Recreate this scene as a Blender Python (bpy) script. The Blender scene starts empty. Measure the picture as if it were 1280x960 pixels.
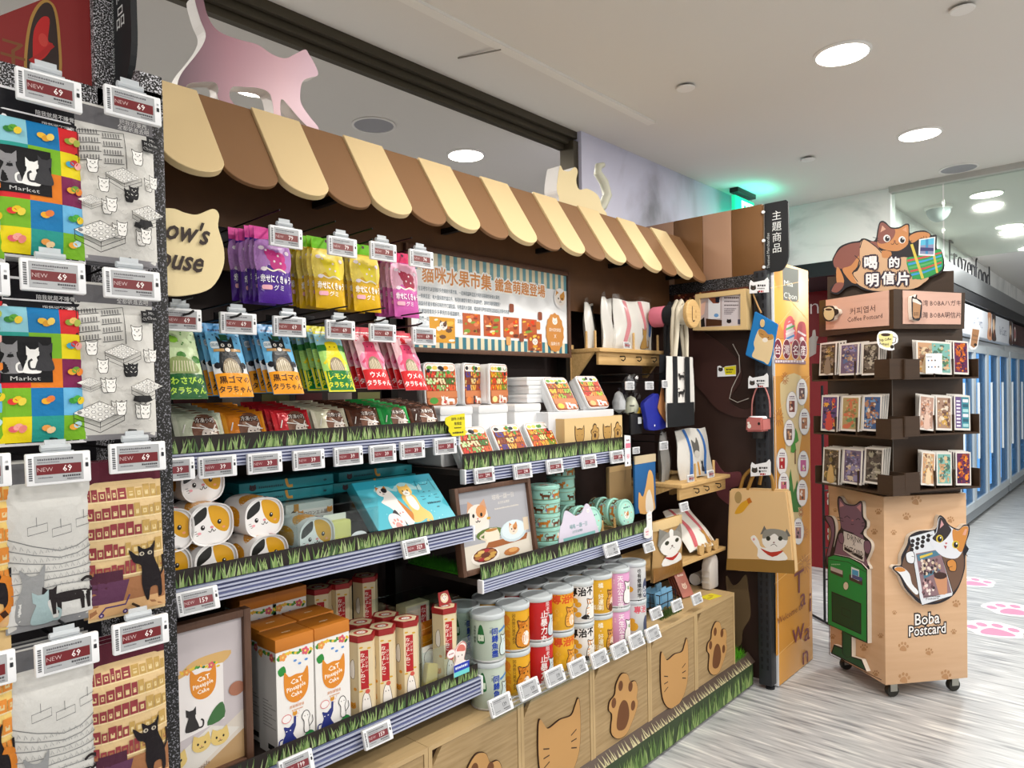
import bpy, bmesh, math, random
from mathutils import Vector, Matrix
from mathutils.geometry import tessellate_polygon
SC = bpy.context.scene
COL = SC.collection
rnd = random.Random(7)
PI = math.pi

# ---------------------------------------------------------------- camera
FPX, PCX, PCY, EYE = 887.0, 640.0, 504.0, 1.5
_dn = Vector((.0192, 1, .0164)).normalized()
_fx = Vector((805 / FPX, (474 - PCY) / FPX, 1.0))
_fx = (_fx - _dn * _fx.dot(_dn)).normalized()
_up = -_dn
_fy = _up.cross(_fx)
ROWS = (_fx, _fy, _up)                      # world axes in lens axes (right, down, forward)
cam = bpy.data.cameras.new('camera')
cam.sensor_fit = 'HORIZONTAL'; cam.sensor_width = 36.0
cam.lens = FPX / 1280 * 36.0
cam.shift_y = (PCY - 480) / 1280
cam.clip_start = .02; cam.clip_end = 200
cam_o = bpy.data.objects.new('camera', cam); COL.objects.link(cam_o)
def _col(i): return Vector([r[i] for r in ROWS])
_m = Matrix.Identity(4)
for k, c in enumerate((_col(0), -_col(1), -_col(2))):
    for r in range(3): _m[r][k] = c[r]
_m[2][3] = EYE
cam_o.matrix_world = _m
SC.camera = cam_o
def _ray(px, py):
    v = Vector(((px - PCX) / FPX, (py - PCY) / FPX, 1.0))
    return Vector([r.dot(v) for r in ROWS])
# a pixel of the photograph, set down at a known depth of the shop
def W(px, py, Y):
    r = _ray(px, py); return Vector((0, 0, EYE)) + r * (Y / r.y)
def WX(px, py, X):
    r = _ray(px, py); return Vector((0, 0, EYE)) + r * (X / r.x)
def WZ(px, py, Z):
    r = _ray(px, py); return Vector((0, 0, EYE)) + r * ((Z - EYE) / r.z)
def WP(px, py, o, n):
    r = _ray(px, py); e = Vector((0, 0, EYE)); return e + r * ((o - e).dot(n) / r.dot(n))
def bx(x0, y0, x1, y1, Y):
    ym, xm = (y0 + y1) / 2, (x0 + x1) / 2
    a, b, c, d = W(x0, ym, Y), W(x1, ym, Y), W(xm, y1, Y), W(xm, y0, Y)
    return (a.x + b.x) / 2, c.z, b.x - a.x, d.z - c.z      # centre x, base z, width, height

# ---------------------------------------------------------------- light, world, exposure
SC.view_settings.view_transform = 'Standard'; SC.view_settings.look = 'None'
SC.view_settings.gamma = 1.0; SC.view_settings.use_curve_mapping = False
SC.view_settings.exposure = 0.0
wd = bpy.data.worlds.new('hall'); SC.world = wd; wd.use_nodes = True
wd.node_tree.nodes['Background'].inputs[0].default_value = (1.0, .975, .95, 1)
wd.node_tree.nodes['Background'].inputs[1].default_value = .72
CEIL = 2.8
LAMP_W = 7.5
DOWNLIGHTS = [(x, y) for y in (.905, -.95, -2.8) for x in (-1.95, -.73, .5, 1.73, 2.958, 4.187) if (x, y) != (.5, .905)] + \
             [(x, 2.79) for x in (.28, 1.51, 2.736)] + [(x, 4.7) for x in (-1, .28, 1.51, 2.736)]  # rearmost row is added, unseen, to brighten the ceiling behind the track

# ---------------------------------------------------------------- materials
def s2l(c):
    if isinstance(c, str):
        c = tuple(int(c[i:i + 2], 16) / 255 for i in (0, 2, 4))
    return tuple((x / 12.92 if x <= .04045 else ((x + .055) / 1.055) ** 2.4) for x in c)
MATS = {}
def mat(name, col='808080', rough=.6, metal=0, trans=0, emit=None, estr=0, alpha=1, coat=0, ior=1.45, spec=.5):
    if name in MATS: return MATS[name]
    m = bpy.data.materials.new(name); m.use_nodes = True
    p = m.node_tree.nodes['Principled BSDF']
    p.inputs['Base Color'].default_value = (*s2l(col), 1)
    p.inputs['Roughness'].default_value = rough; p.inputs['Metallic'].default_value = metal
    p.inputs['Transmission Weight'].default_value = trans; p.inputs['IOR'].default_value = ior
    p.inputs['Alpha'].default_value = alpha; p.inputs['Coat Weight'].default_value = coat
    p.inputs['Specular IOR Level'].default_value = spec
    if emit: p.inputs['Emission Color'].default_value = (*s2l(emit), 1); p.inputs['Emission Strength'].default_value = estr
    MATS[name] = m
    return m
def nd(m, t, **kw):
    n = m.node_tree.nodes.new(t)
    for k, v in kw.items(): setattr(n, k, v)
    return n
def lk(m, a, b): m.node_tree.links.new(a, b)
def textured(name, kind, cols, scale=(1, 1, 1), rough=.6, bump=0, coords='Object', pos=None, detail=6, dist=0, nscale=5, coat=0, spec=.5):
    """noise or wave texture through a colour ramp"""
    m = mat(name, rough=rough, coat=coat, spec=spec); p = m.node_tree.nodes['Principled BSDF']
    tc = nd(m, 'ShaderNodeTexCoord'); mp = nd(m, 'ShaderNodeMapping'); mp.inputs['Scale'].default_value = scale
    lk(m, tc.outputs[coords], mp.inputs[0])
    if kind == 'noise':
        t = nd(m, 'ShaderNodeTexNoise'); t.inputs['Scale'].default_value = nscale; t.inputs['Detail'].default_value = detail; t.inputs['Distortion'].default_value = dist
    elif kind == 'wave':
        t = nd(m, 'ShaderNodeTexWave'); t.inputs['Scale'].default_value = nscale; t.inputs['Distortion'].default_value = dist; t.inputs['Detail'].default_value = detail
    else:
        t = nd(m, 'ShaderNodeTexVoronoi'); t.inputs['Scale'].default_value = nscale
    lk(m, mp.outputs[0], t.inputs['Vector'])
    fac = t.outputs['Distance'] if kind == 'voronoi' else t.outputs[0 if kind != 'wave' else 1]
    rp = nd(m, 'ShaderNodeValToRGB'); el = rp.color_ramp.elements
    pos = pos or [i / (len(cols) - 1) for i in range(len(cols))]
    while len(el) < len(cols): el.new(.5)
    for e, c, q in zip(el, cols, pos): e.position = q; e.color = (*s2l(c), 1)
    lk(m, fac, rp.inputs[0]); lk(m, rp.outputs[0], p.inputs['Base Color'])
    if bump:
        b = nd(m, 'ShaderNodeBump'); b.inputs['Strength'].default_value = bump; b.inputs['Distance'].default_value = .002
        lk(m, fac, b.inputs['Height']); lk(m, b.outputs[0], p.inputs['Normal'])
    return m
def printed(name, rough, coat=0, bump=0, bs=60, metal=0):
    """ink on a surface: the colour comes from the mesh's own Col attribute"""
    m = mat(name, rough=rough, coat=coat, metal=metal); p = m.node_tree.nodes['Principled BSDF']
    a = nd(m, 'ShaderNodeAttribute'); a.attribute_name = 'Col'; lk(m, a.outputs['Color'], p.inputs['Base Color'])
    if bump:
        tc = nd(m, 'ShaderNodeTexCoord'); t = nd(m, 'ShaderNodeTexNoise'); t.inputs['Scale'].default_value = bs; t.inputs['Detail'].default_value = 3
        b = nd(m, 'ShaderNodeBump'); b.inputs['Strength'].default_value = bump; b.inputs['Distance'].default_value = .004
        lk(m, tc.outputs['Object'], t.inputs['Vector']); lk(m, t.outputs[0], b.inputs['Height']); lk(m, b.outputs[0], p.inputs['Normal'])
    return m
INK = printed('printed_card', .55)
GLOSS = printed('printed_gloss', .28)
FILM = printed('printed_film', .3, coat=.06, bump=.5, bs=45); FILM.node_tree.nodes['Principled BSDF'].inputs['Specular IOR Level'].default_value = .3
FOIL = printed('printed_foil', .22, bump=.8, bs=40, metal=.12)
PLASTIC_BAG = printed('printed_laminated_bag', .5, bump=.35, bs=70); PLASTIC_BAG.node_tree.nodes['Principled BSDF'].inputs['Specular IOR Level'].default_value = .25
ENAMEL = printed('printed_tin', .45); ENAMEL.node_tree.nodes['Principled BSDF'].inputs['Specular IOR Level'].default_value = .25
CLOTHP = printed('printed_cloth', .9)
WHITE = mat('white_plastic', 'eef0f4', .4)
BLACK = mat('black_plastic', '14141a', .5)
DARKM = mat('dark_metal', '2a2826', .45, .6)
CLEAR = mat('clear_plastic', 'f2f6fa', .08, trans=1, ior=1.3)
def glassy(name, tint, op, rough=.05):
    m = bpy.data.materials.new(name); m.use_nodes = True; t = m.node_tree; t.nodes.clear()
    o = nd(m, 'ShaderNodeOutputMaterial'); mx = nd(m, 'ShaderNodeMixShader'); tr = nd(m, 'ShaderNodeBsdfTransparent'); g = nd(m, 'ShaderNodeBsdfGlossy')
    tr.inputs[0].default_value = (*s2l(tint), 1); g.inputs['Roughness'].default_value = rough; mx.inputs[0].default_value = op
    lk(m, tr.outputs[0], mx.inputs[1]); lk(m, g.outputs[0], mx.inputs[2]); lk(m, mx.outputs[0], o.inputs[0]); MATS[name] = m
    return m
ACRYL = glassy('acrylic_sheet', 'f4fafa', .07)
POLYBAG = glassy('clear_poly_bag', 'f8f8f8', .08, .2)
GLASS = glassy('glass_pane', 'eef6f1', .10)
CREAM = mat('cream_board', 'dcc394', .6)
BROWND = textured('dark_brown_laminate', 'noise', ['4c301a', '5e3e22', '523520'], (1, 6, 1), .55, nscale=8)
PLYEDGE = textured('ply_edge', 'wave', ['8a7450', 'c0a878'], (1, 1, 1), .7, nscale=60)
OAK = textured('oak_laminate', 'noise', ['8c7150', 'b29870', '9c8259', 'baa27c'], (1.2, 1.2, 22), .5, .06, nscale=5, detail=8)
OAKV = textured('oak_laminate_top', 'noise', ['a58a62', 'bfa478', 'ad9168'], (1.2, 22, 1.2), .5, .04, nscale=5, detail=8)
PINE = textured('pine_wood', 'noise', ['b98f52', 'd6b27a', 'c6a066', 'dcbc86'], (1.5, 24, 24), .55, .05, nscale=4, detail=6)
PINEL = mat('pale_maple', 'd9bb86', .6)
WALNUT = textured('walnut_frame', 'noise', ['3f291b', '5d4030', '4c3323'], (20, 20, 2), .55, .05, nscale=5)
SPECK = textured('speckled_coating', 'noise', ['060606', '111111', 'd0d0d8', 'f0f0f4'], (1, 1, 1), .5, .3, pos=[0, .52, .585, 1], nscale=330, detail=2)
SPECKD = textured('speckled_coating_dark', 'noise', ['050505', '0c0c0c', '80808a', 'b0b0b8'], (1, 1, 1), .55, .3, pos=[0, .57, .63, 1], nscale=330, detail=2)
SKIN = None

# ---------------------------------------------------------------- meshes
def finish(o, parent):
    COL.objects.link(o)
    if parent: o.parent = parent
    return o
class MB:
    def slab(s, P, d):
        n = len(P); P = [Vector(p) for p in P]
        return s.add(P + [p + d for p in P], [tuple(range(n)), tuple(range(2 * n - 1, n - 1, -1))] + [(i, i + n, (i + 1) % n + n, (i + 1) % n) for i in range(n)])
    def __init__(s): s.v = []; s.f = []
    def add(s, vs, fs):
        n = len(s.v); s.v += [tuple(v) for v in vs]; s.f += [tuple(i + n for i in f) for f in fs]; return s
    def box(s, x0, y0, z0, x1, y1, z1, m=None):
        vs = [Vector(p) for p in ((x0, y0, z0), (x1, y0, z0), (x1, y1, z0), (x0, y1, z0), (x0, y0, z1), (x1, y0, z1), (x1, y1, z1), (x0, y1, z1))]
        if m: vs = [m @ v for v in vs]
        return s.add(vs, [(0, 3, 2, 1), (4, 5, 6, 7), (0, 1, 5, 4), (1, 2, 6, 5), (2, 3, 7, 6), (3, 0, 4, 7)])
    def prism(s, pts, y0, y1, m=None):
        """outline in x,z pushed from y0 (front) to y1"""
        n = len(pts)
        ar = sum(pts[i][0] * pts[(i + 1) % n][1] - pts[(i + 1) % n][0] * pts[i][1] for i in range(n))
        if ar < 0: pts = pts[::-1]
        vs = [Vector((p[0], y0, p[1])) for p in pts] + [Vector((p[0], y1, p[1])) for p in pts]
        if m: vs = [m @ v for v in vs]
        fs = [tuple(range(n)), tuple(range(2 * n - 1, n - 1, -1))] + [(i, i + n, (i + 1) % n + n, (i + 1) % n) for i in range(n)]
        return s.add(vs, fs)
    def lathe(s, prof, n=24, m=None, cap=True):
        """(radius, z) profile round the z axis"""
        vs = []; fs = []
        for r, z in prof:
            for k in range(n): vs.append(Vector((r * math.cos(2 * PI * k / n), r * math.sin(2 * PI * k / n), z)))
        for j in range(len(prof) - 1):
            for k in range(n):
                a, b = j * n + k, j * n + (k + 1) % n; fs.append((a, b, b + n, a + n))
        if cap: fs += [tuple(range(n - 1, -1, -1)), tuple(range((len(prof) - 1) * n, len(prof) * n))]
        if m: vs = [m @ v for v in vs]
        return s.add(vs, fs)
    def tube(s, path, r, n=8, closed=False):
        P = [Vector(p) for p in path]; L = len(P); vs = []; fs = []; pu = None
        for i in range(L):
            a, b = P[(i - 1) % L if closed else max(i - 1, 0)], P[(i + 1) % L if closed else min(i + 1, L - 1)]
            t = (b - a).normalized()
            u = (pu - t * pu.dot(t)) if pu else t.orthogonal()
            u.normalize(); pu = u; w = t.cross(u)
            rr = r[i] if isinstance(r, (list, tuple)) else r
            for k in range(n): vs.append(P[i] + (u * math.cos(2 * PI * k / n) + w * math.sin(2 * PI * k / n)) * rr)
        for i in range(L if closed else L - 1):
            for k in range(n):
                a, b = i * n + k, i * n + (k + 1) % n; c, d = (b + n) % (L * n), (a + n) % (L * n); fs.append((a, b, c, d))
        if not closed: fs += [tuple(range(n - 1, -1, -1)), tuple(range((L - 1) * n, L * n))]
        return s.add(vs, fs)
    def grid(s, fn, nu, nv):
        vs = [fn(i / nu, j / nv) for j in range(nv + 1) for i in range(nu + 1)]
        fs = [(j * (nu + 1) + i, j * (nu + 1) + i + 1, (j + 1) * (nu + 1) + i + 1, (j + 1) * (nu + 1) + i) for j in range(nv) for i in range(nu)]
        return s.add(vs, fs)
    def obj(s, name, m, parent=None, bevel=0, seg=2, smooth=None):
        me = bpy.data.meshes.new(name); me.from_pydata(s.v, [], s.f)
        if bevel:
            b = bmesh.new(); b.from_mesh(me)
            bmesh.ops.bevel(b, geom=[e for e in b.edges if len(e.link_faces) == 2 and e.calc_face_angle(0) > .5], offset=bevel, segments=seg, affect='EDGES', profile=.5, clamp_overlap=True)
            b.to_mesh(me); b.free()
        if smooth or bevel:
            me.polygons.foreach_set('use_smooth', [True] * len(me.polygons)); me.set_sharp_from_angle(angle=math.radians(smooth or 35))
        me.materials.append(m); me.update()
        return finish(bpy.data.objects.new(name, me), parent)
def box(name, m, x0, y0, z0, x1, y1, z1, parent=None, bevel=0):
    return MB().box(x0, y0, z0, x1, y1, z1).obj(name, m, parent, bevel)
def tag(o, label=None, cat=None, group=None, kind=None):
    for k, v in (('label', label), ('category', cat), ('group', group), ('kind', kind)):
        if v: o[k] = v
    return o
def thing(name, label, cat, loc=(0, 0, 0), rz=0, group=None, rx=0):
    o = bpy.data.objects.new(name, None); o.empty_display_size = .02; COL.objects.link(o)
    o.location = loc; o.rotation_euler = (rx, 0, rz)
    return tag(o, label, cat, group)
def dup(root, loc, rz=None, label=None, group=None, rx=None):
    r = root.copy(); COL.objects.link(r); r.location = loc
    if rz is not None: r.rotation_euler.z = rz
    if rx is not None: r.rotation_euler.x = rx
    if label: r['label'] = label
    if group: r['group'] = group
    for c in list(root.children):
        d = c.copy(); COL.objects.link(d); d.parent = r
        for g in list(c.children):
            e = g.copy(); COL.objects.link(e); e.parent = d
    return r
def struct(o): o['kind'] = 'structure'; return o
def smooth(pts, n=5, closed=True):
    L = len(pts); out = []
    for i in range(L if closed else L - 1):
        p = [pts[(i + k) % L] if closed else pts[min(max(i + k, 0), L - 1)] for k in (-1, 0, 1, 2)]
        for j in range(n):
            t = j / n
            out.append(tuple(.5 * (2 * p[1][a] + (p[2][a] - p[0][a]) * t + (2 * p[0][a] - 5 * p[1][a] + 4 * p[2][a] - p[3][a]) * t * t + (3 * p[1][a] - p[0][a] - 3 * p[2][a] + p[3][a]) * t ** 3) for a in (0, 1)))
    if not closed: out.append(tuple(pts[-1]))
    return out
def ellp(cx, cy, rx, ry, n=20, rot=0, a0=0, a1=2 * PI):
    full = abs(a1 - a0 - 2 * PI) < 1e-6; k = n if full else n + 1; c, s = math.cos(rot), math.sin(rot); out = []
    for i in range(k):
        a = a0 + (a1 - a0) * i / n; x, y = rx * math.cos(a), ry * math.sin(a); out.append((cx + x * c - y * s, cy + x * s + y * c))
    return out
def rrect(x0, y0, x1, y1, r, n=4):
    out = []
    for cx, cy, a in ((x1 - r, y1 - r, 0), (x0 + r, y1 - r, PI / 2), (x0 + r, y0 + r, PI), (x1 - r, y0 + r, 1.5 * PI)):
        out += [(cx + r * math.cos(a + PI / 2 * i / n), cy + r * math.sin(a + PI / 2 * i / n)) for i in range(n + 1)]
    return out

# ---------------------------------------------------------------- flat print: coloured polygons laid on a face, layer upon layer
_TXT = {}
def glyphs(s, off, res, sh=0):
    k = (s, off, res, sh)
    if k not in _TXT:
        c = bpy.data.curves.new('t', 'FONT'); c.body = s; c.resolution_u = res; c.offset = off; c.shear = sh
        o = bpy.data.objects.new('t', c); m = o.to_mesh(); vs = [(v.co.x, v.co.y) for v in m.vertices]; fs = [tuple(p.vertices) for p in m.polygons]
        o.to_mesh_clear(); bpy.data.objects.remove(o); bpy.data.curves.remove(c)
        _TXT[k] = (vs, fs, min(v[0] for v in vs) if vs else 0, max(v[0] for v in vs) if vs else 0)
    return _TXT[k]
class Art:
    def __init__(s): s.sh = []; s.n = 0; s.T = (1, 0, 0, 1, 0, 0)
    def t(s, p):
        a, b, c, d, e, f = s.T; return (a * p[0] + c * p[1] + e, b * p[0] + d * p[1] + f)
    def at(s, x, y, k=1, rot=0, kx=1):
        """the same print seen through a shifted, scaled, turned frame"""
        o = Art.__new__(Art); o.root = getattr(s, 'root', s); o.sh = s.sh
        c, n = math.cos(rot) * k, math.sin(rot) * k; a, b, cc, d, e, f = s.T; X, Y = s.t((x, y))
        m = (c * kx, n * kx, -n, c)
        o.T = (a * m[0] + cc * m[1], b * m[0] + d * m[1], a * m[2] + cc * m[3], b * m[2] + d * m[3], X, Y)
        return o
    def up(s):
        r = getattr(s, 'root', s); r.n += 1; return r.n
    def put(s, vs, fs, col, same=False):
        r = getattr(s, 'root', s); l = r.n if same else s.up()
        r.sh.append((l, [s.t(v) for v in vs], fs, col)); return s
    def poly(s, pts, col, same=False):
        if len(pts) == 4 or len(pts) == 3: return s.put(pts, [tuple(range(len(pts)))], col, same)
        return s.put(pts, [tuple(t) for t in tessellate_polygon([[Vector((*p, 0)) for p in pts]])], col, same)
    def rect(s, x0, y0, x1, y1, col, same=False): return s.put([(x0, y0), (x1, y0), (x1, y1), (x0, y1)], [(0, 1, 2, 3)], col, same)
    def rr(s, x0, y0, x1, y1, r, col, same=False):
        p = rrect(x0, y0, x1, y1, r); return s.put(p, [tuple(range(len(p)))], col, same)
    def ell(s, cx, cy, rx, ry, col, n=16, rot=0, a0=0, a1=2 * PI, same=False):
        p = ellp(cx, cy, rx, ry, n, rot, a0, a1); return s.put(p, [tuple(range(len(p)))], col, same)
    def line(s, pts, w, col, closed=False, same=False):
        L = len(pts); vs = []; fs = []
        for i in range(L):
            a, b = pts[(i - 1) % L if closed else max(i - 1, 0)], pts[(i + 1) % L if closed else min(i + 1, L - 1)]
            dx, dy = b[0] - a[0], b[1] - a[1]; q = math.hypot(dx, dy) or 1; nx, ny = -dy / q * w / 2, dx / q * w / 2
            vs += [(pts[i][0] + nx, pts[i][1] + ny), (pts[i][0] - nx, pts[i][1] - ny)]
        for i in range(L if closed else L - 1):
            j = (i + 1) % L; fs.append((2 * i, 2 * i + 1, 2 * j + 1, 2 * j))
        return s.put(vs, fs, col, same)
    def blob(s, pts, fill, edge, w, n=5):
        p = smooth(pts, n) if n else pts; s.poly(p, fill); return s.line(p, w, edge, True)
    def text(s, x, y, t, size, col, al='c', bold=.0, sx=1, rot=0, out=None, ow=.09, res=2, vert=False, gap=1.0, sh=0):
        if vert:
            for i, ch in enumerate(t): s.text(x, y - i * size * gap, ch, size, col, 'c', bold, sx, rot, out, ow, res)
            return s
        if any(ord(ch) > 0x2e00 for ch in t):                     # dense characters: thicken by small shifts, not by offsetting outlines
            vs, fs, a0, b0 = glyphs(t, 0, res, sh); ox = {'c': -(a0 + b0) / 2, 'l': -a0, 'r': -b0}[al]; q = s.at(x, y, size, rot, sx)
            def ring(r, n): return [(r * math.cos(2 * PI * i / n), r * math.sin(2 * PI * i / n)) for i in range(n)]
            sets = ([(out, ring(ow + bold * .6, 8))] if out else []) + [(col, ring(bold * .7, 4) if bold > .022 else [(0, 0)])]
            for c, sf in sets:
                for i, (dx, dy) in enumerate(sf): q.put([(v[0] + ox + dx, v[1] + dy) for v in vs], fs, c, i > 0)
            return s
        for off, c in (((bold + ow, out),) if out else ()) + ((bold, col),):
            vs, fs, a, b = glyphs(t, off, res, sh)
            _, _, a0, b0 = glyphs(t, bold, res, sh)
            ox = {'c': -(a0 + b0) / 2, 'l': -a0, 'r': -b0}[al]; q = s.at(x, y, size, rot, sx)
            q.put([(v[0] + ox, v[1]) for v in vs], fs, c)
        return s
    def obj(s, name, parent, m=None, fn=None, y=0.0, eps=2.5e-5, maxlen=0):
        """fn(u, v, h) places a print point; the default is a face looking along -y"""
        fn = fn or (lambda u, v, h: (u, y - h, v))
        me = bpy.data.meshes.new(name); V = []; F = []; C = []
        hz, last = 0.0, None
        for l, vs, fs, col in s.sh:
            hz += eps if l != last else 2e-6                        # no two shapes share a height
            last = l
            fs = [tuple(f) for f in fs]
            if maxlen:
                vs = list(vs); out = []; st = [t for f in fs for t in ((f[0], f[i], f[i + 1]) for i in range(1, len(f) - 1))]
                mid = {}
                while st:
                    t = st.pop(); ls = [((vs[t[i]][0] - vs[t[(i + 1) % 3]][0]) ** 2 + (vs[t[i]][1] - vs[t[(i + 1) % 3]][1]) ** 2, i) for i in range(3)]
                    q, i = max(ls)
                    if q <= maxlen * maxlen: out.append(t); continue
                    a, b, c = t[i], t[(i + 1) % 3], t[(i + 2) % 3]; k = (min(a, b), max(a, b))
                    if k not in mid: vs.append(((vs[a][0] + vs[b][0]) / 2, (vs[a][1] + vs[b][1]) / 2)); mid[k] = len(vs) - 1
                    st += [(a, mid[k], c), (mid[k], b, c)]
                fs = out
            n = len(V); h = hz
            V += [fn(p[0], p[1], h) for p in vs]; c = (*s2l(col), 1.0)
            for f in fs:
                F.append(tuple(i + n for i in f)); C += [c] * len(f)
        me.from_pydata(V, [], F)
        at = me.color_attributes.new('Col', 'FLOAT_COLOR', 'CORNER')
        at.data.foreach_set('color', [x for c in C for x in c])
        me.materials.append(m or INK); me.update()
        return finish(bpy.data.objects.new(name, me), parent)

# motifs that several prints share
def catface(A, x, y, r, col, ear=None, patch=None, line='201510', mouth=True, eye='15100c', wide=1.12, white=None):
    q = A.at(x, y, r)
    for s in (-1, 1):
        q.poly([(s * .95 * wide, .35), (s * .78 * wide, 1.22), (s * .2, .78)], ear or col)
    q.ell(0, 0, wide, .9, col, 18)
    if patch: q.ell(.42, .32, .55, .5, patch, 12)
    if white: q.ell(0, -.38, .62, .5, white, 12)
    for s in (-1, 1): q.ell(s * .42, .08, .13, .16, eye, 8, same=s > 0)
    q.ell(0, -.18, .1, .07, 'd07a80', 6)
    if mouth: q.line(smooth([(-.25, -.36), (-.1, -.44), (0, -.3), (.1, -.44), (.25, -.36)], 3, False), .07, line)
def catsit(A, x, y, h, col, flip=1, tailc=None):
    """a small seated cat seen from behind"""
    q = A.at(x, y, h, kx=flip)
    q.line(smooth([(.18, .06), (.42, .05), (.46, .28), (.36, .38)], 4, False), .07, tailc or col)
    q.poly(smooth([(-.26, 0), (-.28, .25), (-.17, .55), (-.17, .68), (.1, .68), (.14, .5), (.25, .2), (.24, 0)], 4), col)
    q.poly([(-.25, .66), (-.27, .98), (-.12, .87), (.04, .87), (.16, 1.0), (.16, .66), (.05, .58), (-.14, .58)], col)
def catwalk(A, x, y, w, col, flip=1, tail=True):
    q = A.at(x, y, w, kx=flip)
    q.poly(smooth([(-.42, .34), (-.3, .42), (.1, .44), (.3, .4), (.33, .28), (.1, .22), (-.2, .22), (-.4, .2)], 4), col)
    for a in (-.38, -.26, .18, .28): q.poly([(a - .04, .3), (a + .06, .3), (a + .045 - .03, 0), (a - .045, 0)], col, same=a > -.38)
    q.poly([(.24, .36), (.22, .6), (.3, .54), (.4, .55), (.48, .62), (.5, .42), (.42, .33), (.3, .32)], col)
    if tail: q.line(smooth([(-.38, .35), (-.52, .42), (-.5, .58), (-.36, .66), (-.24, .6)], 4, False), .06, col)
def paw(A, x, y, r, col, pad=None, rot=0):
    q = A.at(x, y, r, rot)
    q.poly(smooth([(-.55, -.5), (-.2, -.62), (.2, -.62), (.55, -.5), (.42, -.05), (0, .28), (-.42, -.05)], 4), col)
    for a, b in ((-.68, .22), (-.26, .62), (.26, .62), (.68, .22)): q.ell(a, b, .19, .27, col, 10, same=True)
def photo(A, x0, y0, x1, y1, pal, n=14, seed=1, bg=None, vert=.8):
    """a small colour picture: a ground with soft patches, all inside its frame"""
    g = random.Random(seed); A.rect(x0, y0, x1, y1, bg or pal[0]); w, h = x1 - x0, y1 - y0
    for i in range(n):
        rx, ry = w * g.uniform(.05, .2), h * g.uniform(.04, .14) * vert
        A.ell(g.uniform(x0 + rx, x1 - rx), g.uniform(y0 + ry, y1 - ry), rx, ry, g.choice(pal[1:]), 7, g.uniform(0, 0.2))
def greek(A, x0, y, w, h, col, seed=1, al='l'):
    """a line of print too small to read"""
    g = random.Random(seed); x = x0; first = True
    while x < x0 + w:
        q = h * g.uniform(.6, 1.0); A.rect(x, y, min(x + q, x0 + w), y + h * g.uniform(.75, 1), col, not first); x += q + h * .22; first = False
# ================================================================= the setting
FLOORM = textured('grey_vinyl_floor', 'noise', ['86888c', 'b0b2b5', 'bcbdbf', 'e0e0de'], (7, .62, 1), .34, .03, coords='Object', nscale=6, detail=7, pos=[.34, .46, .56, .68])
CEILM = textured('ceiling_paint', 'noise', ['d8d5cf', 'dedbd5'], (1, 1, 1), .9, nscale=.7)
MARBLE = textured('marble_veneer', 'noise', ['a2a4a2', 'd6d8d6', 'ececea', 'f4f4f2'], (1, 1, 1), .35, nscale=.9, detail=9, dist=2.2, pos=[.3, .43, .5, .8])
MARBLEB = textured('marble_cool', 'noise', ['7d7c88', 'b4b4c8', 'c9cae0', 'd2d2e6'], (1, 1, .6), .35, nscale=.9, detail=7, dist=2.0, pos=[.3, .4, .48, .8])
struct(box('floor', FLOORM, -5, -6, -.06, 17, 8, 0))
ce = struct(box('ceiling', CEILM, -5, -6, CEIL, 17, 8, CEIL + .1))
struct(box('wall_back', mat('wall_paint', 'c9c7c3', .9), -5, 7.9, 0, 17, 8.0, CEIL))
struct(box('wall_left', MATS['wall_paint'], -5.1, -6, 0, -5, 8, CEIL))
struct(box('wall_far', MATS['wall_paint'], 16.9, -6, 0, 17, 8, CEIL))
struct(box('wall_marble', MARBLEB, 2.9, 2.13, 1.9, 5.32, 2.2, CEIL))
struct(box('wall_soffit', MARBLE, 5.2, 1.30, 2.372, 5.32, 2.13, CEIL))
struct(box('wall_fascia', MARBLE, 5.321, 1.42, 2.56, 16.5, 1.5, CEIL))
RED = mat('red_wall_paint', '740c16', .5)
rw = struct(box('wall_red', RED, 6.0, 1.5, 0, 6.1, 2.6, 2.36))
A = Art(); A.text(0, 0, "Mia C'bon", .19, 'e8dcdc', 'r', -.012)
A.obj('wall_lettering', rw, INK, lambda u, v, h: (6.0 - h - .002, 2.04 - u, 2.09 + v))
struct(box('trim_soffit', mat('black_laminate', '191a1e', .45), 5.19, 1.52, 2.27, 5.99, 2.2, 2.37))
struct(box('trim_ledge', MATS['black_laminate'], 5.33, 1.36, 2.30, 16.4, 2.1, 2.41))
struct(box('trim_ledge_edge', mat('satin_steel', '9a9c9e', .35, .8), 5.33, 1.35, 2.41, 16.4, 1.44, 2.57))
m = MB()
for y0, y1, z in ((2.155, 2.172, 2.765), (2.178, 2.20, 2.74), (2.206, 2.235, 2.715)): m.box(-3, y0, z, 2.93, y1, CEIL)
struct(m.obj('trim_track', mat('bronze_track', '4a4438', .4, .5), None))
m = MB().box(2.86, 2.15, 0, 2.90, 2.235, 2.75).box(2.90, 2.17, 0, 2.925, 2.235, 2.75)
struct(m.obj('trim_post', MATS['bronze_track']))
struct(box('trim_ceiling_band', mat('ceiling_band', 'e4e2dc', .8), -3, 1.795, CEIL - .012, 3.05, 1.835, CEIL))
struct(MB().tube([(1.98, 1.82, CEIL - .014), (1.93, 2.0, CEIL - .004)], .003, 6).obj('trim_ceiling_joint', mat('grey_joint', '8c8880', .8)))
struct(box('trim_beam', mat('beam_paint', 'b9b7b2', .8), 5.16, -6, CEIL - .035, 5.24, 1.30, CEIL))
gl = struct(MB().box(5.195, -6, 2.28, 5.205, .99, CEIL - .03).obj('window_1', GLASS))
gl2 = struct(MB().box(5.195, 1.0, 2.28, 5.205, 1.29, CEIL - .03).obj('window_2', GLASS))

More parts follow.
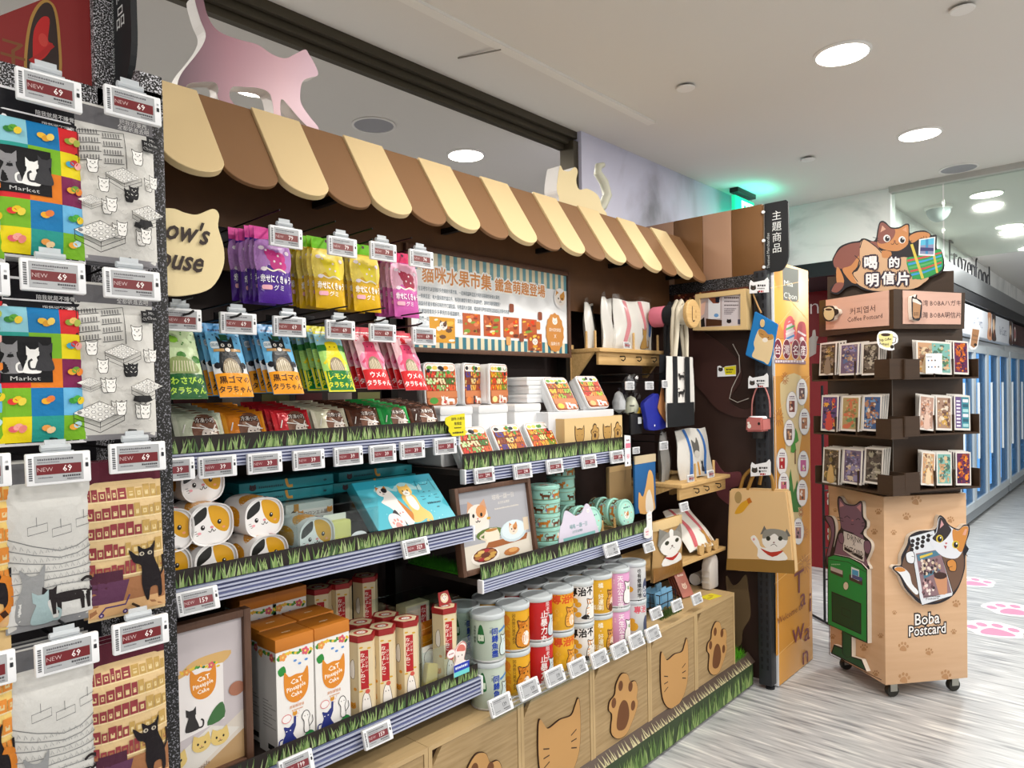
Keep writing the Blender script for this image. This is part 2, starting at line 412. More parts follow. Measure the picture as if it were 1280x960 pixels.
# ceiling fittings: each downlight carries its own lamp
LIT = mat('downlight_lens', 'ffffff', .5, emit='fff6ea', estr=14)
TRIMW = mat('fitting_white', 'e6e4e0', .5)
root = thing('downlight', 'round recessed downlight, lit white, in the main ceiling', 'ceiling light', (0, 0, CEIL), group='round downlights in the ceiling')
MB().lathe([(.097, -.010), (.106, -.004), (.106, 0), (.094, 0), (.094, -.008)], 32, cap=False).obj('ring', TRIMW, root, smooth=30)
MB().lathe([(.0, -.009), (.095, -.009)], 32, cap=False).obj('lens', LIT, root)
where = {(2.958, .905): 'large lit downlight nearest the camera in the open ceiling', (4.187, .905): 'lit downlight in the ceiling beyond the nearest one, before the glass screen',
         (2.736, 2.79): 'lit downlight behind the glazing track, above the striped awning', (1.51, 2.79): 'lit downlight behind the glazing track, seen under the pink cat cut-out'}
first = True
for (x, y) in DOWNLIGHTS + [(5.85, .861), (7.18, .897), (6.9, .66), (8.5, .9), (6.9, -1), (9.8, -.4)]:
    lab = where.get((x, y)) or ({5.85: 'lit downlight just beyond the glass screen, highest of those', 7.18: 'second lit downlight beyond the glass screen, in line with the nearest', 6.9: 'lit downlight beyond the glass screen at the right edge', 8.5: 'lit downlight far beyond the glass screen, over the letters'}.get(x, 'farthest lit downlight beyond the glass screen') if x > 5.2 and not (x == 6.9 and y < 0) else None)
    if first: root.location = (x, y, CEIL); r = root
    else: r = dup(root, (x, y, CEIL), label=lab or 'round recessed downlight, lit white, unseen in the ceiling outside the view')
    first = False
    l = bpy.data.lights.new('downlight_lamp', 'AREA'); l.shape = 'DISK'; l.size = .17; l.energy = LAMP_W * (2.2 if x > 5.2 else 2.6 if y > 2.5 or x > 4 else 1); l.color = (1, .95, .88) if x < 5 else (.93, 1, .98)
    lo = bpy.data.objects.new('lamp', l); COL.objects.link(lo); lo.parent = r; lo.location = (0, 0, -.016)
for i, (x, y) in enumerate(((2.12, 2.79), (5.03, .88))):
    r = thing('ceiling_speaker', ['flat grey round speaker in the ceiling above the striped awning', 'flat grey round speaker in the ceiling near the glass screen'][i], 'speaker', (x, y, CEIL))
    MB().lathe([(.105, 0), (.105, -.006), (.094, -.007), (.094, -.004)], 32, cap=False).obj('ring', TRIMW, r, smooth=30)
    MB().lathe([(0, -.004), (.094, -.004)], 32, cap=False).obj('grille', mat('grille_grey', '9c9ca0', .7), r)
for i, (x, y) in enumerate(((2.793, 1.493), (4.16, 1.464), (2.894, .491))):
    r = thing('sprinkler_cover', ['round white sprinkler cover, middle of the open ceiling', 'small round white sprinkler cover below the far downlight', 'round white sprinkler cover at the top edge of the ceiling'][i], 'sprinkler', (x, y, CEIL))
    MB().lathe([(.02, 0), (.02, -.012)], 20).obj('neck', DARKM, r)
    MB().lathe([(.036, -.015), (.04, -.011), (.038, -.010)], 24).obj('cover_plate', TRIMW, r)
r = thing('dome_camera', 'white half-dome camera under the ceiling behind the glass screen', 'camera', (6.0, 1.18, CEIL))
MB().lathe([(.09, 0), (.09, -.02), (.082, -.026)], 24).obj('base', TRIMW, r, smooth=30)
MB().lathe([(.08, -.026), (.076, -.05), (.06, -.085), (.032, -.108), (.004, -.115)], 24).obj('dome', mat('smoked_dome', 'aab0b0', .15), r, smooth=60)

# exit sign
r = thing('exit_sign', 'green glowing exit sign hanging from the ceiling by the marble wall', 'exit sign', (4.56, 2.03, CEIL))
box('mount', DARKM, -.14, -.03, -.03, .14, .03, 0, r, .004)
box('clear_plate', ACRYL, -.13, -.006, -.07, .13, .006, -.03, r)
box('lit_panel', mat('exit_green', '10a878', .5, emit='18c890', estr=1.3), -.15, -.012, -.27, .15, .012, -.05, r, .003)
A = Art(); A.rect(-.05, -.32, .13, -.14, 'ffffff'); A.rect(.04, -.3, .11, -.16, '12a070'); A.ell(-.0, -.18, .018, .018, '12a070'); A.line([(-.0, -.2), (.02, -.25), (-.02, -.3)], .025, '12a070'); A.line([(.02, -.25), (.05, -.3)], .02, '12a070'); A.line([(-.04, -.23), (.03, -.22)], .018, '12a070')
em = printed('exit_pictogram', .5); p = em.node_tree.nodes['Principled BSDF']; lk(em, [n for n in em.node_tree.nodes if n.type == 'ATTRIBUTE'][0].outputs[0], p.inputs['Emission Color']); p.inputs['Emission Strength'].default_value = 1.6
A.obj('pictogram', r, em, lambda u, v, h: (u, -.0125 - h, v + .07))
l = bpy.data.lights.new('exit_glow', 'AREA'); l.size = .28; l.energy = 1.6; l.color = (.05, 1, .72)
lo = bpy.data.objects.new('exit_glow', l); COL.objects.link(lo); lo.parent = r; lo.location = (.0, -.06, -.2); lo.rotation_euler = (PI * .78, 0, 0)

# freezers along the far aisle
FZW = mat('freezer_white', 'dde2e6', .35); FZG = mat('freezer_glass', '3c78b4', .08, coat=.6); FZD = mat('freezer_frame', 'c4ccd2', .35, .2)
FZI = mat('freezer_light', 'bfe4ff', .5, emit='a8d8ff', estr=1.5)
def freezer(x0, nd_, lab, bright, hz):
    w = .79; L = nd_ * w
    r = thing('upright_freezer', lab, 'freezer', (x0, 1.42, 0))
    m = MB().box(.03, .72, .2, L - .03, .78, 1.9).box(0, .06, .14, L, .78, .2).box(0, .06, .2, .03, .78, 1.9).box(L - .03, .06, .2, L, .78, 1.9).box(0, .06, 1.9, L, .78, hz)
    m.obj('cabinet', FZW, r)
    box('base_grille', mat('freezer_grille', '8a9096', .5), .0, .02, .05, L, .5, .14, r)
    for x in (.15, L - .15): MB().lathe([(.035, 0), (.035, .05)], 12).obj('foot', BLACK, r).location = (x, .15, 0)
    inn = mat('freezer_interior_glow_bright' if bright else 'freezer_interior_glow', '9adcf4' if bright else 'b0cbe0', .4, emit='58c8f0' if bright else 'a4c6e2', estr=.7 if bright else .62)
    box('glowing_inner_wall', inn, .03, .6, .2, L - .03, .64, 1.9, r)  # wall emits by itself, standing in for light inside the cabinet
    for k in range(nd_):
        d = thing('door', None, None, (k * w, 0, 0)); d.parent = r
        m = MB()
        for a in ((0.005, 0, .16, .06, .05, 1.9), (w - .06, 0, .16, w - .005, .05, 1.9), (.05, 0, .16, w - .05, .05, .24), (.05, 0, 1.82, w - .05, .05, 1.9)): m.box(*a)
        m.obj('door_frame', FZD, d)
        box('door_glass', glassy('freezer_pane', 'c4d8e8', .14) if 'freezer_pane' not in MATS else MATS['freezer_pane'], .06, .02, .24, w - .06, .03, 1.82, d)
        MB().tube([(w - .035, -.035, .7), (w - .035, -.035, 1.5)], .012, 8).obj('handle', FZW, d)
    for k in range(nd_ + 1):
        box('light_strip', FZI, max(.03, k * w - .02), .09, .25, min(L - .03, k * w + .02), .11, 1.85, r)
    for k in range(4): box('shelf', FZD, .03, .14, .5 + k * .33, L - .03, .6, .52 + k * .33, r)
    return r
fz = freezer(6.5, 6, 'long white glass-door freezer with a picture header, beside the postcard kiosk', 0, 1.97)
L = 6 * .79
hd = box('header_sign', mat('header_white', 'dfe2ea', .4), 0, -.04, 1.98, L, .06, 2.28, fz, .01)
A = Art()
A.text(3.95, 2.07, 'le Cart', .15, '5a6480', 'c', -.01, 1.2); A.text(2.3, 2.08, 'le Cart', .15, '5a6480', 'c', -.01, 1.2)
for x, c in ((3.0, 'c48c6c'), (3.28, '3a2a26'), (1.2, 'c48c6c'), (4.55, '3a2622')): A.poly(smooth([(x - .14, 1.99), (x - .08, 2.15), (x - .1, 2.27), (x + .14, 2.27), (x + .1, 2.12), (x + .16, 1.99)], 4), c); A.ell(x, 2.14, .07, .09, 'e8c4a4'); A.ell(x + .03, 2.06, .05, .05, '6a3a2c')
A.obj('header_print', hd, INK, y=-.041)
fz2 = freezer(11.35, 4, 'bright cyan lit freezer at the far end of the aisle', 1, 2.0)
box('header_sign', mat('header_maroon', '3a1418', .4), 0, -.02, 2.0, 3.16, .06, 2.28, fz2, .01)
A = Art(); A.ell(.25, 2.14, .1, .1, 'd8d0c8'); A.ell(.25, 2.14, .07, .07, '8c2028'); A.obj('header_print', fz2, INK, y=-.021)
g = random.Random(4)
for i in range(10):
    r = box('frozen_pack', mat('pack_%s' % 'abc'[i % 3], ['d8d4e8', 'c8505a', '4a70c0'][i % 3], .4), 0, 0, 0, .15, .1, .24)
    r.location = (11.5 + (i % 5) * .17, 1.62, .52 + .34 * (i // 5)); tag(r, 'small colourful frozen pack, number %s on the %s shelf of the far cyan freezer' % (['one', 'two', 'three', 'four', 'five'][i % 5], ['lower', 'upper'][i // 5]), 'package', 'packs in the far freezer')
# standing letters on the ledge
r = thing('standing_letters', 'dark standing letters spelling Frozenfood on the ledge over the freezers', 'sign letters', (7.42, 1.37, 2.53))
LET = mat('sign_letter_dark', '3a3a3e', .4, .2)
x = 0
for i, ch in enumerate('Frozenfood'):
    vs, fs, a, b = glyphs(ch, -.028, 3); m = MB(); k = .40
    m.add([(v[0] * k * 1.15 - a * k, 0, v[1] * k) for v in vs] + [(v[0] * k * 1.15 - a * k, .012, v[1] * k) for v in vs], [f for f in fs] + [tuple(i + len(vs) for i in reversed(f)) for f in fs])
    ed = {}
    for f in fs:
        for p, q in zip(f, f[1:] + f[:1]): ed[(p, q)] = 1
    m.f += [(p, p + len(vs), q + len(vs), q) for (p, q) in ed if (q, p) not in ed]
    o = m.obj('letter', LET, r); o.location = (x, 0, 0); x += (b - a) * k * 1.15 + .055
# floor stickers
for i, (px, py, rz, k) in enumerate(((1243, 788, .4, .16), (1266, 763, .4, .16), (1216, 728, .4, .15))):
    p = WZ(px, py, 0); r = thing('paw_sticker', ['nearest pink paw print sticker on the grey floor', 'pink paw print sticker at the right edge of the floor, behind the nearest', 'pink paw print sticker on the floor beside the kiosk corner'][i], 'floor sticker', (p.x, p.y, .0005), rz - PI / 2)
    A = Art()
    for e, c in ((1.18, 'f4eef2'), (1, 'e090b0')):
        q = A.at(0, 0, k * e / 1.0)
        if e > 1: q.poly(smooth([(-.55, -.6), (0, -.7), (.55, -.6), (.75, -.1), (.9, .25), (.7, .6), (.3, .95), (-.3, .95), (-.7, .6), (-.9, .25), (-.75, -.1)], 4), c)
        else: paw(A, 0, 0, k, c)
    A.obj('sticker', r, GLOSS, lambda u, v, h: (u, v, h))

# ================================================================= the cat shop display
# --- left partition: speckled post, tall rear post with sign flag, red header
r = thing('partition_post', 'black and white speckled partition post left of the striped awning', 'post')
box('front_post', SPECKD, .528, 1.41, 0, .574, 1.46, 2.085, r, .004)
MB().prism([(1.41, 2.03), (1.41, 2.115), (1.44, 2.125), (1.46, 2.10), (1.62, 2.06), (1.62, 2.0)], -.572, -.532, Matrix.Rotation(PI / 2, 4, 'Z')).obj('top_rail', SPECK, r)
box('rear_post', SPECK, .517, 1.60, 0, .558, 1.66, 2.62, r, .003)
box('side_panel', mat('shop_black', '15131a', .6), .535, 1.46, .02, .565, 2.08, 2.06, r)
r = thing('red_header_board', 'dark red header board with an oval portrait above the hanging bags', 'sign board', (0, 1.62, 0))
a, b, c, d, e = W(-60, 80, 1.62), W(125, 123, 1.62), W(125, -40, 1.62), W(58, -3, 1.62), W(-60, 78, 1.62)
MB().prism([(a.x, a.z), (b.x, b.z), (c.x, c.z), (d.x, d.z), (e.x, e.z + .05)], 0, .02).obj('board', mat('deep_red_board', '861d1d', .5), r)
A = Art(); P = lambda px, py: (lambda w: (w.x, w.z))(W(px, py, 1.62))
ov = [P(x, y) for x, y in smooth([(34, 95), (33, 60), (40, 22), (54, 2), (68, 10), (74, 50), (74, 97), (54, 112)], 5)]
A.poly(ov, '2c1a16'); A.line(ov, .005, 'a8803c', True)
A.poly([P(x, y) for x, y in smooth([(41, 75), (42, 40), (52, 22), (62, 24), (60, 50), (66, 56), (56, 72), (40, 80)], 4)], 'b81c1c')
A.ell(*P(54, 50), .008, .013, 'c43c34'); A.line([P(x, y) for x, y in ((38, 77), (52, 68), (66, 56))], .008, 'a81818')
A.text(*P(5, 86), '好', .075, '7a4a24', 'c', -.02)
A.obj('portrait_print', r, INK, y=0)
m = MB()
a, b = W(-60, 100, 1.6), W(130, 142, 1.6)
m.box(-.2, 1.6, b.z + .005, .53, 1.63, b.z + .05); m.obj('header_rail', SPECK, None)
tag(COL.objects['header_rail'], 'speckled horizontal rail under the red header board', 'rail')
def flag(name, lab, X, y0, y1, z0, z1, head, side=-1):
    r = thing(name, lab, 'flag sign', (X, y0, z0)); w = y0 - y1; h = z1 - z0
    pts = [(0, 0)] + [(w - .05 + .05 * math.sin(t), .09 - .09 * math.cos(t)) for t in [i * PI / 12 for i in range(7)]] + [(w, h - .01), (w - .01, h), (0, h)]
    M = Matrix.Rotation(-PI / 2, 4, 'Z')
    MB().prism(pts, 0, .012, M).obj('board', mat('flag_black', '171a1e', .6), r)
    fn = lambda u, v, h_: (-h_, -u, v)
    A = Art(); s = w * .42
    for i, ch in enumerate(head): A.text(w * .52, h - .085 - i * s * 1.08, ch, s, 'd8dcdc', 'c', .0)
    A.text(w * .2, .02, 'Themed Merchandise', .02, 'b8bcbc', 'l', 0, rot=PI / 2)
    A.obj('lettering', r, INK, fn)
    return r
flag('flag_sign', 'dark grey flag sign on the partition left of the pink cat cut-out', .552, 1.615, 1.50, 2.14, 2.5, '主題商品')
flag('flag_sign', 'black flag sign with white characters above the orange panel', 3.468, 1.435, 1.318, 2.065, 2.405, '主題商品')

# --- back of the bays
BACKM = mat('bay_back_black', '171217', .7)
tag(box('bay_back', BACKM, -1.2, 1.87, .02, .53, 1.9, 2.12), 'black back panel of the left bay behind the hanging bags', 'back panel')
g = thing('gondola_frame', 'dark back panels and uprights of the shelving under the awning', 'shelving frame')
box('back_panel', mat('bay_back_brown', '241614', .65), .57, 2.06, .02, 1.56, 2.1, 2.3, g)
box('back_panel', MATS['bay_back_brown'], 1.56, 2.06, .02, 3.44, 2.1, 2.3, g)
for x in (1.565, 2.56): box('upright', DARKM, x - .015, 1.975, .02, x + .015, 2.03, 2.26, g)
tag(box('plinth', BLACK, .57, 1.56, 0, 3.40, 2.05, .1), 'low black plinth under the oak cabinets', 'plinth')

# --- striped awning
aw = thing('striped_awning', 'scalloped cream and brown striped awning board over the shelves', 'awning', (0, 0, 0))
box('wood_valance', BROWND, .57, 1.955, 1.86, 3.44, 1.972, 2.26, aw)
YT, ZT, YB, ZB = 1.90, 2.305, 1.733, 2.045
sl = math.hypot(YT - YB, ZT - ZB); an = math.atan2(YT - YB, ZT - ZB)
p0 = .1524
def slat_mesh(th):
    h = p0 / 2; r_ = h
    pts = [(-h, sl)] + [(-h * math.cos(t), -h * .75 * math.sin(t) + .05) for t in [i * PI / 14 for i in range(15)]] + [(h, sl)]
    return MB().prism(pts, -th, 0)
BROWNS = mat('brown_slat', '84603f', .6)
for k in range(19):
    cr = k % 2 == 1
    o = slat_mesh(.02 if cr else .012).obj('cream_slat' if cr else 'brown_slat', CREAM if cr else BROWNS, aw, .0015, 1)
    o.location = (.549 + p0 * (k + .5), YB, ZB); o.rotation_euler = (-an, 0, 0)
mm = MB().box(.55, 1.905, 2.26, 3.445, 2.1, 2.29); mm.obj('top_board', BROWND, aw)
for k in range(6): box('bracket', DARKM, .7 + k * .54, YB + .03, ZB + .04, .72 + k * .54, 1.955, ZB + .06, aw)

# --- right partition with tall striped head, dark wall and perforated post
r = thing('end_partition', 'tall dark partition at the right end with striped head panels', 'partition', (3.45, 0, 0))
box('wall_panel', mat('partition_brown', '2f1b14', .6), 0, 1.47, .03, .03, 2.12, 2.04, r)
yb = [2.10, 1.927, 1.758, 1.599, 1.438]
for i in range(4): box('stripe_panel', [mat('stripe_tan', 'a5826a', .6), mat('stripe_brown', '6f4c28', .6)][i % 2], -.002, yb[i + 1] + .001, 2.06, .028, yb[i] - .001, 2.402, r, .001)
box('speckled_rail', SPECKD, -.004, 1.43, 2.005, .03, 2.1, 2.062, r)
m = MB().box(-.04, 1.405, .02, .02, 1.47, 2.07)
m.obj('perforated_post', mat('post_charcoal', '33353a', .45, .4), r, .003)
m = MB()
for k in range(52): m.box(-.0415, 1.418, .1 + k * .038, -.0395, 1.428, .122 + k * .038).box(-.0415, 1.447, .1 + k * .038, -.0395, 1.457, .122 + k * .038)
tag(m.obj('slots', BLACK, r), kind='stuff')
MB().lathe([(.022, 0), (.022, .012), (.008, .016), (.008, .04)], 12).obj('foot', BLACK, r).location = (-.01, 1.425, 0)
for k, z in enumerate((2.09, 2.22, 2.36)): MB().lathe([(.008, 0), (.008, .006)], 10, Matrix.Rotation(-PI / 2, 4, 'Y')).obj('bolt', FZW, r).location = (-.004, 1.43, z)
X3 = 3.448
for nm, pts, col in (('cat_silhouette', [(858, 392), (876, 412), (905, 432), (925, 455), (926, 478), (912, 500), (930, 512), (950, 506), (950, 518), (925, 522), (898, 512), (880, 492), (862, 470), (850, 440)], '3f2622'),
                     ('cat_silhouette', [(893, 575), (905, 590), (926, 590), (925, 606), (912, 612), (918, 632), (905, 626), (895, 612)], '6c3840'),
                     ('cat_silhouette', [(908, 720), (916, 731), (924, 728), (933, 718), (936, 738), (938, 755), (938, 772), (929, 788), (926, 806), (912, 806), (911, 760)], '6e5a40')):
    q = [WX(x, y, 3.45) for x, y in pts]
    MB().prism(smooth([(p.y, p.z) for p in q], 4), 0, .006, Matrix(((0, -1, 0, 0), (1, 0, 0, 0), (0, 0, 1, 0), (0, 0, 0, 1)))).obj(nm, mat('cut_' + col, col, .5), r)
q = [WX(x, y, 3.442) for x, y in ((916, 430), (924, 445), (925, 465), (915, 485), (912, 498), (922, 503), (936, 498))]
MB().tube([(-.009, p.y, p.z) for p in q], .0022, 6).obj('tail_outline', mat('outline_silver', 'b8b0a8', .4), r)

# --- kick board with grass print
GR = ['56743c', '7c9a56', '46643a', '9ab470', 'acbc88', '8ca868']
def grassart(A, x0, x1, z0, h, seed, dens=190, dark='241a14', cols=GR):
    g = random.Random(seed); n = int((x1 - x0) * dens)
    for lay in range(2):
        for i in range(n // 2):
            x = x0 + (x1 - x0) * g.random(); w = h * g.uniform(.11, .2); hh = h * g.uniform(.55, .98); t = h * g.uniform(-.3, .3)
            x = min(max(x, x0 + w), x1 - w); xt = min(max(x + t, x0), x1)
            A.put([(x - w / 2, z0), (x + w / 2, z0), ((x + xt) / 2 + w * .3, z0 + hh * .55), (xt, z0 + hh), ((x + xt) / 2 - w * .15, z0 + hh * .55)], [(0, 1, 2, 4), (4, 2, 3)], g.choice(cols), i > 0)
r = thing('kick_board', 'low grass-printed kick board along the floor in front of the oak cabinets', 'kick board', (0, 1.5, 0))
box('board', mat('kick_green', '34452a', .6), .58, 0, .012, 3.41, .015, .115, r)
A = Art(); grassart(A, .58, 3.41, .014, .1, 3, 170, cols=['58783e', '6f8f4e', '46622f', '8ea664'])
A.obj('grass_print', r, INK, y=-.0005, eps=4e-5)
M = Matrix.Translation((0, 0, .115)) @ Matrix.Rotation(-.75, 4, 'X')
MB().box(.58, 0, 0, 3.44, .004, .058, M).obj('slanted_strip', mat('kick_strip_brown', '50423a', .5), r)
m = MB(); g = random.Random(8)
for k in range(120):
    x = .6 + k * .0234 + g.uniform(-.006, .006); t = g.uniform(-.012, .012); h = g.uniform(.022, .046)
    v = [M @ Vector(q) for q in ((x - .005, -.001, 0), (x + .005, -.001, 0), (x + t, -.002, h))]; m.add(v, [(0, 1, 2)])
    v = [M @ Vector(q) for q in ((x + .004, -.001, 0), (x + .011, -.001, 0), (x + .008 - t, -.002, h * .6))]; m.add(v, [(0, 1, 2)])
tag(m.obj('blade_tips', mat('blade_pale', 'b9b28c', .6), r), kind='stuff')

# --- oak cube cabinets, cut-outs on their doors
CY, CZ0, CZ1 = 1.53, .105, .497
xs = [W(p, 846 - (p - 705) * .5, CY).x for p in (650.5, 738.5, 807, 868.3)] + [W(918.7, 790, CY).x]
cw = (xs[-1] - xs[0]) / 4
edges = [xs[0] - 2 * cw - .0, xs[0] - cw] + [xs[0] + cw * i for i in range(5)]
edges = [edges[0] - cw] + edges
PLYF = textured('plywood_face', 'noise', ['b98c54', 'c69a62', 'bd9058'], (3, 3, 3), .55, nscale=3)
PLYD = mat('laser_edge_and_shade', '3a2312', .8)
def catshape(n=6):
    return smooth([(-.5, .1), (-.495, .5), (-.455, .63), (-.37, .53), (-.27, .43), (0, .46), (.27, .43), (.37, .53), (.455, .63), (.495, .5), (.5, .1), (.44, -.22), (.26, -.44), (0, -.52), (-.26, -.44), (-.44, -.22)], n)
def pawshape(n=6):
    return smooth([(-.40, -.05), (-.5, .12), (-.46, .32), (-.3, .42), (-.24, .66), (-.06, .84), (.14, .76), (.22, .56), (.26, .5), (.42, .46), (.5, .24), (.46, .02), (.5, -.14), (.42, -.34), (.3, -.52), (.06, -.76), (-.24, -.72), (-.44, -.46)], n)
kinds = [None, None, 'paw', 'cat', 'paw', 'cat', 'paw']
names_ = ['oak cabinet under the white tea boxes, mostly hidden by the shelf above it', 'oak cabinet second from the speckled post with a plain top showing', 'oak cabinet with a big paw cut-out under the green can column', 'oak cabinet with the largest cat-face cut-out', 'oak cabinet with a paw cut-out under the pink cans', 'oak cabinet with the smaller cat-face cut-out', 'oak cabinet with a paw cut-out at the right end of the row']
for i in range(7):
    x0, x1 = edges[i] + .0008, edges[i + 1] - .0008; w = x1 - x0; h = CZ1 - CZ0
    r = thing('oak_cabinet', names_[i], 'cabinet', (x0, CY, CZ0), group='oak cube cabinets along the floor')
    t = .014
    m = MB().box(0, 0, t, t, .36, h - t).box(w - t, 0, t, w, .36, h - t).box(0, 0, h - t, w, .37, h).box(0, 0, 0, w, .37, t).box(0, .36, t, w, .37, h - t)
    m.obj('carcass', OAKV, r)
    d = MB().prism([(t + .002, t + .002), (w - t - .002, t + .002), (w - t - .002, h - t - .002), (t + .04, h - t - .002), (t + .002, h - t - .05)], .002, .016).obj('door', OAK, r)
    box('gap_shade_sheet', PLYD, t, .02, t, w - t, .03, h - t, r)  # dark sheet behind the door paints in the shade of its gaps
    if kinds[i]:
        s = .235 if kinds[i] == 'cat' else .168
        pts = catshape() if kinds[i] == 'cat' else pawshape()
        k = s if kinds[i] == 'cat' else s * 1.2
        cx, cz = w * .5, h * .39 if kinds[i] == 'cat' else h * .44; sz = 1 if kinds[i] == 'cat' else .76
        P2 = [(cx + p[0] * k, cz + p[1] * k * sz) for p in pts]
        c = MB().prism(P2, -.004, .0018).obj('cat_cutout' if kinds[i] == 'cat' else 'paw_cutout', PLYD, d)
        A = Art(); A.poly([(cx + p[0] * k * .985, cz + p[1] * k * sz * .985) for p in pts], 'c0935a')
        if kinds[i] == 'cat':
            for s_ in (-1, 1):
                for dz in (.022, 0, -.022): A.line([(cx + s_ * .092, cz + dz * 1.5 + .008), (cx + s_ * .06, cz + dz + .008)], .0045, '3a2312')
        else:
            A.poly(smooth([(cx - .052, cz - .055), (cx - .034, cz + .005), (cx - .004, cz + .024), (cx + .026, cz + .002), (cx + .036, cz - .05), (cx + .008, cz - .088), (cx - .036, cz - .082)], 5), '6a3f1c')
            for a, b in ((-.068, .035), (-.02, .085), (.048, .06), (.064, -.02)): A.ell(cx + a, cz + b, .016, .020, '6a3f1c', 14, .1)
        A.obj('face_print', d, INK, y=-.0042)

# --- shelves with ridged price rails and grass strips
RAILM = mat('price_rail_plastic', '666d98', .2, spec=.8); RIDGE = mat('rail_ridge', 'b4bad2', .2); RAIL_DARK = mat('rail_dark_line', '3c4268', .3)  # pale and dark lines put the rail's reflected highlights into its colour
STRIP = mat('grass_strip_dark', '1f1612', .6)
def shelf(lab, x0, x1, yf, zt, zr, hs, seed, strip=True, depth=.38):
    """zt: shelf top, zr: rail bottom, hs: strip height"""
    r = thing('shelf', lab, 'shelf', (x0, yf, zt)); L = x1 - x0; hr = zt - zr
    box('board', mat('shelf_board_dark', '3a302c', .6), .003, .012, -.02, L - .003, depth, -.001, r)
    box('price_rail', RAILM, 0, .002, -hr, L, .01, .0, r)
    m = MB()
    for q in (.06, .3, .52, .78, .97): m.box(0, -.003, -hr * q - .0022, L, .002, -hr * q + .0022)
    m.obj('rail_ridge', RIDGE, r)
    m = MB()
    for q in (.2, .42, .9): m.box(0, -.001, -hr * q - .0016, L, .002, -hr * q + .0016)
    m.obj('rail_dark_line', RAIL_DARK, r)
    for x in (0, L): box('end_cap', WHITE, x - .004 if x else -.004, -.004, -hr - .003, x + .004, .02, .003, r, .002)
    if strip:
        s = MB().box(.004, .012, 0, L - .004, .014, hs).obj('grass_strip', STRIP, r)
        A = Art(); grassart(A, .004, L - .004, .001, hs * .97, seed, 270); A.obj('grass_print', s, INK, y=.0115, eps=2e-5)
    return r
ZA1, ZB1, ZC1, ZA2, ZB2 = 1.372, 1.084, .608, 1.250, .905
E1 = 1.552
shelf('top left shelf with grass strip and a row of price tags under the snack bars', .58, E1, 1.64, ZA1, 1.336, .040, 1)
shelf('middle left shelf with grass strip holding the cat-face boxes and blue gift box', .58, E1 - .012, 1.57, ZB1, 1.042, .040, 2)
shelf('lowest left shelf with grass strip holding the white tea boxes', .58, E1 + .01, 1.57, ZC1, .556, .040, 5)
shelf('upper middle shelf with grass strip holding the fruit-market tins', 1.575, 2.51, 1.64, ZA2, 1.208, .052, 6)
shelf('lower middle shelf with grass strip holding the mint tins', 1.575, 2.585, 1.57, ZB2, .868, .050, 7)
# clear rail along the cabinet tops
r = thing('clear_price_rail', 'clear plastic price rail along the oak cabinets under the cans', 'price rail', (1.555, 1.512, CZ1))
MB().box(0, .002, -.006, .95, .008, .042).box(0, .002, -.012, .95, .018, -.006).obj('channel', ACRYL, r)
m = MB()
for z in (.0, .016, .03): m.box(0, 0, z, .95, .002, z + .0035)
m.obj('rail_ridge', mat('clear_ridge', 'd8dce8', .2, alpha=.5), r)
# ================================================================= price tags
_tagm = {}
def tagprint(num, red):
    A = Art()
    A.rr(-.0345, -.0205, .0335, .0205, .001, 'aeb1b5'); A.line([(-.0345, -.0205), (.0335, -.0205), (.0335, .0205), (-.0345, .0205)], .0006, '85888c', True)
    greek(A, -.03, .0135, .05, .003, '5a5a60', 3); greek(A, -.03, .0095, .03, .002, '7a7a80', 5)
    if red:
        A.rect(-.032, -.009, .031, .007, red)
        A.text(-.0305, -.004, 'NEW', .0095, 'd8c4c4', 'l', -.015, res=1); A.text(.011, -.0055, num, .0145, 'f4eeee', 'c', .01, .95, res=1)
    else: A.text(.012, -.007, num, .0165, '2c2c32', 'c', .01, .8, res=1)
    greek(A, -.03, -.0145, .02, .002, '6a6a70', 4); greek(A, .004, -.0145, .026, .0032, '45454a', 6); greek(A, .01, -.0185, .02, .002, '6a6a70', 8)
    g = random.Random(5); z = -.017
    while z < .016:
        h = g.uniform(.0008, .0026); A.rect(-.0425, z, -.0375, z + h, '55585c', True); z += h + .0012
    A.rr(.037, -.001, .0415, .006, .0008, '24262c'); A.rect(.0375, .010, .041, .0135, 'b0b4b8')
    return A
def price_tag(p, num, lab, red='7c2f33', rx=0, rz=0, clip=True, k=1, group=None):
    key = (num, red, clip)
    if key not in _tagm:
        r = MB().box(-.0455, -.006, -.0255, .0455, .005, .0255).obj('price_tag', WHITE, None, .0025, 2)
        tagprint(num, red).obj('display', r, GLOSS, y=-.0061)
        if clip:
            m = MB().box(-.022, -.004, .0255, .022, .004, .0275).tube([(-.024, 0, .033), (.018, 0, .033)], .0055, 8).box(-.018, -.001, .033, .012, .001, .046)
            m.obj('clear_clip', CLIPM, r, smooth=40)
        _tagm[key] = r
    else: r = dup(_tagm[key], p, rz, lab, group)
    r.location = p; r.rotation_euler = (rx, 0, rz); r.scale = (k, k, k)
    tag(r, lab, 'price tag', group); return r
CLIPM = mat('clip_plastic', 'dde4ea', .25, alpha=.62)
PEG = mat('peg_wire', '1c1b1d', .4, .6)
def peg(p, back, lab):
    r = thing('display_hook', lab, 'hook', p)
    MB().tube([(0, back - p[1], -.002), (0, .02, 0), (0, 0, .004)], .0028, 8).obj('lower_wire', PEG, r)
    MB().tube([(0, back - p[1], .03), (0, .05, .034), (0, .0, .034)], .0022, 8).obj('upper_wire', PEG, r)
    MB().box(-.02, back - p[1] - .006, -.012, .02, back - p[1], .045).obj('back_plate', PEG, r, .002)
    return r

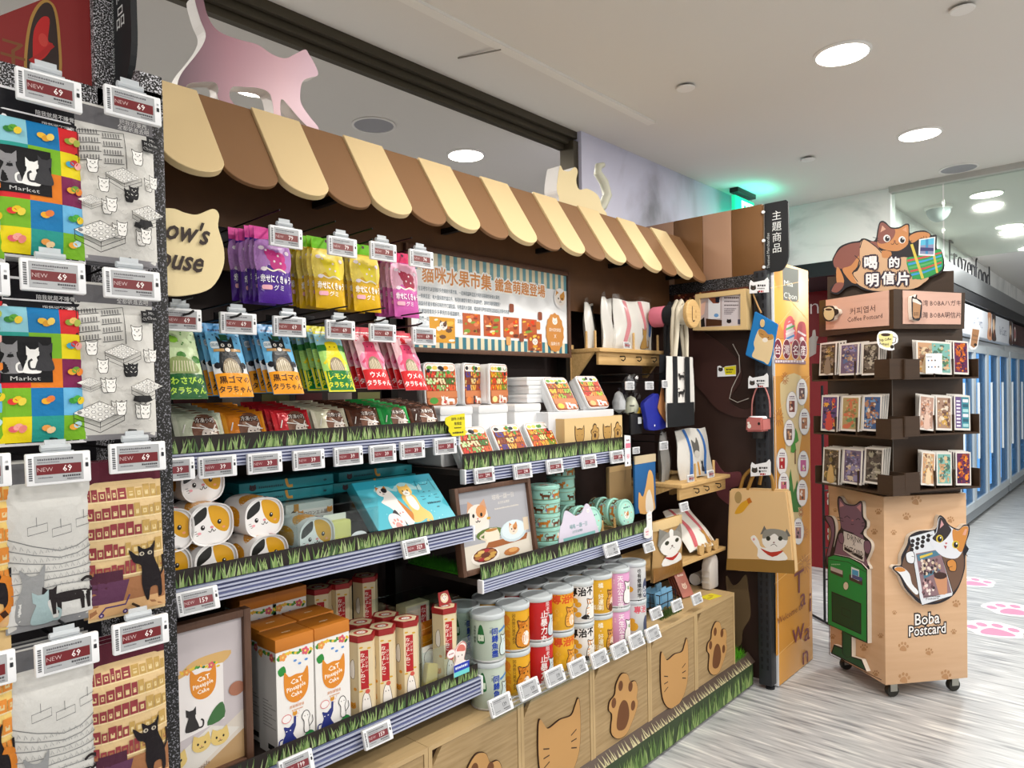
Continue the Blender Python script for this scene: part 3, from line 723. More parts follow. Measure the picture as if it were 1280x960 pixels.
# ================================================================= soft packs
def bulge(w, h, d, hdr=0, pw=4):
    hb = h * (1 - hdr)
    def b(u, v):
        a = max(0, 1 - abs(2 * u / w) ** pw); c = max(0, 1 - abs(2 * min(v, hb) / hb - 1) ** pw)
        return d * a * c if v < hb else 0
    return b
def pouch(name, w, h, d, art, m, back, hdr=.0, maxlen=.011, film=None, pw=4):
    """a filled flat pack: front skin with its print and a plain back"""
    r = thing(name, '', 'pack'); b = bulge(w, h, d, hdr, pw)
    M = MB(); M.grid(lambda i, j: ((i - .5) * w, -b((i - .5) * w, j * h) * .75 + .0002, j * h), 8, 10)
    M.grid(lambda i, j: ((.5 - i) * w, b((.5 - i) * w, j * h) * .6 + .0005, j * h), 8, 6)
    M.obj('back_film', back, r, smooth=60)
    A = Art(); art(A, w, h)
    A.obj('front_print', r, m, lambda u, v, hh: (u, -b(u, v) - .0009 - hh * 4, v), maxlen=maxlen)
    return r
# --- large laminated bags in the left bay
def art_market(A, w, h):
    A.rect(-w / 2, 0, w / 2, h, 'e8e8ec'); A.rect(-w * .49, h * .015, w * .49, h * .985, '14141a')
    for i, t in enumerate(('陪我就是不睡覺，', '陪我想不想要！')): A.text(w * .45, h * (.875 - i * .05), t, h * .033, 'e6e6e6', 'r', .01, .9, res=1)
    x = [-.49 * w, -.135 * w, .225 * w, .49 * w]; H = h * .80; z = lambda f: h * .02 + H * (1 - f)
    C = dict(a='8cc8d8', b='1878b4', r='d42a30', t='2a9a90', g='78b428', y='ecd81c', o='e07c20', p='7a2050', l='6cb8e4', k='101014')
    def c(i, j, f0, f1, k): A.rect(x[i], z(f1), x[j], z(f0), C[k])
    c(0, 1, 0, .19, 'a'); c(1, 2, 0, .19, 'b'); c(2, 3, 0, .19, 'r'); c(0, 1, .19, .22, 't'); c(1, 2, .19, .38, 'g'); c(2, 3, .19, .38, 'y'); c(1, 2, .38, .6, 'o'); c(2, 3, .38, .6, 'p')
    c(0, 1, .56, .6, 'r'); c(0, 1, .6, .81, 'g'); c(1, 2, .6, .81, 'b'); c(2, 3, .6, .81, 'l'); c(0, 1, .81, 1, 'y'); c(1, 2, .81, 1, 't'); c(2, 3, .81, 1, 'g')
    A.rect(x[0], z(.56), x[0] + w * .60, z(.22), C['k'])
    catsit(A, -w * .33, z(.49), h * .19, '8a8a8e', 1); catsit(A, -w * .12, z(.49), h * .16, 'f2f2f0', -1); catsit(A, w * .02, z(.47), h * .17, '38383c', -1)
    A.text(-w * .19, z(.545), 'Market', h * .035, 'c8c8c8', 'c', 0, 1.5, res=1)
    def fr(i, f, s, *cs):
        cx = (x[i] + x[i + 1]) / 2; q = w * .055
        for n, col in enumerate(cs): A.ell(cx + (n - .5) * q * .9, z(f) + (n % 2) * q * .5 * s, q, q * .75, col, 9, n * .5)
    fr(0, .10, 1, '2f7a34', '5aa038', 'e6c83c'); fr(1, .10, -1, 'e8b83c', 'd89c30', 'f0cc60'); fr(2, .10, 1, '88a03c', 'e8c070', 'a8b850'); fr(2, .28, 1, '3c9cc0', 'c83438', 'f0b0a8'); fr(2, .48, 1, 'e0a02c', '6aa03a', 'e88430')
    fr(0, .70, 1, 'd83434', 'e8c428', 'e8d048'); fr(1, .70, 1, 'e8a82c', 'e07c3c'); fr(2, .70, 1, '389438', '4caa40', 'e8c828'); fr(0, .9, 1, 'e0606c', 'f4a8a0', 'e88880'); fr(1, .9, -1, 'e8a050', 'f0d0a0'); fr(2, .9, 1, 'e8a83c', 'b8dce8')
def artcat(A, x, y, s, fill='f2f1ee', eye=True, arms=True):
    k = '1c1c1e'; q = A.at(x, y, s * 1.28)
    q.blob([(-.3, -.75), (-.42, -.2), (-.38, .0), (-.45, .5), (-.25, .36), (.25, .36), (.45, .5), (.38, 0), (.42, -.2), (.3, -.75), (0, -.8)], fill, k, .05, 3)
    f = 'f2f1ee' if fill[0] in '23' else k
    for a in (-.16, .16): q.ell(a, .1, .045, .06, f, 6)
    q.line([(-.08, -.02), (0, -.08), (.08, -.02)], .04, f)
    if arms: q.line([(-.28, -.3), (-.12, -.42)], .05, f); q.line([(.28, -.3), (.12, -.42)], .05, f)
def crate(A, x, y, s):
    k = '242426'; q = A.at(x, y, s * 1.15)
    q.blob([(-1, .1), (0, -.35), (1, .15), (0, .6)], 'efeeea', k, .03, 0)
    for a in range(4):
        for b in range(4): q.ell(-.74 + a * .25 + b * .25, .12 - a * .112 + b * .12, .1, .08, '8a8a8a', 6); q.ell(-.74 + a * .25 + b * .25, .12 - a * .112 + b * .12, .075, .06, 'f4f3f0', 6)
    for pts in ([(-1, .1), (-1, -.35), (0, -.82), (0, -.35)], [(1, .15), (1, -.3), (0, -.82)], [(-1, -.12), (0, -.58), (1, -.08)]): q.line(pts, .03, k)
def art_linecats(A, w, h):
    A.rect(-w / 2, 0, w / 2, h, 'd8d7d3'); A.rect(-w / 2, h * .87, w / 2, h * .985, '6c6b6f'); A.rect(-w / 2, 0, w / 2, h * .035, '8c8b90')
    A.text(w * .45, h * .915, '把我的東西，', h * .038, 'e6e6e6', 'r', .01, .9, res=1); A.text(w * .45, h * .88, '全都裝進去吧', h * .036, 'e6e6e6', 'r', .01, .9, res=1)
    k = '2c2c2e'; Z = lambda f: h * .85 - f * h * .8; X = lambda f: -w / 2 + f * w
    for i in range(4):
        for j in (0, 1):
            A.line([(X(.03 + j * .28), Z(.08 + i * .07 - j * .0)), (X(.29 + j * .28), Z(.055 + i * .07))], h * .004, k)
            for n in range(7): xx = X(.05 + j * .28 + n * .034); A.line([(xx, Z(.07 + i * .07 - n * .003)), (xx, Z(.035 + i * .07 - n * .003))], w * .012, '6a6a6c', same=n > 0)
    A.line([(X(.02), Z(.34)), (X(.02), Z(.05)), (X(.6), Z(.0)), (X(.6), Z(.3))], h * .005, k)
    for a, b in ((.3, .0), (.3, .32)): pass
    g = random.Random(2)
    for i in range(26):
        x, y = g.uniform(.05, .9), g.uniform(.3, .95); A.line([(X(x), Z(y)), (X(x + .06), Z(y + .012)), (X(x + .09), Z(y - .005))], h * .0022, 'b4b3b0')
    crate(A, X(.54), Z(.38), w * .2); crate(A, X(.22), Z(.86), w * .26); crate(A, X(.84), Z(.66), w * .2); crate(A, X(.1), Z(.62), w * .12)
    artcat(A, X(.7), Z(.2), w * .13); artcat(A, X(.13), Z(.33), w * .12); artcat(A, X(.25), Z(.47), w * .12); artcat(A, X(.9), Z(.38), w * .11); artcat(A, X(.62), Z(.5), w * .11, '28282a'); artcat(A, X(.33), Z(.62), w * .12); artcat(A, X(.45), Z(.8), w * .12); artcat(A, X(.76), Z(.83), w * .13)
    A.poly([(X(.66), Z(.76)), (X(.68), Z(.72)), (X(.83), Z(.72)), (X(.86), Z(.76)), (X(.76), Z(.78))], '28282a')
    A.rect(X(.83), Z(.12), X(.985), Z(.02), '16161a'); A.text(X(.905), Z(.06), 'Mia', h * .026, 'd0d0d0', 'c', 0, res=1); A.text(X(.905), Z(.1), "C'bon", h * .026, 'd0d0d0', 'c', 0, res=1)
def art_greyshelf(A, w, h):
    A.rect(-w / 2, 0, w / 2, h, 'cfcfcc'); A.rect(-w / 2, h * .86, w / 2, h * .99, '6a6b70'); A.rect(-w / 2, 0, w / 2, h * .05, '8a8c90')
    X = lambda f: -w / 2 + f * w; Z = lambda f: h * .85 - f * h * .8; k = '7c7e80'
    for x, y in ((.35, .3), (.62, .33), (.9, .28)): A.line([(X(x - .1), Z(y)), (X(x + .12), Z(y - .02)), (X(x + .12), Z(y + .04)), (X(x - .1), Z(y + .06))], h * .004, k, True); A.line([(X(x), Z(y)), (X(x), Z(y - .07))], h * .003, k)
    for i in range(6):
        A.line([(X(.0), Z(.36 + i * .085)), (X(.3), Z(.44 + i * .065)), (X(.6), Z(.5 + i * .05)), (X(.8), Z(.48 + i * .055)), (X(1), Z(.42 + i * .07))], h * .005, k)
        for n in range(14):
            x = .02 + n * .07; y = .36 + i * .085 + (.08 - i * .02) * min(x / .3, 1) + .03; A.line([(X(x), Z(y + .03)), (X(x + .012), Z(y - .0)), (X(x + .035), Z(y + .03))], h * .003, '9a9c9e', same=n > 0)
    A.poly([(X(.0), Z(1)), (X(.02), Z(.86)), (X(.35), Z(.8)), (X(1), Z(.84)), (X(1), Z(1))], 'd0d1d0')
    A.poly(smooth([(X(.12), Z(1)), (X(.1), Z(.85)), (X(.17), Z(.72)), (X(.14), Z(.6)), (X(.24), Z(.65)), (X(.34), Z(.65)), (X(.42), Z(.58)), (X(.4), Z(.76)), (X(.44), Z(.9)), (X(.44), Z(1))], 4), '8e9092')
    catwalk(A, X(.68), Z(.97), w * .62, '241e20', -1); catsit(A, X(.38), Z(1.02), h * .2, '9db4b8', 1)
def art_maroon(A, w, h, warm=False):
    d, c_, b1, b2, fl = ('5a2030', 'd9bd8e', '8c3a40', 'b89858', '9a6a48') if not warm else ('e8c890', 'e8c878', '58a898', 'd88838', 'd8b070')
    A.rect(-w / 2, 0, w / 2, h, c_); A.rect(-w / 2, h * .86, w / 2, h, d); X = lambda f: -w / 2 + f * w; Z = lambda f: h * .86 - f * h * .84
    g = random.Random(3)
    for i, f in enumerate((.13, .27, .41, .56, .7)):
        A.rect(X(0), Z(f + .012), X(1), Z(f), 'e8d2a4'); n = 11 if i % 2 else 9; x = .01; first = True
        while x < .97:
            q = g.uniform(.05, .11); A.rect(X(x), Z(f), X(min(x + q, .99)), Z(f - g.uniform(.07, .105)), b1 if x < .45 + .1 * (i % 3) else b2, not first); first = False
            A.rect(X(x + q * .25), Z(f - .02), X(min(x + q * .75, .98)), Z(f - .055), 'd8c494' if i < 4 else fl, True); x += q + .012
    A.rect(X(0), Z(1), X(1), Z(.73), fl); A.rect(X(0), Z(1), X(1), Z(.9), 'd2a878'); A.rect(X(0), Z(.8), X(.42), Z(.66), '4a2436'); A.poly([(X(.0), Z(.9)), (X(0), Z(.74)), (X(.5), Z(.74)), (X(.42), Z(.9))], '5a3450')
    A.line([(X(.12), Z(.985)), (X(.2), Z(.93)), (X(.45), Z(.93)), (X(.5), Z(.86))], h * .01, '4c3a70')
    for x in (.15, .45): A.ell(X(x), Z(.985), w * .035, w * .035, '4c3a70', 8); A.ell(X(x), Z(.985), w * .015, w * .015, 'c8b8d0', 6)
    k = '1a1418'
    A.poly(smooth([(X(.62), Z(.5)), (X(.63), Z(.58)), (X(.5), Z(.52)), (X(.56), Z(.62)), (X(.66), Z(.66)), (X(.66), Z(.8)), (X(.72), Z(.92)), (X(.76), Z(.93)), (X(.78), Z(.84)), (X(.88), Z(.84)), (X(.9), Z(.92)), (X(.95), Z(.9)), (X(.93), Z(.74)), (X(.84), Z(.6)), (X(.86), Z(.48)), (X(.8), Z(.52)), (X(.7), Z(.53))], 3), k)
    A.line(smooth([(X(.92), Z(.76)), (X(.98), Z(.7)), (X(.97), Z(.6))], 4, False), w * .03, k)
    for x in (.67, .78): A.ell(X(x), Z(.565), w * .035, w * .03, 'b8b0a0', 8); A.ell(X(x + .004), Z(.565), w * .014, w * .02, '1a1418', 6)
    if warm: A.line(smooth([(X(.8), Z(.95)), (X(.97), Z(.85)), (X(.96), Z(.7)), (X(.86), Z(.66))], 5, False), w * .09, 'c87828'); A.line([(X(.86), Z(.92)), (X(.92), Z(.9))], w * .08, '3a2010')
BACKF = mat('bag_back_film', 'dcdce2', .35)
BAGW, BAGH = .126, .272
protos = {}
for nm, fn in (('market', art_market), ('line', art_linecats), ('grey', art_greyshelf), ('maroon', art_maroon), ('warm', lambda A, w, h: art_maroon(A, w, h, True))):
    protos[nm] = pouch('laminated_bag', BAGW, BAGH, .011, fn, PLASTIC_BAG, BACKF, .15, .018)
rows = [(('market', -56, 322), ('market', 53, 325), ('line', 150, 330)), (('market', -52, 556), ('market', 54, 556), ('line', 149, 549)), (('warm', -44, 798), ('grey', 65, 782), ('maroon', 160, 768)), (('warm', -40, 1018), ('grey', 70, 1010), ('maroon', 165, 990))]
ld = {'market': 'market patchwork bag', 'line': 'white line-drawn cats bag', 'grey': 'pale bag with a black walking cat', 'maroon': 'maroon and cream bag with a black cat', 'warm': 'orange shelf-print bag with a tabby tail'}
rw_ = ['top row', 'second row', 'third row', 'bottom row']
used = set()
for i, row in enumerate(rows):
    for nm, px, py in row:
        p = W(px, py, 1.345)
        for j in range(3 if px > 0 else 1):
            wh = rw_[i] if px > -50 or nm != 'market' else rw_[i] + ' cut by the frame'
            lab = '%s, front of the %s' % (ld[nm], wh) if j == 0 else '%s, %s bag back from the front, %s' % (ld[nm], ['', 'second', 'third'][j], wh)
            q = (p.x, p.y + .022 * j, p.z)
            r = protos[nm] if nm not in used else dup(protos[nm], q); used.add(nm)
            r.location = q; r.rotation_euler.x = -.03; r['label'] = lab; r['category'] = 'bag'
            r['group'] = 'laminated bags hanging in the left bay' if j == 0 else 'bags behind the front %s bag %s' % (nm, rw_[i])
tg = [((61.5, 114), '69', 'price tag 69 over the top patchwork bag'), ((166, 133), '69', 'price tag 69 over the top line-drawn bag'), ((66.5, 346), '69', 'price tag 69 over the second patchwork bag'), ((165, 356), '69', 'price tag 69 over the second line-drawn bag'),
      ((-34, 346), '69', 'price tag at the left edge, second row, mostly cut off'), ((73, 585), '69', 'price tag 69 over the third-row grey shelf bag'), ((172, 571.5), '69', 'price tag 69 over the third-row maroon bag'), ((-32, 590), '69', 'price tag at the left edge, third row, mostly cut off'),
      ((84, 817), '69', 'price tag 69 over the bottom grey shelf bag'), ((176, 792), '69', 'price tag 69 over the bottom maroon bag'), ((-26, 842), '69', 'price tag at the left edge, bottom row, mostly cut off')]
for (px, py), n, lab in tg:
    p = W(px, py, 1.305)
    price_tag(p, n, lab, '6e1c22', rx=-.06)
    peg((p.x, 1.31, p.z + .012), 1.86, 'wire hook behind the ' + lab)

# ================================================================= section one: hanging sweets and fish sticks
def art_gummy(c0, c1, top, fruit, txt='ffffff'):
    def f(A, w, h):
        A.rect(-w / 2, 0, w / 2, h, c0); A.rect(-w / 2, h * .84, w / 2, h, top); A.ell(0, h * .965, w * .05, w * .05, '503040', 8)
        A.poly(smooth([(-w * .5, h * .8), (0, h * .84), (w * .5, h * .8), (w * .5, h * .46), (.1 * w, h * .42), (-w * .2, h * .5), (-w * .5, h * .42)], 3), c1)
        g = random.Random(3)
        for a, b, r in ((-.08, .62, .17), (.14, .6, .17), (.02, .52, .18), (.2, .5, .13), (-.2, .66, .1)): A.ell(w * a, h * b, w * r, w * r, fruit, 12); A.ell(w * (a - .05), h * (b + .03), w * .035, w * .035, 'f8e8f0', 6)
        A.line(smooth([(-w * .3, h * .46), (-.1 * w, h * .42), (.1 * w, h * .45), (.3 * w, h * .41)], 4, False), h * .02, 'f4ecd8')
        for a, b in ((-.36, .72), (-.34, .44), (.38, .68)): A.ell(w * a, h * b, w * .08, w * .06, 'f0e4f0', 8)
        A.text(0, h * .27, '幸せにくきゅう', h * .115, txt, 'c', .03, .98 * w / h * 1.15, res=1, out=c0, ow=.06); A.text(.05 * w, h * .17, 'グミ', h * .08, txt, 'c', .02, res=1)
        A.rr(-w * .42, h * .17, -w * .14, h * .23, h * .02, 'f0b0c0' if txt == 'ffffff' else 'fff4d0')
    return f
# each hook: (front pack foot px, py, kind, how many), the rest hang behind it
GUM = {'purple': art_gummy('4a1f8c', 'b07cc4', 'd84c9c', 'd03c8c'), 'yellow': art_gummy('d8ac14', 'ecd45c', '6cb820', 'f0dc38'), 'pink': art_gummy('c85ca8', 'e8b0c8', 'd83c6c', 'a82848')}
GBACK = {'purple': mat('pack_purple', '3a1870', .3), 'yellow': mat('pack_yellow', 'c09a14', .3), 'pink': mat('pack_pink', 'b84c94', .3)}
gp = {}
ORD = ['front', 'second', 'third', 'fourth', 'fifth', 'sixth']
GW, GH = .094, .195
def hangpack(lst, store, mk, lean, dy, sh, names, cat, grp, hk):
    for px, py, Y, k, n, w in lst:
        p = W(px, py, Y)
        for j in range(n):
            new = k not in store
            if new: store[k] = mk(k)
            q = (p.x - .002 * j * (j % 2), p.y + dy * j, p.z + .004 * (j % 3) + .0015 * j)
            r = store[k] if new else dup(store[k], q)
            r.location = q; r.rotation_euler = (lean + .03 * (j % 2), 0, rnd.uniform(-.05, .05) if j else 0)
            r['category'] = cat; r['label'] = names(k, j, w); r['group'] = grp(k, j, w)
        peg((p.x, Y - .03 if hk > .1 else Y - .03, p.z + hk), 1.955, 'wire hook carrying the %s %ss, %s' % (k, cat, w))
hangpack([(345, 380, 1.665, 'purple', 6, 'left end'), (414, 386, 1.675, 'yellow', 6, 'left of the two yellow hooks'), (460, 390, 1.675, 'yellow', 5, 'right of the two yellow hooks'), (509, 397, 1.665, 'pink', 5, 'right end')],
         gp, lambda k: pouch('gummy_pouch', GW, GH, .011, GUM[k], FILM, GBACK[k], .16, .011), -.10, .024, 0,
         lambda k, j, w: ('front %s gummy pouch, %s' % (k, w)) if j == 0 else '%s gummy pouch, %s back from the front, %s' % (k, ORD[j], w), 'pouch', lambda k, j, w: 'gummy pouches in the top row' if j == 0 else '%s pouches behind the front one, %s' % (k, w), .20)
def art_fish(sky, band, body, txtc, name, kind, edge):
    def f(A, w, h):
        A.rect(-w / 2, 0, w / 2, h, sky); A.rect(-w / 2, h * .9, w / 2, h, edge); greek(A, -w * .4, h * .92, w * .8, h * .03, 'ffffff' if kind != 'cat' else '28406a', 2)
        g = random.Random(5)
        for i in range(10): A.ell(w * g.uniform(-.45, .45), h * g.uniform(.7, .9), w * .022, w * .03, {'cat': '1c3c6c', 'plum': 'd03050', 'lemon': 'f0e040', 'wasabi': '3c8c2c'}[kind], 6, g.random(), same=i > 0)
        if kind == 'lemon': A.rect(-w / 2, h * .62, w / 2, h * .72, '2c7a34'); A.rect(-w / 2, h * .3, w / 2, h * .62, 'a8d870')
        if kind == 'wasabi':
            for i in range(7): A.ell(w * g.uniform(-.4, .4), h * g.uniform(.42, .85), w * .13, h * .05, g.choice(['8cc83c', '5aa830', 'd8ecc0', '3c7c2c']), 8, g.uniform(-1, 1))
        if kind == 'cat': A.rect(-w / 2, h * .3, w / 2, h * .45, 'e4e8ec'); A.rr(-w * .44, h * .66, -w * .2, h * .76, h * .03, 'e8f0f4'); A.text(-w * .32, h * .69, '国産', h * .05, '2c6a84', res=1)
        if kind == 'plum': A.ell(-w * .3, h * .45, w * .2, h * .14, 'e890b0', 10); A.ell(w * .35, h * .5, w * .2, h * .14, 'e890b0', 10)
        if kind != 'wasabi':
            # the round-bellied mascot with a window of dried fish sticks
            A.poly(smooth([(-w * .28, h * .3), (-w * .3, h * .5), (-w * .22, h * .66), (-w * .24, h * .84 if kind == 'cat' else h * .74), (-w * .1, h * .77), (w * .1, h * .77), (w * .22, h * .84 if kind == 'cat' else h * .74), (w * .22, h * .64), (w * .32, h * .48), (w * .3, h * .3)], 3), body)
            if kind == 'cat':
                A.rect(-w * .13, h * .78, w * .1, h * .87, '20603c'); A.rect(-w * .17, h * .77, w * .14, h * .79, '184c30')
                for s in (-1, 1): A.ell(s * w * .1 - .01 * w, h * .7, w * .055, h * .026, 'e8e4dc', 8); A.ell(s * w * .1 - .01 * w, h * .7, w * .02, h * .018, '201818', 6); A.ell(s * w * .38, h * .42, w * .09, h * .045, '181820', 8)
                A.rect(-w * .4, h * .61, -w * .1, h * .65, 'b08850'); A.rect(w * .1, h * .61, w * .4, h * .65, 'b08850'); A.ell(0, h * .635, w * .08, h * .03, 'e8e0d8', 8)
            else:
                for s in (-1, 1): A.ell(s * w * .09, h * .68, w * .025, h * .012, '402020', 6); A.line([(s * w * .25, h * .5), (s * w * .42, h * .42)], w * .08, body)
                if kind == 'plum': A.ell(0, h * .84, w * .1, h * .06, 'c8202c', 10); A.line([(-w * .14, h * .79), (w * .14, h * .79)], h * .02, 'c8202c')
                else:
                    for s in range(-2, 3): A.line([(s * w * .05, h * .79), (s * w * .07, h * .85)], w * .025, 'f8f8f0', same=s > -2)
            A.poly(smooth([(-w * .24, h * .3), (-w * .2, h * .46), (0, h * .52), (w * .2, h * .46), (w * .24, h * .3)], 3), '8a7a60')
            for i in range(9): x = (i - 4) * w * .05; A.line([(x, h * .3), (x * .9 + w * .01 * (i % 3 - 1), h * (.49 - abs(i - 4) * .014))], w * .026, 'd8ccb0', same=i > 0)
        else:
            A.poly(smooth([(-w * .4, h * .33), (-w * .36, h * .5), (0, h * .54), (w * .3, h * .46), (w * .36, h * .33)], 3), '8a9a60')
            for i in range(8): A.line([(-w * .32 + i * w * .08, h * .34), (-w * .25 + i * w * .07, h * .48)], w * .024, 'd4d0b0', same=i > 0)
        A.rect(-w * .5, 0, w * .5, h * .31, edge if kind == 'lemon' else band); A.rect(-w * .44, h * .02, w * .44, h * .31, band)
        A.text(w * .02, h * .18, name, h * .105, txtc, 'c', .04, .95, res=1); A.text(0, h * .06, 'タラちゃん', h * .095, txtc, 'c', .04, .9, res=1)
    return f
FI = {'wasabi': art_fish('c8dcae', '1c5c2c', '6cb030', 'b8e050', 'わさびの', 'wasabi', '7cb848'), 'sesame': art_fish('6cb4e0', 'f09c14', '1c2024', '3c2010', '黒ゴマの', 'cat', '4c9cd8'),
      'lemon': art_fish('9cd0e0', '187834', 'ecd820', 'e8e830', 'レモンの', 'lemon', 'e4dc28'), 'plum': art_fish('f0c4cc', 'd01c24', 'd84870', 'fceeee', 'ウメの', 'plum', 'd84858')}
FBACK = {'wasabi': mat('pack_green', '5c9838', .3), 'sesame': mat('pack_blue', '3c88c4', .3), 'lemon': mat('pack_lemon', '4c9838', .3), 'plum': mat('pack_red', 'b02434', .3)}
fp = {}
fcol = {'wasabi': 'green wasabi', 'sesame': 'blue black-cat', 'lemon': 'green lemon', 'plum': 'red plum'}
hangpack([(237, 499, 1.60, 'wasabi', 5, 'left end'), (296, 497, 1.60, 'sesame', 6, 'left of the two blue hooks'), (361, 493, 1.60, 'sesame', 6, 'right of the two blue hooks'), (428, 490, 1.60, 'lemon', 6, 'middle'), (475, 487, 1.60, 'plum', 5, 'left of the two red hooks'), (521, 488, 1.60, 'plum', 5, 'right of the two red hooks')],
         fp, lambda k: pouch('fish_stick_pack', .083, .19, .008, FI[k], FILM, FBACK[k], .1, .011), -.42, .03, 0,
         lambda k, j, w: ('front %s fish stick pack, %s' % (fcol[k], w)) if j == 0 else '%s fish stick pack, %s back from the front, %s' % (fcol[k], ORD[j], w), 'pack', lambda k, j, w: 'fish stick packs in the second row' if j == 0 else '%s packs behind the front one, %s' % (fcol[k], w), .19)
for px, py, n, lab in ((357, 297, '79', 'price tag 79 over the purple pouches'), (427.5, 309, '79', 'price tag 79 over the left yellow pouches'), (478.5, 315, '79', 'price tag 79 over the right yellow pouches'), (526, 324, '74', 'price tag 74 over the pink pouches'),
                       (226, 400, '69', 'price tag 69 over the green wasabi packs, half behind the post'), (297.5, 404.5, '69', 'price tag 69 over the left blue packs'), (361.5, 408.5, '69', 'price tag 69 over the right blue packs'), (425, 412.5, '69', 'price tag 69 over the lemon packs'), (478, 416.5, '69', 'price tag 69 over the left red packs'), (529.5, 420.5, '69', 'price tag 69 over the right red packs')):
    price_tag(W(px, py, 1.625), n, lab, '7c3c3c')
# --- snack bars standing in rows on the top shelf
SB = [('pale green', 'c4cbb4', 'd8dcc8'), ('orange', 'd8801c', 'e89c30'), ('red', 'b01c28', 'd03038'), ('ivory', 'd0ccb4', 'e4e0cc'), ('brown', '4a2c20', '6c4430'), ('green', '1c8c40', '38b458'), ('dark brown', '3c241c', '5c3828')]
def art_bar(c0, c1):
    def f(A, w, h):
        A.rect(-w / 2, 0, w / 2, h, c0); A.rect(-w / 2, 0, -w * .42, h, c1, True); A.rect(w * .42, 0, w / 2, h, c1); g = random.Random(9)
        A.poly(smooth([(-w * .1, h * .1), (-w * .18, h * .5), (0, h * .92), (w * .3, h * .85), (w * .36, h * .3), (w * .25, h * .1)], 3), '7a5444')
        for i in range(10): A.ell(w * g.uniform(-.1, .3), h * g.uniform(.15, .8), w * .06, h * .07, g.choice(['3c2018', 'e8dcd0', 'a88470', '503028']), 7)
        [A.line([(w * g.uniform(-.4, .3), h * g.uniform(.1, .5)), (w * g.uniform(-.3, .42), h * g.uniform(.4, .95))], h * .03, 'f0ece8') for _ in range(5)]; A.ell(w * .12, h * .3, w * .13, h * .16, 'e0d4cc', 10)  # white slashes paint foil highlights into the wrapper print
        for s in (-1, 1): A.ell(w * (.12 + s * .05), h * .33, w * .02, h * .025, '201410', 6)
        A.text(w * .1, h * .66, '冷凍小巧', h * .17, 'f0e8e0', 'c', .02, .8, res=1, out='3c2018', ow=.1)
    return f
cx_ = [(254, 548), (311, 545), (371, 542), (419, 540), (461, 537), (499, 534), (535, 531)]
for i, ((nm, c0, c1), (px, py)) in enumerate(zip(SB, cx_)):
    pr = pouch('snack_bar', .118 if i < 1 else .108, .085, .010, art_bar(c0, c1), FOIL, mat('bar_' + c0, c0, .3), 0, .02)
    p = W(px, py, 1.672); z = ZA1 + .012
    for j in range(6):
        q = (p.x, 1.676 + .032 * j, z + .0045 * j)
        r = pr if j == 0 else dup(pr, q)
        r.location = q; r.rotation_euler = (-.42 + .015 * (j % 3), 0, rnd.uniform(-.04, .04)); r['category'] = 'snack bar'
        r['label'] = '%s wrapped snack bar at the front of its row on the top shelf' % nm if j == 0 else '%s snack bar, %s back from the front of its row' % (nm, ORD[j])
        r['group'] = 'snack bars at the front of the top shelf' if j == 0 else '%s snack bars behind the front one' % nm
    c = thing('picture_card', 'small picture card standing behind the %s snack bars' % nm, 'card', (p.x - .03, 1.93, ZA1), group='picture cards behind the snack bars')
    box('card', mat('card_' + 'abc'[i % 3], ['6a6a38', '5c1418', '8c8078'][i % 3], .5), -.045, 0, 0, .045, .004, .135, c)
    A = Art(); A.ell(.0, .07, .026, .03, 'c0b8ac'); catface(A, 0, .075, .02, 'd0c8bc'); A.obj('card_print', c, INK, y=-.0004)
for i, (px, py) in enumerate(((217, 587), (271.5, 583), (330.5, 578.5), (385.5, 574.5), (435, 570), (478, 567), (515, 562.5), (556, 557.5))):
    price_tag(W(px, py, 1.622), '39', 'price tag 39 on the top left rail, ' + ['at the speckled post', 'under the pale green bars', 'under the orange bars', 'under the red bars', 'under the ivory bars', 'under the brown bars', 'under the green bars', 'at the right end of the rail'][i], '7c3038', clip=False, rx=-.05)
# --- cat-head board
r = thing('cat_head_sign', 'cream plywood cat-head sign with dark script letters beside the speckled post', 'sign')
P = lambda px, py: (lambda w: (w.x, w.z))(W(px, py, 1.52))
r.location = (0, 1.52, 0)
pts = smooth([P(*q) for q in ((150, 262), (160, 285), (170, 266), (212, 260), (232, 266), (247, 268), (266, 261), (274, 268), (273, 284), (280, 310), (279, 335), (264, 360), (235, 369), (205, 368), (160, 350), (145, 310))], 4)
MB().prism(pts, 0, .012).obj('board', mat('pale_ply', 'ecd9a8', .55), r, .001, 1)
A = Art(); a, b = P(233, 306), P(232, 343)
ink_ = '2c1c14'
for (t, (x, z)) in (("Meow's", P(262, 307)), ('House', P(254, 341))): A.text(x, z, t, .062, ink_, 'r', .022, .8, -.02, sh=.4)
A.obj('script_letters', r, INK, y=-.004)
box('hanger', DARKM, pts[10][0] + .02, .012, 1.86, pts[10][0] + .03, .44, 1.87, r)

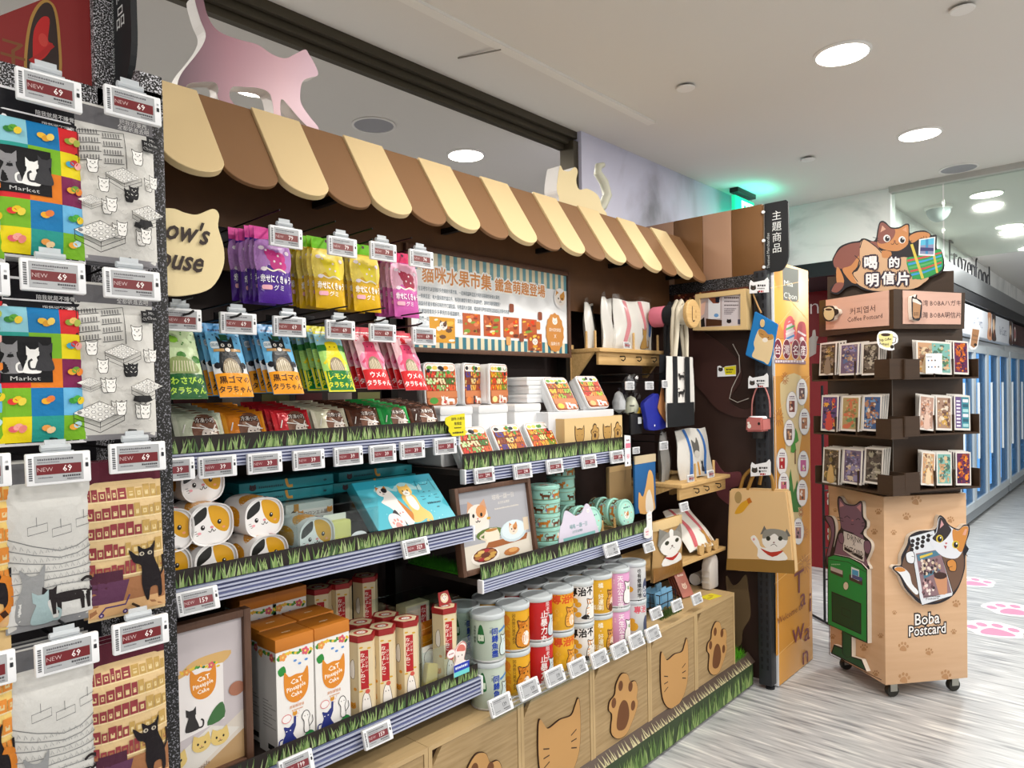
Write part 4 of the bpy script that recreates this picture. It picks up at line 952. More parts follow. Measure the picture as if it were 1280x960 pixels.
# ================================================================= shelf B1: cat-face boxes, teal boxes
def art_face(A, w, h):
    """a calico face drawn on a rounded end"""
    pts = lambda f: [(math.copysign(abs(math.cos(t)) ** .8, math.cos(t)) * w * f, h / 2 + math.copysign(abs(math.sin(t)) ** .8, math.sin(t)) * h * f) for t in [2 * PI * i / 32 for i in range(32)]]
    E_ = pts(.46); A.poly(E_, 'f0eeee')
    A.poly([p for p in smooth([(-w * .44, h * .55), (-w * .40, h * .72), (-w * .26, h * .86), (-w * .1, h * .93), (-w * .1, h * .72), (-w * .22, h * .6), (-w * .4, h * .5)], 4)], '22221f')
    A.poly(smooth([(-w * .04, h * .94), (w * .2, h * .92), (w * .4, h * .74), (w * .44, h * .45), (w * .36, h * .28), (w * .18, h * .34), (w * .04, h * .5), (-w * .03, h * .72)], 4), 'd9a01e')
    for x, z in ((-.19, .44), (.2, .54)): A.ell(w * x, h * z, w * .05, h * .062, '1c1410', 10); A.ell(w * (x + .012), h * (z + .02), w * .017, h * .02, 'f4f0f0', 6)
    A.ell(w * .02, h * .43, w * .045, h * .032, 'e08c94', 8); A.line(smooth([(-w * .06, h * .34), (-w * .01, h * .31), (w * .025, h * .39), (w * .06, h * .32), (w * .11, h * .36)], 3, False), w * .018, '2c201c')
    A.ell(-w * .27, h * .31, w * .045, h * .035, 'f0a8b0', 8); A.ell(w * .3, h * .4, w * .04, h * .03, 'e89c78', 8)
    for i in range(3): A.line([(-w * (.4 - .03 * i), h * (.36 - .05 * i)), (-w * (.33 - .02 * i), h * (.37 - .05 * i))], w * .012, '3c2c20', same=i > 0); A.line([(w * .37, h * (.46 - .05 * i)), (w * .41, h * (.47 - .05 * i))], w * .012, '3c2c20', True)
def cat_box(w=.103, h=.097, L=.12):
    r = thing('cat_face_box', '', 'box')
    sup = lambda f, y, k=.75: [Vector((math.copysign(abs(math.cos(t)) ** k, math.cos(t)) * w / 2 * f, y, h / 2 + math.copysign(abs(math.sin(t)) ** k, math.sin(t)) * h / 2 * f)) for t in [2 * PI * i / 36 for i in range(36)]]
    m = MB(); rings = [sup(.93, .006), sup(.95, 0), sup(1, -.001), sup(1, L), sup(.95, L)]
    vs = [v for q in rings for v in q]; fs = [(j * 36 + i, j * 36 + (i + 1) % 36, (j + 1) * 36 + (i + 1) % 36, (j + 1) * 36 + i) for j in range(4) for i in range(36)]
    m.add(vs, fs + [tuple(range(35, -1, -1)), tuple(range(144, 180))]); m.obj('body', mat('white_card_gloss', 'eceaea', .35), r, smooth=40)
    A = Art(); art_face(A, w * .97, h * .97); A.obj('face_print', r, GLOSS, lambda u, v, hh: (u, .0055 - hh, v + .0015))
    A = Art()
    A.poly(smooth([(.35, .03), (.62, .025), (.95, .06), (.8, .09), (.5, .07)], 4), 'd9951c'); A.poly(smooth([(.05, .04), (.22, .03), (.3, .08), (.12, .1)], 4), 'd9951c')
    A.poly(smooth([(.68, .012), (.74, .004), (.8, .006), (.78, .03), (.72, .036)], 4), '2a2420'); A.poly(smooth([(.7, .012), (.74, .008), (.78, .01), (.76, .026), (.725, .028)], 4), 'e88898')
    def wrap(u, v, hh):
        t = PI * 1.15 - u * PI; c, s = math.cos(t), math.sin(t); k = 1 + hh / .05
        return (math.copysign(abs(c) ** .75, c) * w / 2 * k, v, h / 2 + math.copysign(abs(s) ** .75, s) * h / 2 * k)
    A.obj('side_print', r, GLOSS, wrap, maxlen=.05)
    return r
cb = cat_box(); first = True
for px, py, Y, lab in ((265, 656, 1.605, 'cat-face box at the front of the upper layer, left of two'), (271, 705, 1.605, 'cat-face box at the front of the lower layer, under the left one'), (331, 647, 1.63, 'cat-face box in the upper layer, right of two'), (337, 694, 1.61, 'cat-face box in the lower layer, right of two'),
                       (214, 664, 1.605, 'cat-face box half hidden by the speckled post, upper'), (211, 712, 1.605, 'cat-face box half hidden by the speckled post, lower'), (254, 603, 1.66, 'cat-face box in shade on top of the others, close under the shelf'), (397, 671, 1.60, 'cat-face box shown inside the clear acrylic stand')):
    p = W(px, py, Y); q = (p.x, Y, p.z - .048)
    r = cb if first else dup(cb, q); first = False
    r.location = q; r['label'] = lab; r['group'] = 'calico cat-face boxes on the middle shelf'
TEAL = mat('teal_card', '1f8c98', .45)
def teal_box(px0, px1, pyb, Y, lab, up=0):
    a, b = W(px0, pyb, Y), W(px1, pyb - (px1 - px0) * .1, Y)
    r = thing('teal_gift_box', lab, 'gift box', ((a.x + b.x) / 2, Y, a.z)); w = (b.x - a.x) / 2
    box('carton', TEAL, -w, 0, 0, w, .18, .029, r, .0015)
    A = Art(); catface(A, -w * .74, .0135, .0085, '3a2830', wide=1.2); greek(A, -w * .62, .011, w * .5, .006, '1c5a66', 3); A.line(smooth([(-w * .06, .03), (-w * .02, .01), (w * .08, .009)], 4, False), .008, 'd8a048'); A.ell(w * .8, .014, .006, .003, '1a4a54', 8)
    A.obj('side_print', r, INK, y=-.0008)
    return r
teal_box(299, 417, 619, 1.80, 'flat teal gift box, upper of the stack behind the cat-face boxes'); teal_box(299, 417, 634, 1.80, 'flat teal gift box, lower of the stack behind the cat-face boxes'); teal_box(424, 515, 603, 1.84, 'flat teal gift box lying behind the slanted blue lid')
teal_box(417, 520, 617, 1.84, 'flat teal gift box under the one behind the slanted lid')
# white biscuit cartons
def white_carton(px, py, Y, w, h, lab):
    p = W(px, py, Y); r = thing('biscuit_carton', lab, 'carton', (p.x, Y, p.z))
    box('carton', mat('white_card', 'e6e4e0', .5), -w / 2, 0, 0, w / 2, .07, h, r, .001)
    A = Art(); A.text(w * .08, h * .3, 'コロロンエム園', h * .26, '5c3428', 'c', .02, res=1); catface(A, -w * .2, h * .42, h * .17, 'd89440'); catface(A, w * .42, h * .45, h * .17, 'd89440'); A.poly(smooth([(-w * .5, 0), (-w * .42, h * .5), (-w * .3, h * .7), (-w * .36, .1 * h)], 3), '2a2420'); A.rect(-w * .34, h * .6, -w * .24, h, 'd89440')
    A.obj('front_print', r, INK, y=-.0008); return r
white_carton(388, 650, 1.76, .15, .05, 'long white biscuit carton behind the clear stand'); white_carton(425, 690, 1.60, .115, .024, 'low white biscuit carton at the front, right of the cat-face box in the stand')
p = W(427, 676, 1.64); r = thing('cake_bar_sample', 'pale yellow cake bar sample in a white tray', 'cake', (p.x, p.y, p.z)); box('cake', mat('cake_yellow', 'e2da86', .7), -.034, 0, 0, .034, .03, .055, r, .006); box('wrapper', mat('white_card', 'e6e4e0'), -.036, .03, 0, .036, .034, .07, r)
p = W(449, 668, 1.59); r = thing('cloud_card', 'tiny white cloud-shaped price card by the cake bar', 'card', (p.x, p.y, p.z - .014)); MB().prism(smooth([(-.022, 0), (-.024, .014), (-.01, .022), (.01, .022), (.024, .014), (.022, 0)], 3), 0, .002).obj('card', WHITE, r); A = Art(); greek(A, -.014, .006, .028, .006, '7a7a80', 2); A.obj('card_print', r, INK, y=-.0004)
a, b = W(372, 692, 1.588), W(474, 668, 1.588)
r = thing('acrylic_stand', 'clear acrylic display stand around the cat-face box and cake bar', 'display stand', (a.x, 1.588, ZB1 + .002)); w = b.x - a.x
box('front_sheet', ACRYL, 0, 0, 0, w, .003, .105, r); box('side_sheet', ACRYL, 0, .003, 0, .003, .2, .125, r); box('side_sheet', ACRYL, w - .003, .003, 0, w, .2, .125, r); box('top_sheet', ACRYL, 0, .004, .126, w, .2, .129, r)
# slanted blue gift lid with cats
bl, br = W(475, 668, 1.60), W(572, 648, 1.60); tl = WX(439, 604, bl.x)
w = br.x - bl.x; L = math.hypot(tl.y - 1.60, tl.z - bl.z); ang = math.atan2(tl.y - 1.60, tl.z - bl.z)
r = thing('blue_gift_lid', 'slanted turquoise gift box lid with two cats lying on it', 'gift box', ((bl.x + br.x) / 2, 1.60, bl.z), rx=-ang)
box('lid', mat('lid_turquoise', '2e9cb0', .4), -w / 2, 0, 0, w / 2, .035, L, r, .0015)
A = Art(); A.rect(-w / 2 + .001, .001, w / 2 - .001, L - .001, '4fb8cc'); A.rect(-w / 2 + .001, L * .84, w / 2 - .001, L - .001, '2f9cb4'); g = random.Random(4)
for i in range(26): A.ell(g.uniform(-w * .45, w * .45), g.uniform(.05 * L, .95 * L), .002, .002, '8ed8e4', 6, same=i > 0)
q = A.at(-w * .2, L * .5, L, kx=1)
q.poly(smooth([(-.16, .3), (-.05, .36), (.12, .34), (.2, .28), (.28, .34), (.26, .22), (.1, .26), (-.1, .24)], 4), 'a8d4d8')
q.poly(smooth([(-.06, .12), (-.02, .22), (.1, .26), (.16, .14), (.2, -.05), (.28, -.3), (.24, -.42), (.12, -.44), (.04, -.3), (-.02, -.1), (-.12, .02), (-.14, .06)], 4), 'ece8e4')
q.poly(smooth([(.17, .06), (.26, -.1), (.34, -.3), (.3, -.42), (.24, -.36), (.2, -.16)], 4), 'c87a28'); q.poly(smooth([(.02, -.12), (-.06, -.2), (.0, -.38), (.1, -.42), (.06, -.26)], 4), '2c2a30'); q.poly(smooth([(.32, -.02), (.37, -.1), (.36, -.22), (.31, -.14)], 4), '2c2a30')
catface(q, -.02, .24, .1, 'ece8e4', 'c87a28', '2c2a30'); q.ell(.08, -.2, .016, .016, 'd07a80', 6); q.ell(.14, -.19, .016, .016, 'd07a80', 6)
q = A.at(w * .06, L * .5, L)
q.poly(smooth([(-.14, .3), (-.02, .38), (.16, .34), (.26, .26), (.34, .3), (.34, .18), (.24, .2), (.05, .24)], 4), 'a8d4d8')
q.poly(smooth([(-.12, .12), (-.12, -.05), (-.1, -.25), (-.16, -.4), (-.04, -.42), (.1, -.38), (.2, -.44), (.24, -.3), (.14, -.14), (.12, .1)], 4), 'e4c068'); q.poly(smooth([(-.05, .1), (-.06, -.1), (.02, -.2), (.1, -.12), (.07, .1)], 4), 'f0ece4'); catface(q, 0, .2, .115, 'e4b860', None, None, white='f0ece4'); q.line([(.1, -.4), (.14, -.52)], .05, 'e4c068')
q = A.at(w * .32, L * .52, L); k = '1c5a6c'
q.line([(-.16, .12), (-.12, .36), (-.04, .26), (.1, .26), (.18, .36), (.2, .12)], .012, k)
for dx, dz in ((-.06, .1), (.06, .1), (0, 0)): q.line([(dx - .02, dz), (dx, dz + .02), (dx + .02, dz)], .012, k)
for s in (-1, 1): q.line([(s * .1, .02), (s * .18, .03)], .01, k); q.line([(s * .1, -.03), (s * .18, -.04)], .01, k)
greek(q, -.12, -.14, .28, .035, k, 5); q.ell(.05, -.22, .035, .012, k, 8)
q = A.at(-w * .24, L * .12, L); q.poly(smooth([(-.12, -.1), (.1, -.1), (.14, .05), (.08, .16), (0, .2), (-.09, .17), (-.14, .06)], 4), 'f0e8e8'); paw(q, 0, .0, .11, 'e49c98')
A.obj('lid_print', r, GLOSS, y=-.0004)
price_tag(W(519, 684.5, 1.545), '329', 'price tag 329 on the rail under the slanted turquoise lid', '7c3038', rx=-.3, clip=False)
price_tag(W(247, 751, 1.545), '159', 'price tag 159 on the rail beside the speckled post', '7c3038', rx=-.3, clip=False)
# ================================================================= lowest left shelf
def quad_frame(name, lab, cat, bl, br, tl, Y, bw, art, frame=WALNUT, dep=.02):
    """a framed picture standing on a shelf; leans back by what the photograph shows"""
    a, b = W(*bl, Y), W(*br, Y); t = WX(*tl, a.x)
    w = b.x - a.x; h = math.hypot(t.y - Y, t.z - a.z); lean = math.atan2(max(0, min(t.y - Y, .12)), t.z - a.z)
    r = thing(name, lab, cat, ((a.x + b.x) / 2, Y, (a.z + b.z) / 2), rx=-lean)
    for q in ((-w / 2, 0, -w / 2 + bw, h), (w / 2 - bw, 0, w / 2, h), (-w / 2 + bw, 0, w / 2 - bw, bw), (-w / 2 + bw, h - bw, w / 2 - bw, h)):
        box('frame_rail', frame, q[0], -.008, q[1], q[2], dep, q[3], r, .002)
    box('back_board', BLACK, -w / 2 + bw, .006, bw, w / 2 - bw, .012, h - bw, r)
    A = Art(); art(A, w - 2 * bw, h - 2 * bw); A.obj('picture', r, GLOSS, lambda u, v, hh: (u, .005 - hh, v + bw))
    return r
def boxcat(A, x, z, s, words=True):
    A.poly([(x + p[0] * s, z + p[1] * s * 1.05) for p in catshape(4)], 'e08c28')
    if words:
        A.text(x + .02 * s, z + .16 * s, 'CaT', s * .26, 'fff8ec', 'c', .02, 1.1, .1, res=1); A.text(x, z - .06 * s, 'Pineapple', s * .24, 'fff8ec', 'c', .02, .85, .12, res=1); A.text(x, z - .3 * s, 'Cake', s * .22, 'fff8ec', 'c', .02, 1, .1, res=1)
def floral(A, x0, x1, z, h, seed=1):
    g = random.Random(seed); w = x1 - x0
    for i in range(16):
        x = x0 + w * (i + .5) / 16; q = z - h * g.uniform(.0, .45) * abs((x - (x0 + x1) / 2) / w * 2 + .3)
        A.ell(min(max(x, x0 + h * .2), x1 - h * .2), q, h * .2, h * .12, g.choice(['3c8c3c', '58a040', '2c7434', 'e8c83c', 'f0b84c']), 7, g.uniform(-1.2, 1.2))
    for f, c in ((.78, 'd85c70'), (.18, 'e89c50')):
        x = x0 + w * f
        for k in range(5): A.ell(x + h * .2 * math.cos(k * 1.257), z - h * .2 + h * .2 * math.sin(k * 1.257), h * .15, h * .15, c, 7, same=k > 0)
        A.ell(x, z - h * .2, h * .1, h * .1, 'f0d070', 7)
def art_pine(A, w, h):
    A.rect(-w / 2, 0, w / 2, h, 'f0eeec'); floral(A, -w / 2, w / 2, h * .97, h * .12, 2)
    A.poly(smooth([(-w * .46, h * .83), (-w * .3, h * .86), (-w * .25, h * .79), (-w * .4, h * .77)], 3), '2c8c3c')
    for x, z in ((.12, .84), (.3, .86), (.0, .88)): A.ell(w * x, h * z, w * .05, h * .012, '5c94d8', 6)
    boxcat(A, w * .02, h * .62, w * .66); A.text(w * .02, h * .43, '鳳梨酥禮盒', h * .032, 'd88c50', 'c', .01, res=1); greek(A, -w * .12, h * .40, w * .3, h * .012, 'd8a880', 2)
    b = '232f7c'; A = A.at(0, h * .055); A.rect(-w * .49, -h * .055, w * .49, -h * .04, 'f0eeec')
    A.poly(smooth([(-w * .38, 0), (-w * .36, h * .1), (-w * .3, h * .15), (-w * .34, h * .22), (-w * .2, h * .2), (-w * .08, h * .23), (-w * .1, h * .13), (0, h * .06), (w * .02, 0)], 3), b); A.line([(-w * .12, h * .14), (-w * .05, h * .2), (-w * .04, h * .29)], w * .06, b); A.line(smooth([(-w * .36, h * .03), (-w * .46, h * .02), (-w * .46, h * .1), (-w * .36, h * .11)], 3, False), w * .035, b)
    for s in (-.05, .05): A.ell(-w * .22 + s * w, h * .17, w * .02, h * .006, 'e8e8f0', 6)
    catface(A, -w * .04, h * .315, w * .055, 'e09c30'); A.ell(-w * .26, h * .29, w * .13, h * .042, 'd85c60', 14); A.ell(-w * .26, h * .29, w * .115, h * .036, 'f4f0f0', 14)
    A.poly(smooth([(w * .05, 0), (w * .2, h * .07), (w * .36, h * .1), (w * .49, h * .06), (w * .49, 0)], 3), '2c8444')
    A.blob([(w * .2, h * .1), (w * .2, h * .2), (w * .14, h * .25), (w * .2, h * .3), (w * .3, h * .3), (w * .36, h * .25), (w * .32, h * .2), (w * .34, h * .1)], 'f4f2f0', '242424', w * .018, 3)
    for s in (-.04, .04): A.ell(w * .26 + s * w, h * .255, w * .012, h * .006, '242424', 6)
    A.line(smooth([(w * .34, h * .14), (w * .44, h * .18), (w * .42, h * .24)], 3, False), w * .018, '242424')
    for i in range(9): A.ell(w * (.02 + .03 * (i % 4)), h * (.28 + .025 * i), w * .016, w * .01, 'e8a0a8', 5, i, same=i > 0)
PW, PH, PD = .104, .262, .088
r0 = thing('pineapple_cake_box', '', 'box')
box('carton', mat('white_card', 'e6e4e0'), -PW / 2, 0, 0, PW / 2, PD, PH, r0, .001)
box('lid', mat('lid_orange', 'c87a26', .5), -PW / 2 - .0015, -.0015, PH - .002, PW / 2 + .0015, PD + .0015, PH + .03, r0, .0015)
A = Art(); art_pine(A, PW, PH - .003); A.obj('front_print', r0, INK, y=-.0004)
A = Art(); A.rect(0, 0, PD, PH - .003, 'eae8e6'); floral(A, 0, PD, PH * .96, PH * .12, 5)
for i in range(9): greek(A, PD * .25, PH * (.5 - i * .03), PD * (.3 + .2 * (i % 3)), PH * .008, '8a8884', i)
A.rect(PD * .5, PH * .05, PD * .85, PH * .1, '2c2c2c'); A.obj('side_print', r0, INK, lambda u, v, hh: (-PW / 2 - .0004 - hh, PD - u, v))
A = Art(); A.ell(0, PD * .45, .008, .006, 'e0a868', 8); greek(A, -.012, PD * .42, .024, .006, 'f0d8b8', 2); A.obj('lid_print', r0, INK, lambda u, v, hh: (u, v, PH + .0303 + hh))
first = True
riser = box('shelf_riser', mat('riser_dark', '241c1a', .6), .80, 1.80, ZC1 + .001, 1.13, 1.935, ZC1 + .055); tag(riser, 'dark low riser under the rearmost white cake boxes', 'riser')
for px, py, Y, dz, lab in ((370, 928, 1.60, 0, 'white cake box with orange lid at the front, left of two'), (417, 912, 1.60, 0, 'white cake box with orange lid at the front, right of two'), (350, 0, 1.70, 0, 'orange-lidded cake box directly behind the front left one'), (398, 0, 1.70, 0, 'orange-lidded cake box directly behind the front right one'),
                           (326, 0, 1.81, .056, 'orange-lidded cake box raised at the back, left of two'), (365, 0, 1.81, .056, 'orange-lidded cake box raised at the back, right of two')):
    x = W(px, 880, Y).x; q = (x, Y, ZC1 + .001 + dz)
    r = r0 if first else dup(r0, q); first = False; r.location = q; r['label'] = lab; r['group'] = 'white cake boxes with orange lids'
# poster of the cake box
def art_pineposter(A, w, h):
    A.rect(-w / 2, 0, w / 2, h, 'c8c0c4'); A.poly([(-w / 2, 0), (w / 2, h * .34), (w / 2, 0)], 'd8cfc4'); A.poly([(-w / 2, 0), (-w * .1, 0), (w / 2, h * .2), (w / 2, .0)], 'b8966a'); A.poly([(-w / 2, h * .12), (w * .1, h * .3), (w * .45, h * .22), (-w * .2, 0), (-w / 2, 0)], 'e0dcd6')
    q = A.at(w * .02, h * .26, h); q.poly([(-.2, 0), (.14, .06), (.14, .48), (-.16, .45)], 'f0ecec'); q.poly(smooth([(-.18, .42), (-.1, .5), (.02, .53), (.2, .52), (.14, .45), (0, .47)], 3), 'd8b070'); floral(q, -.16, .12, .47, .07, 3)
    boxcat(q, .0, .34, .18); catsit(q, -.08, .05, .16, '2a2628'); q.poly(smooth([(.02, .05), (.06, .14), (.13, .18), (.14, .07)], 3), '3c6c3c')
    g = random.Random(3)
    for i in range(7): A.poly([(-w * .5, h * (.2 + i * .06)), (-w * .28, h * (.16 + i * .055)), (-w * .26, h * (.2 + i * .055)), (-w * .5, h * (.25 + i * .06))], ['e8d0a8', 'b87838'][i % 2])
    for x, z in ((-.3, .14), (-.02, .2), (.2, .2)): catface(A, w * x, h * z, w * .1, 'e0c478', 'e0c478')
    A.ell(w * .42, h * .5, w * .1, h * .05, 'a87058'); A.text(-w * .05, h * .03, 'Pineapple', h * .04, '6a4a38', 'c', 0, 1, .3, res=1, sh=.3)
quad_frame('framed_poster', 'dark wood framed poster of the cake box beside the speckled post', 'poster', (190, 1010), (316, 946), (190, 800), 1.605, .018, art_pineposter)
# hexagonal cookie boxes
HR, HH = .041, .232
def hexpts(R): return [(R * math.cos(PI / 3 * k), R * math.sin(PI / 3 * k)) for k in range(6)]
def art_hex(A, w, h):
    A.rect(-w / 2, 0, w / 2, h, 'e6d4b0')
    A.rect(-w * .36, h * .42, w * .2, h * .9, 'b81c24'); A.text(-w * .2, h * .82, 'なかよしねこ', h * .062, 'f4e8dc', 'c', .03, 1, vert=True, res=1, gap=1.02); A.text(w * .06, h * .78, 'クッキー', h * .05, 'f4e8dc', 'c', .02, vert=True, res=1)
    for x, z in ((-.3, .94), (.25, .92), (.3, .46), (-.36, .4)): A.ell(w * x, h * z, w * .14, h * .012, 'd8a830', 8)
    A.blob([(-w * .3, h * .14), (-w * .26, h * .3), (-w * .1, h * .37), (w * .14, h * .36), (w * .3, h * .26), (w * .34, h * .14), (0, h * .1)], 'f6f0ea', '50302c', w * .035, 3); A.ell(w * .1, h * .385, w * .17, h * .03, 'd85c4c', 10)
    for s in (-.1, .1): A.ell(w * s, h * .29, w * .03, h * .01, '402420', 6)
    catface(A, -w * .24, h * .065, w * .22, 'd8922c'); catface(A, w * .3, h * .06, w * .17, 'e0907c')
def hex_box():
    r = thing('hex_cookie_box', '', 'box'); m = MB(); P = hexpts(HR)
    m.add([(x, y, z) for z in (0, HH) for x, y in P], [(0, 1, 2, 3, 4, 5)[::-1], (6, 7, 8, 9, 10, 11)] + [(k, (k + 1) % 6, (k + 1) % 6 + 6, k + 6) for k in range(6)])
    m.obj('carton', mat('cookie_card', 'e0cda6', .5), r)
    m = MB(); P2 = hexpts(HR + .0015)
    m.add([(x, y, z) for z in (HH - .012, HH + .004) for x, y in P2], [(0, 1, 2, 3, 4, 5)[::-1], (6, 7, 8, 9, 10, 11)] + [(k, (k + 1) % 6, (k + 1) % 6 + 6, k + 6) for k in range(6)])
    m.obj('lid', mat('cookie_lid_red', '9c2424', .5), r)
    A = Art(); A.poly([(x * .86, y * .86) for x, y in P], 'e2d0aa'); A.ell(0, 0, HR * .5, HR * .42, 'b83c34', 14); catface(A, 0, -.002, HR * .28, 'f0e8e0', 'c87858'); A.obj('lid_print', r, INK, lambda u, v, hh: (u, v, HH + .0042 + hh))
    for k, nm in ((4, 'front_print'), (3, 'side_print')):
        a, b = Vector((*P[k], 0)), Vector((*P[(k + 1) % 6], 0)); n = Vector(((a + b).x, (a + b).y, 0)).normalized(); w = (b - a).length
        A = Art()
        if k == 4: art_hex(A, w * .98, HH - .013)
        else:
            A.rect(-w * .49, 0, w * .49, HH - .013, 'dcc8a0'); A.blob([(-w * .2, HH * .55), (-w * .16, HH * .7), (w * .1, HH * .74), (w * .2, HH * .62), (w * .1, HH * .52)], 'f0e8e0', '50302c', w * .03, 3); catface(A, 0, HH * .2, w * .22, 'd8922c'); A.ell(.2 * w, HH * .4, w * .14, HH * .02, 'd8922c', 8)
        A.obj(nm, r, INK, lambda u, v, hh, a=a, b=b, n=n, w=w: (a + (b - a) * (u / w + .5) + n * (.0004 + hh)) + Vector((0, 0, v)))
    return r
hx = hex_box(); first = True
for px, Y, dz, lab in ((452, 1.625, 0, 'hexagonal cookie box at the front, next to the white cake boxes'), (478, 1.625, 0, 'hexagonal cookie box at the front, middle of three'), (508, 1.625, 0, 'hexagonal cookie box at the front, right of three'), (452, 1.70, 0, 'hexagonal cookie box in the second row, left'), (483, 1.70, 0, 'hexagonal cookie box in the second row, right'),
                       (400, 1.90, .07, 'hexagonal cookie box raised in the back row, left'), (426, 1.90, .07, 'hexagonal cookie box raised in the back row, middle'), (459, 1.90, .07, 'hexagonal cookie box raised in the back row, right'), (557, 1.625, 0, 'hexagonal cookie box with its flap up inside the acrylic case')):
    x = W(px, 840, Y).x; q = (x, Y, ZC1 + .001 + dz)
    r = hx if first else dup(hx, q); first = False; r.location = q; r.rotation_euler.z = -.3; r['label'] = lab; r['group'] = 'hexagonal cookie boxes on the lowest left shelf'
tag(box('shelf_riser', MATS['riser_dark'], 1.14, 1.862, ZC1 + .001, 1.53, 1.94, ZC1 + .068), 'dark riser under the back row of hexagonal boxes', 'riser')
p = W(557, 748, 1.625); r = thing('open_flap', 'red triangular flap with a cat badge standing on the boxed cookie carton', 'flap', (p.x, 1.625, ZC1 + HH + .007), rx=-.3)
MB().prism([(-.026, 0), (.026, 0), (.02, .04), (-.02, .04)], 0, .002).obj('flap', mat('cookie_lid_red', '9c2424'), r); A = Art(); A.ell(0, .02, .016, .015, 'e8d8b8', 12); catface(A, 0, .02, .009, 'f4ece4', 'c87858'); A.obj('flap_print', r, INK, y=-.0004)
x0, x1 = W(528, 800, 1.6).x - .01, W(588, 790, 1.6).x
r = thing('acrylic_case', 'clear acrylic case over the sample cookies at the shelf end', 'display case', (x0, 1.588, ZC1 + .002)); w = x1 - x0
box('front_sheet', ACRYL, 0, 0, 0, w, .003, .13, r); box('side_sheet', ACRYL, 0, .003, 0, .003, .24, .24, r); box('side_sheet', ACRYL, w - .003, .003, 0, w, .24, .24, r); box('top_sheet', ACRYL, 0, .06, .241, w, .24, .244, r)
p = W(511, 750, 1.82); r = thing('open_carton', 'open pale carton with a red band at the back of the acrylic case', 'carton', (p.x + .02, 1.80, ZC1 + .001)); box('carton', mat('cookie_card', 'e0cda6'), -.05, 0, 0, .05, .05, .20, r, .001)
A = Art(); A.rect(-.045, .0, .045, .195, 'dcc8b8'); A.rect(.012, .03, .036, .19, 'b0242c'); A.text(.024, .165, 'なかよしねこ', .022, 'f0e4dc', 'c', .02, vert=True, res=1); catface(A, -.018, .09, .016, 'f4ece4', 'c87858'); A.obj('front_print', r, INK, y=-.0004)
for i, (px, py, c) in enumerate(((533, 786, 'c8741c'), (533, 803, 'd8901c'))):
    p = W(px, py, 1.69); r = pouch('orange_sachet', .045, .045, .006, lambda A, w, h: (A.rect(-w / 2, 0, w / 2, h, c), A.line([(-w * .45, h * .5), (w * .45, h * .6)], h * .05, 'f0c060')), FOIL, mat('sachet_orange', 'c8781c', .3), 0, .02)
    r.location = (p.x, 1.69, p.z - .02); r['label'] = ['upper shiny orange sachet in the acrylic case', 'lower shiny orange sachet in the acrylic case'][i]; r['category'] = 'sachet'
p = W(538, 838, 1.612); r = thing('cake_sample', 'pale yellow cake sample leaning at the front of the acrylic case', 'cake', (p.x, 1.612, ZC1 + .003), 0, rx=-.12); MB().prism(rrect(-.022, 0, .022, .075, .008), 0, .022, Matrix.Rotation(.3, 4, 'Y')).obj('cake', mat('cake_tan', 'd8c078', .7), r, .003)
p = W(537, 812, 1.66); r = thing('cat_card', 'pale card with a grey line-drawn cat inside the acrylic case', 'card', (p.x, 1.655, ZC1 + .003)); box('card', mat('white_card', 'e6e4e0'), -.035, 0, 0, .035, .003, .115, r); A = Art(); A.blob([(-.02, .06), (-.025, .09), (0, .105), (.025, .085), (.015, .06)], 'e8e4e0', '6a605c', .002, 3); A.obj('card_print', r, INK, y=-.0004)
p = W(570, 827, 1.60); r = thing('cat_standee', 'white cat standee with a pink speech bubble in front of the case', 'standee', (p.x, 1.582, ZC1 + .03))
pts = smooth([(-.02, 0), (-.026, .03), (-.018, .05), (-.022, .075), (-.008, .09), (.012, .098), (.028, .085), (.024, .06), (.018, .04), (.03, .03), (.022, 0)], 4); MB().prism(pts, 0, .003).obj('board', WHITE, r)
A = Art(); A.poly(pts, 'c88880'); A.poly([(x * .9, .003 + z * .93) for x, z in pts], 'f2eae6'); A.poly(smooth([(-.014, .075), (0, .09), (.02, .082), (.022, .066), (0, .07)], 3), 'd87468')
for s in (-.007, .009): A.ell(s, .056, .002, .0028, '402420', 6)
A.ell(-.036, .072, .018, .014, 'e8b0b0', 12); A.ell(-.036, .072, .016, .012, 'f8eeee', 12); greek(A, -.046, .07, .02, .004, 'b06868', 2); A.obj('standee_print', r, INK, y=-.0004)
p = W(576, 838, 1.57); r = thing('blue_price_card', 'small blue and turquoise card clipped to the shelf edge', 'card', (p.x, 1.566, p.z - .012)); box('card', WHITE, -.032, 0, 0, .032, .002, .036, r); A = Art(); A.rect(-.032, .014, .032, .036, '2038b0'); A.rect(-.032, 0, .032, .014, '6cd0d4'); greek(A, -.026, .022, .05, .008, 'd8e0f4', 3); A.obj('card_print', r, INK, y=-.0004)
price_tag(W(471.5, 918.5, 1.545), '159', 'price tag 159 on the lowest left rail under the hexagonal boxes', '7c3038', rx=-.3, clip=False)
price_tag(W(370, 957, 1.545), '199', 'price tag on the lowest left rail under the white cake boxes, cut by the frame', '7c3038', rx=-.3, clip=False)

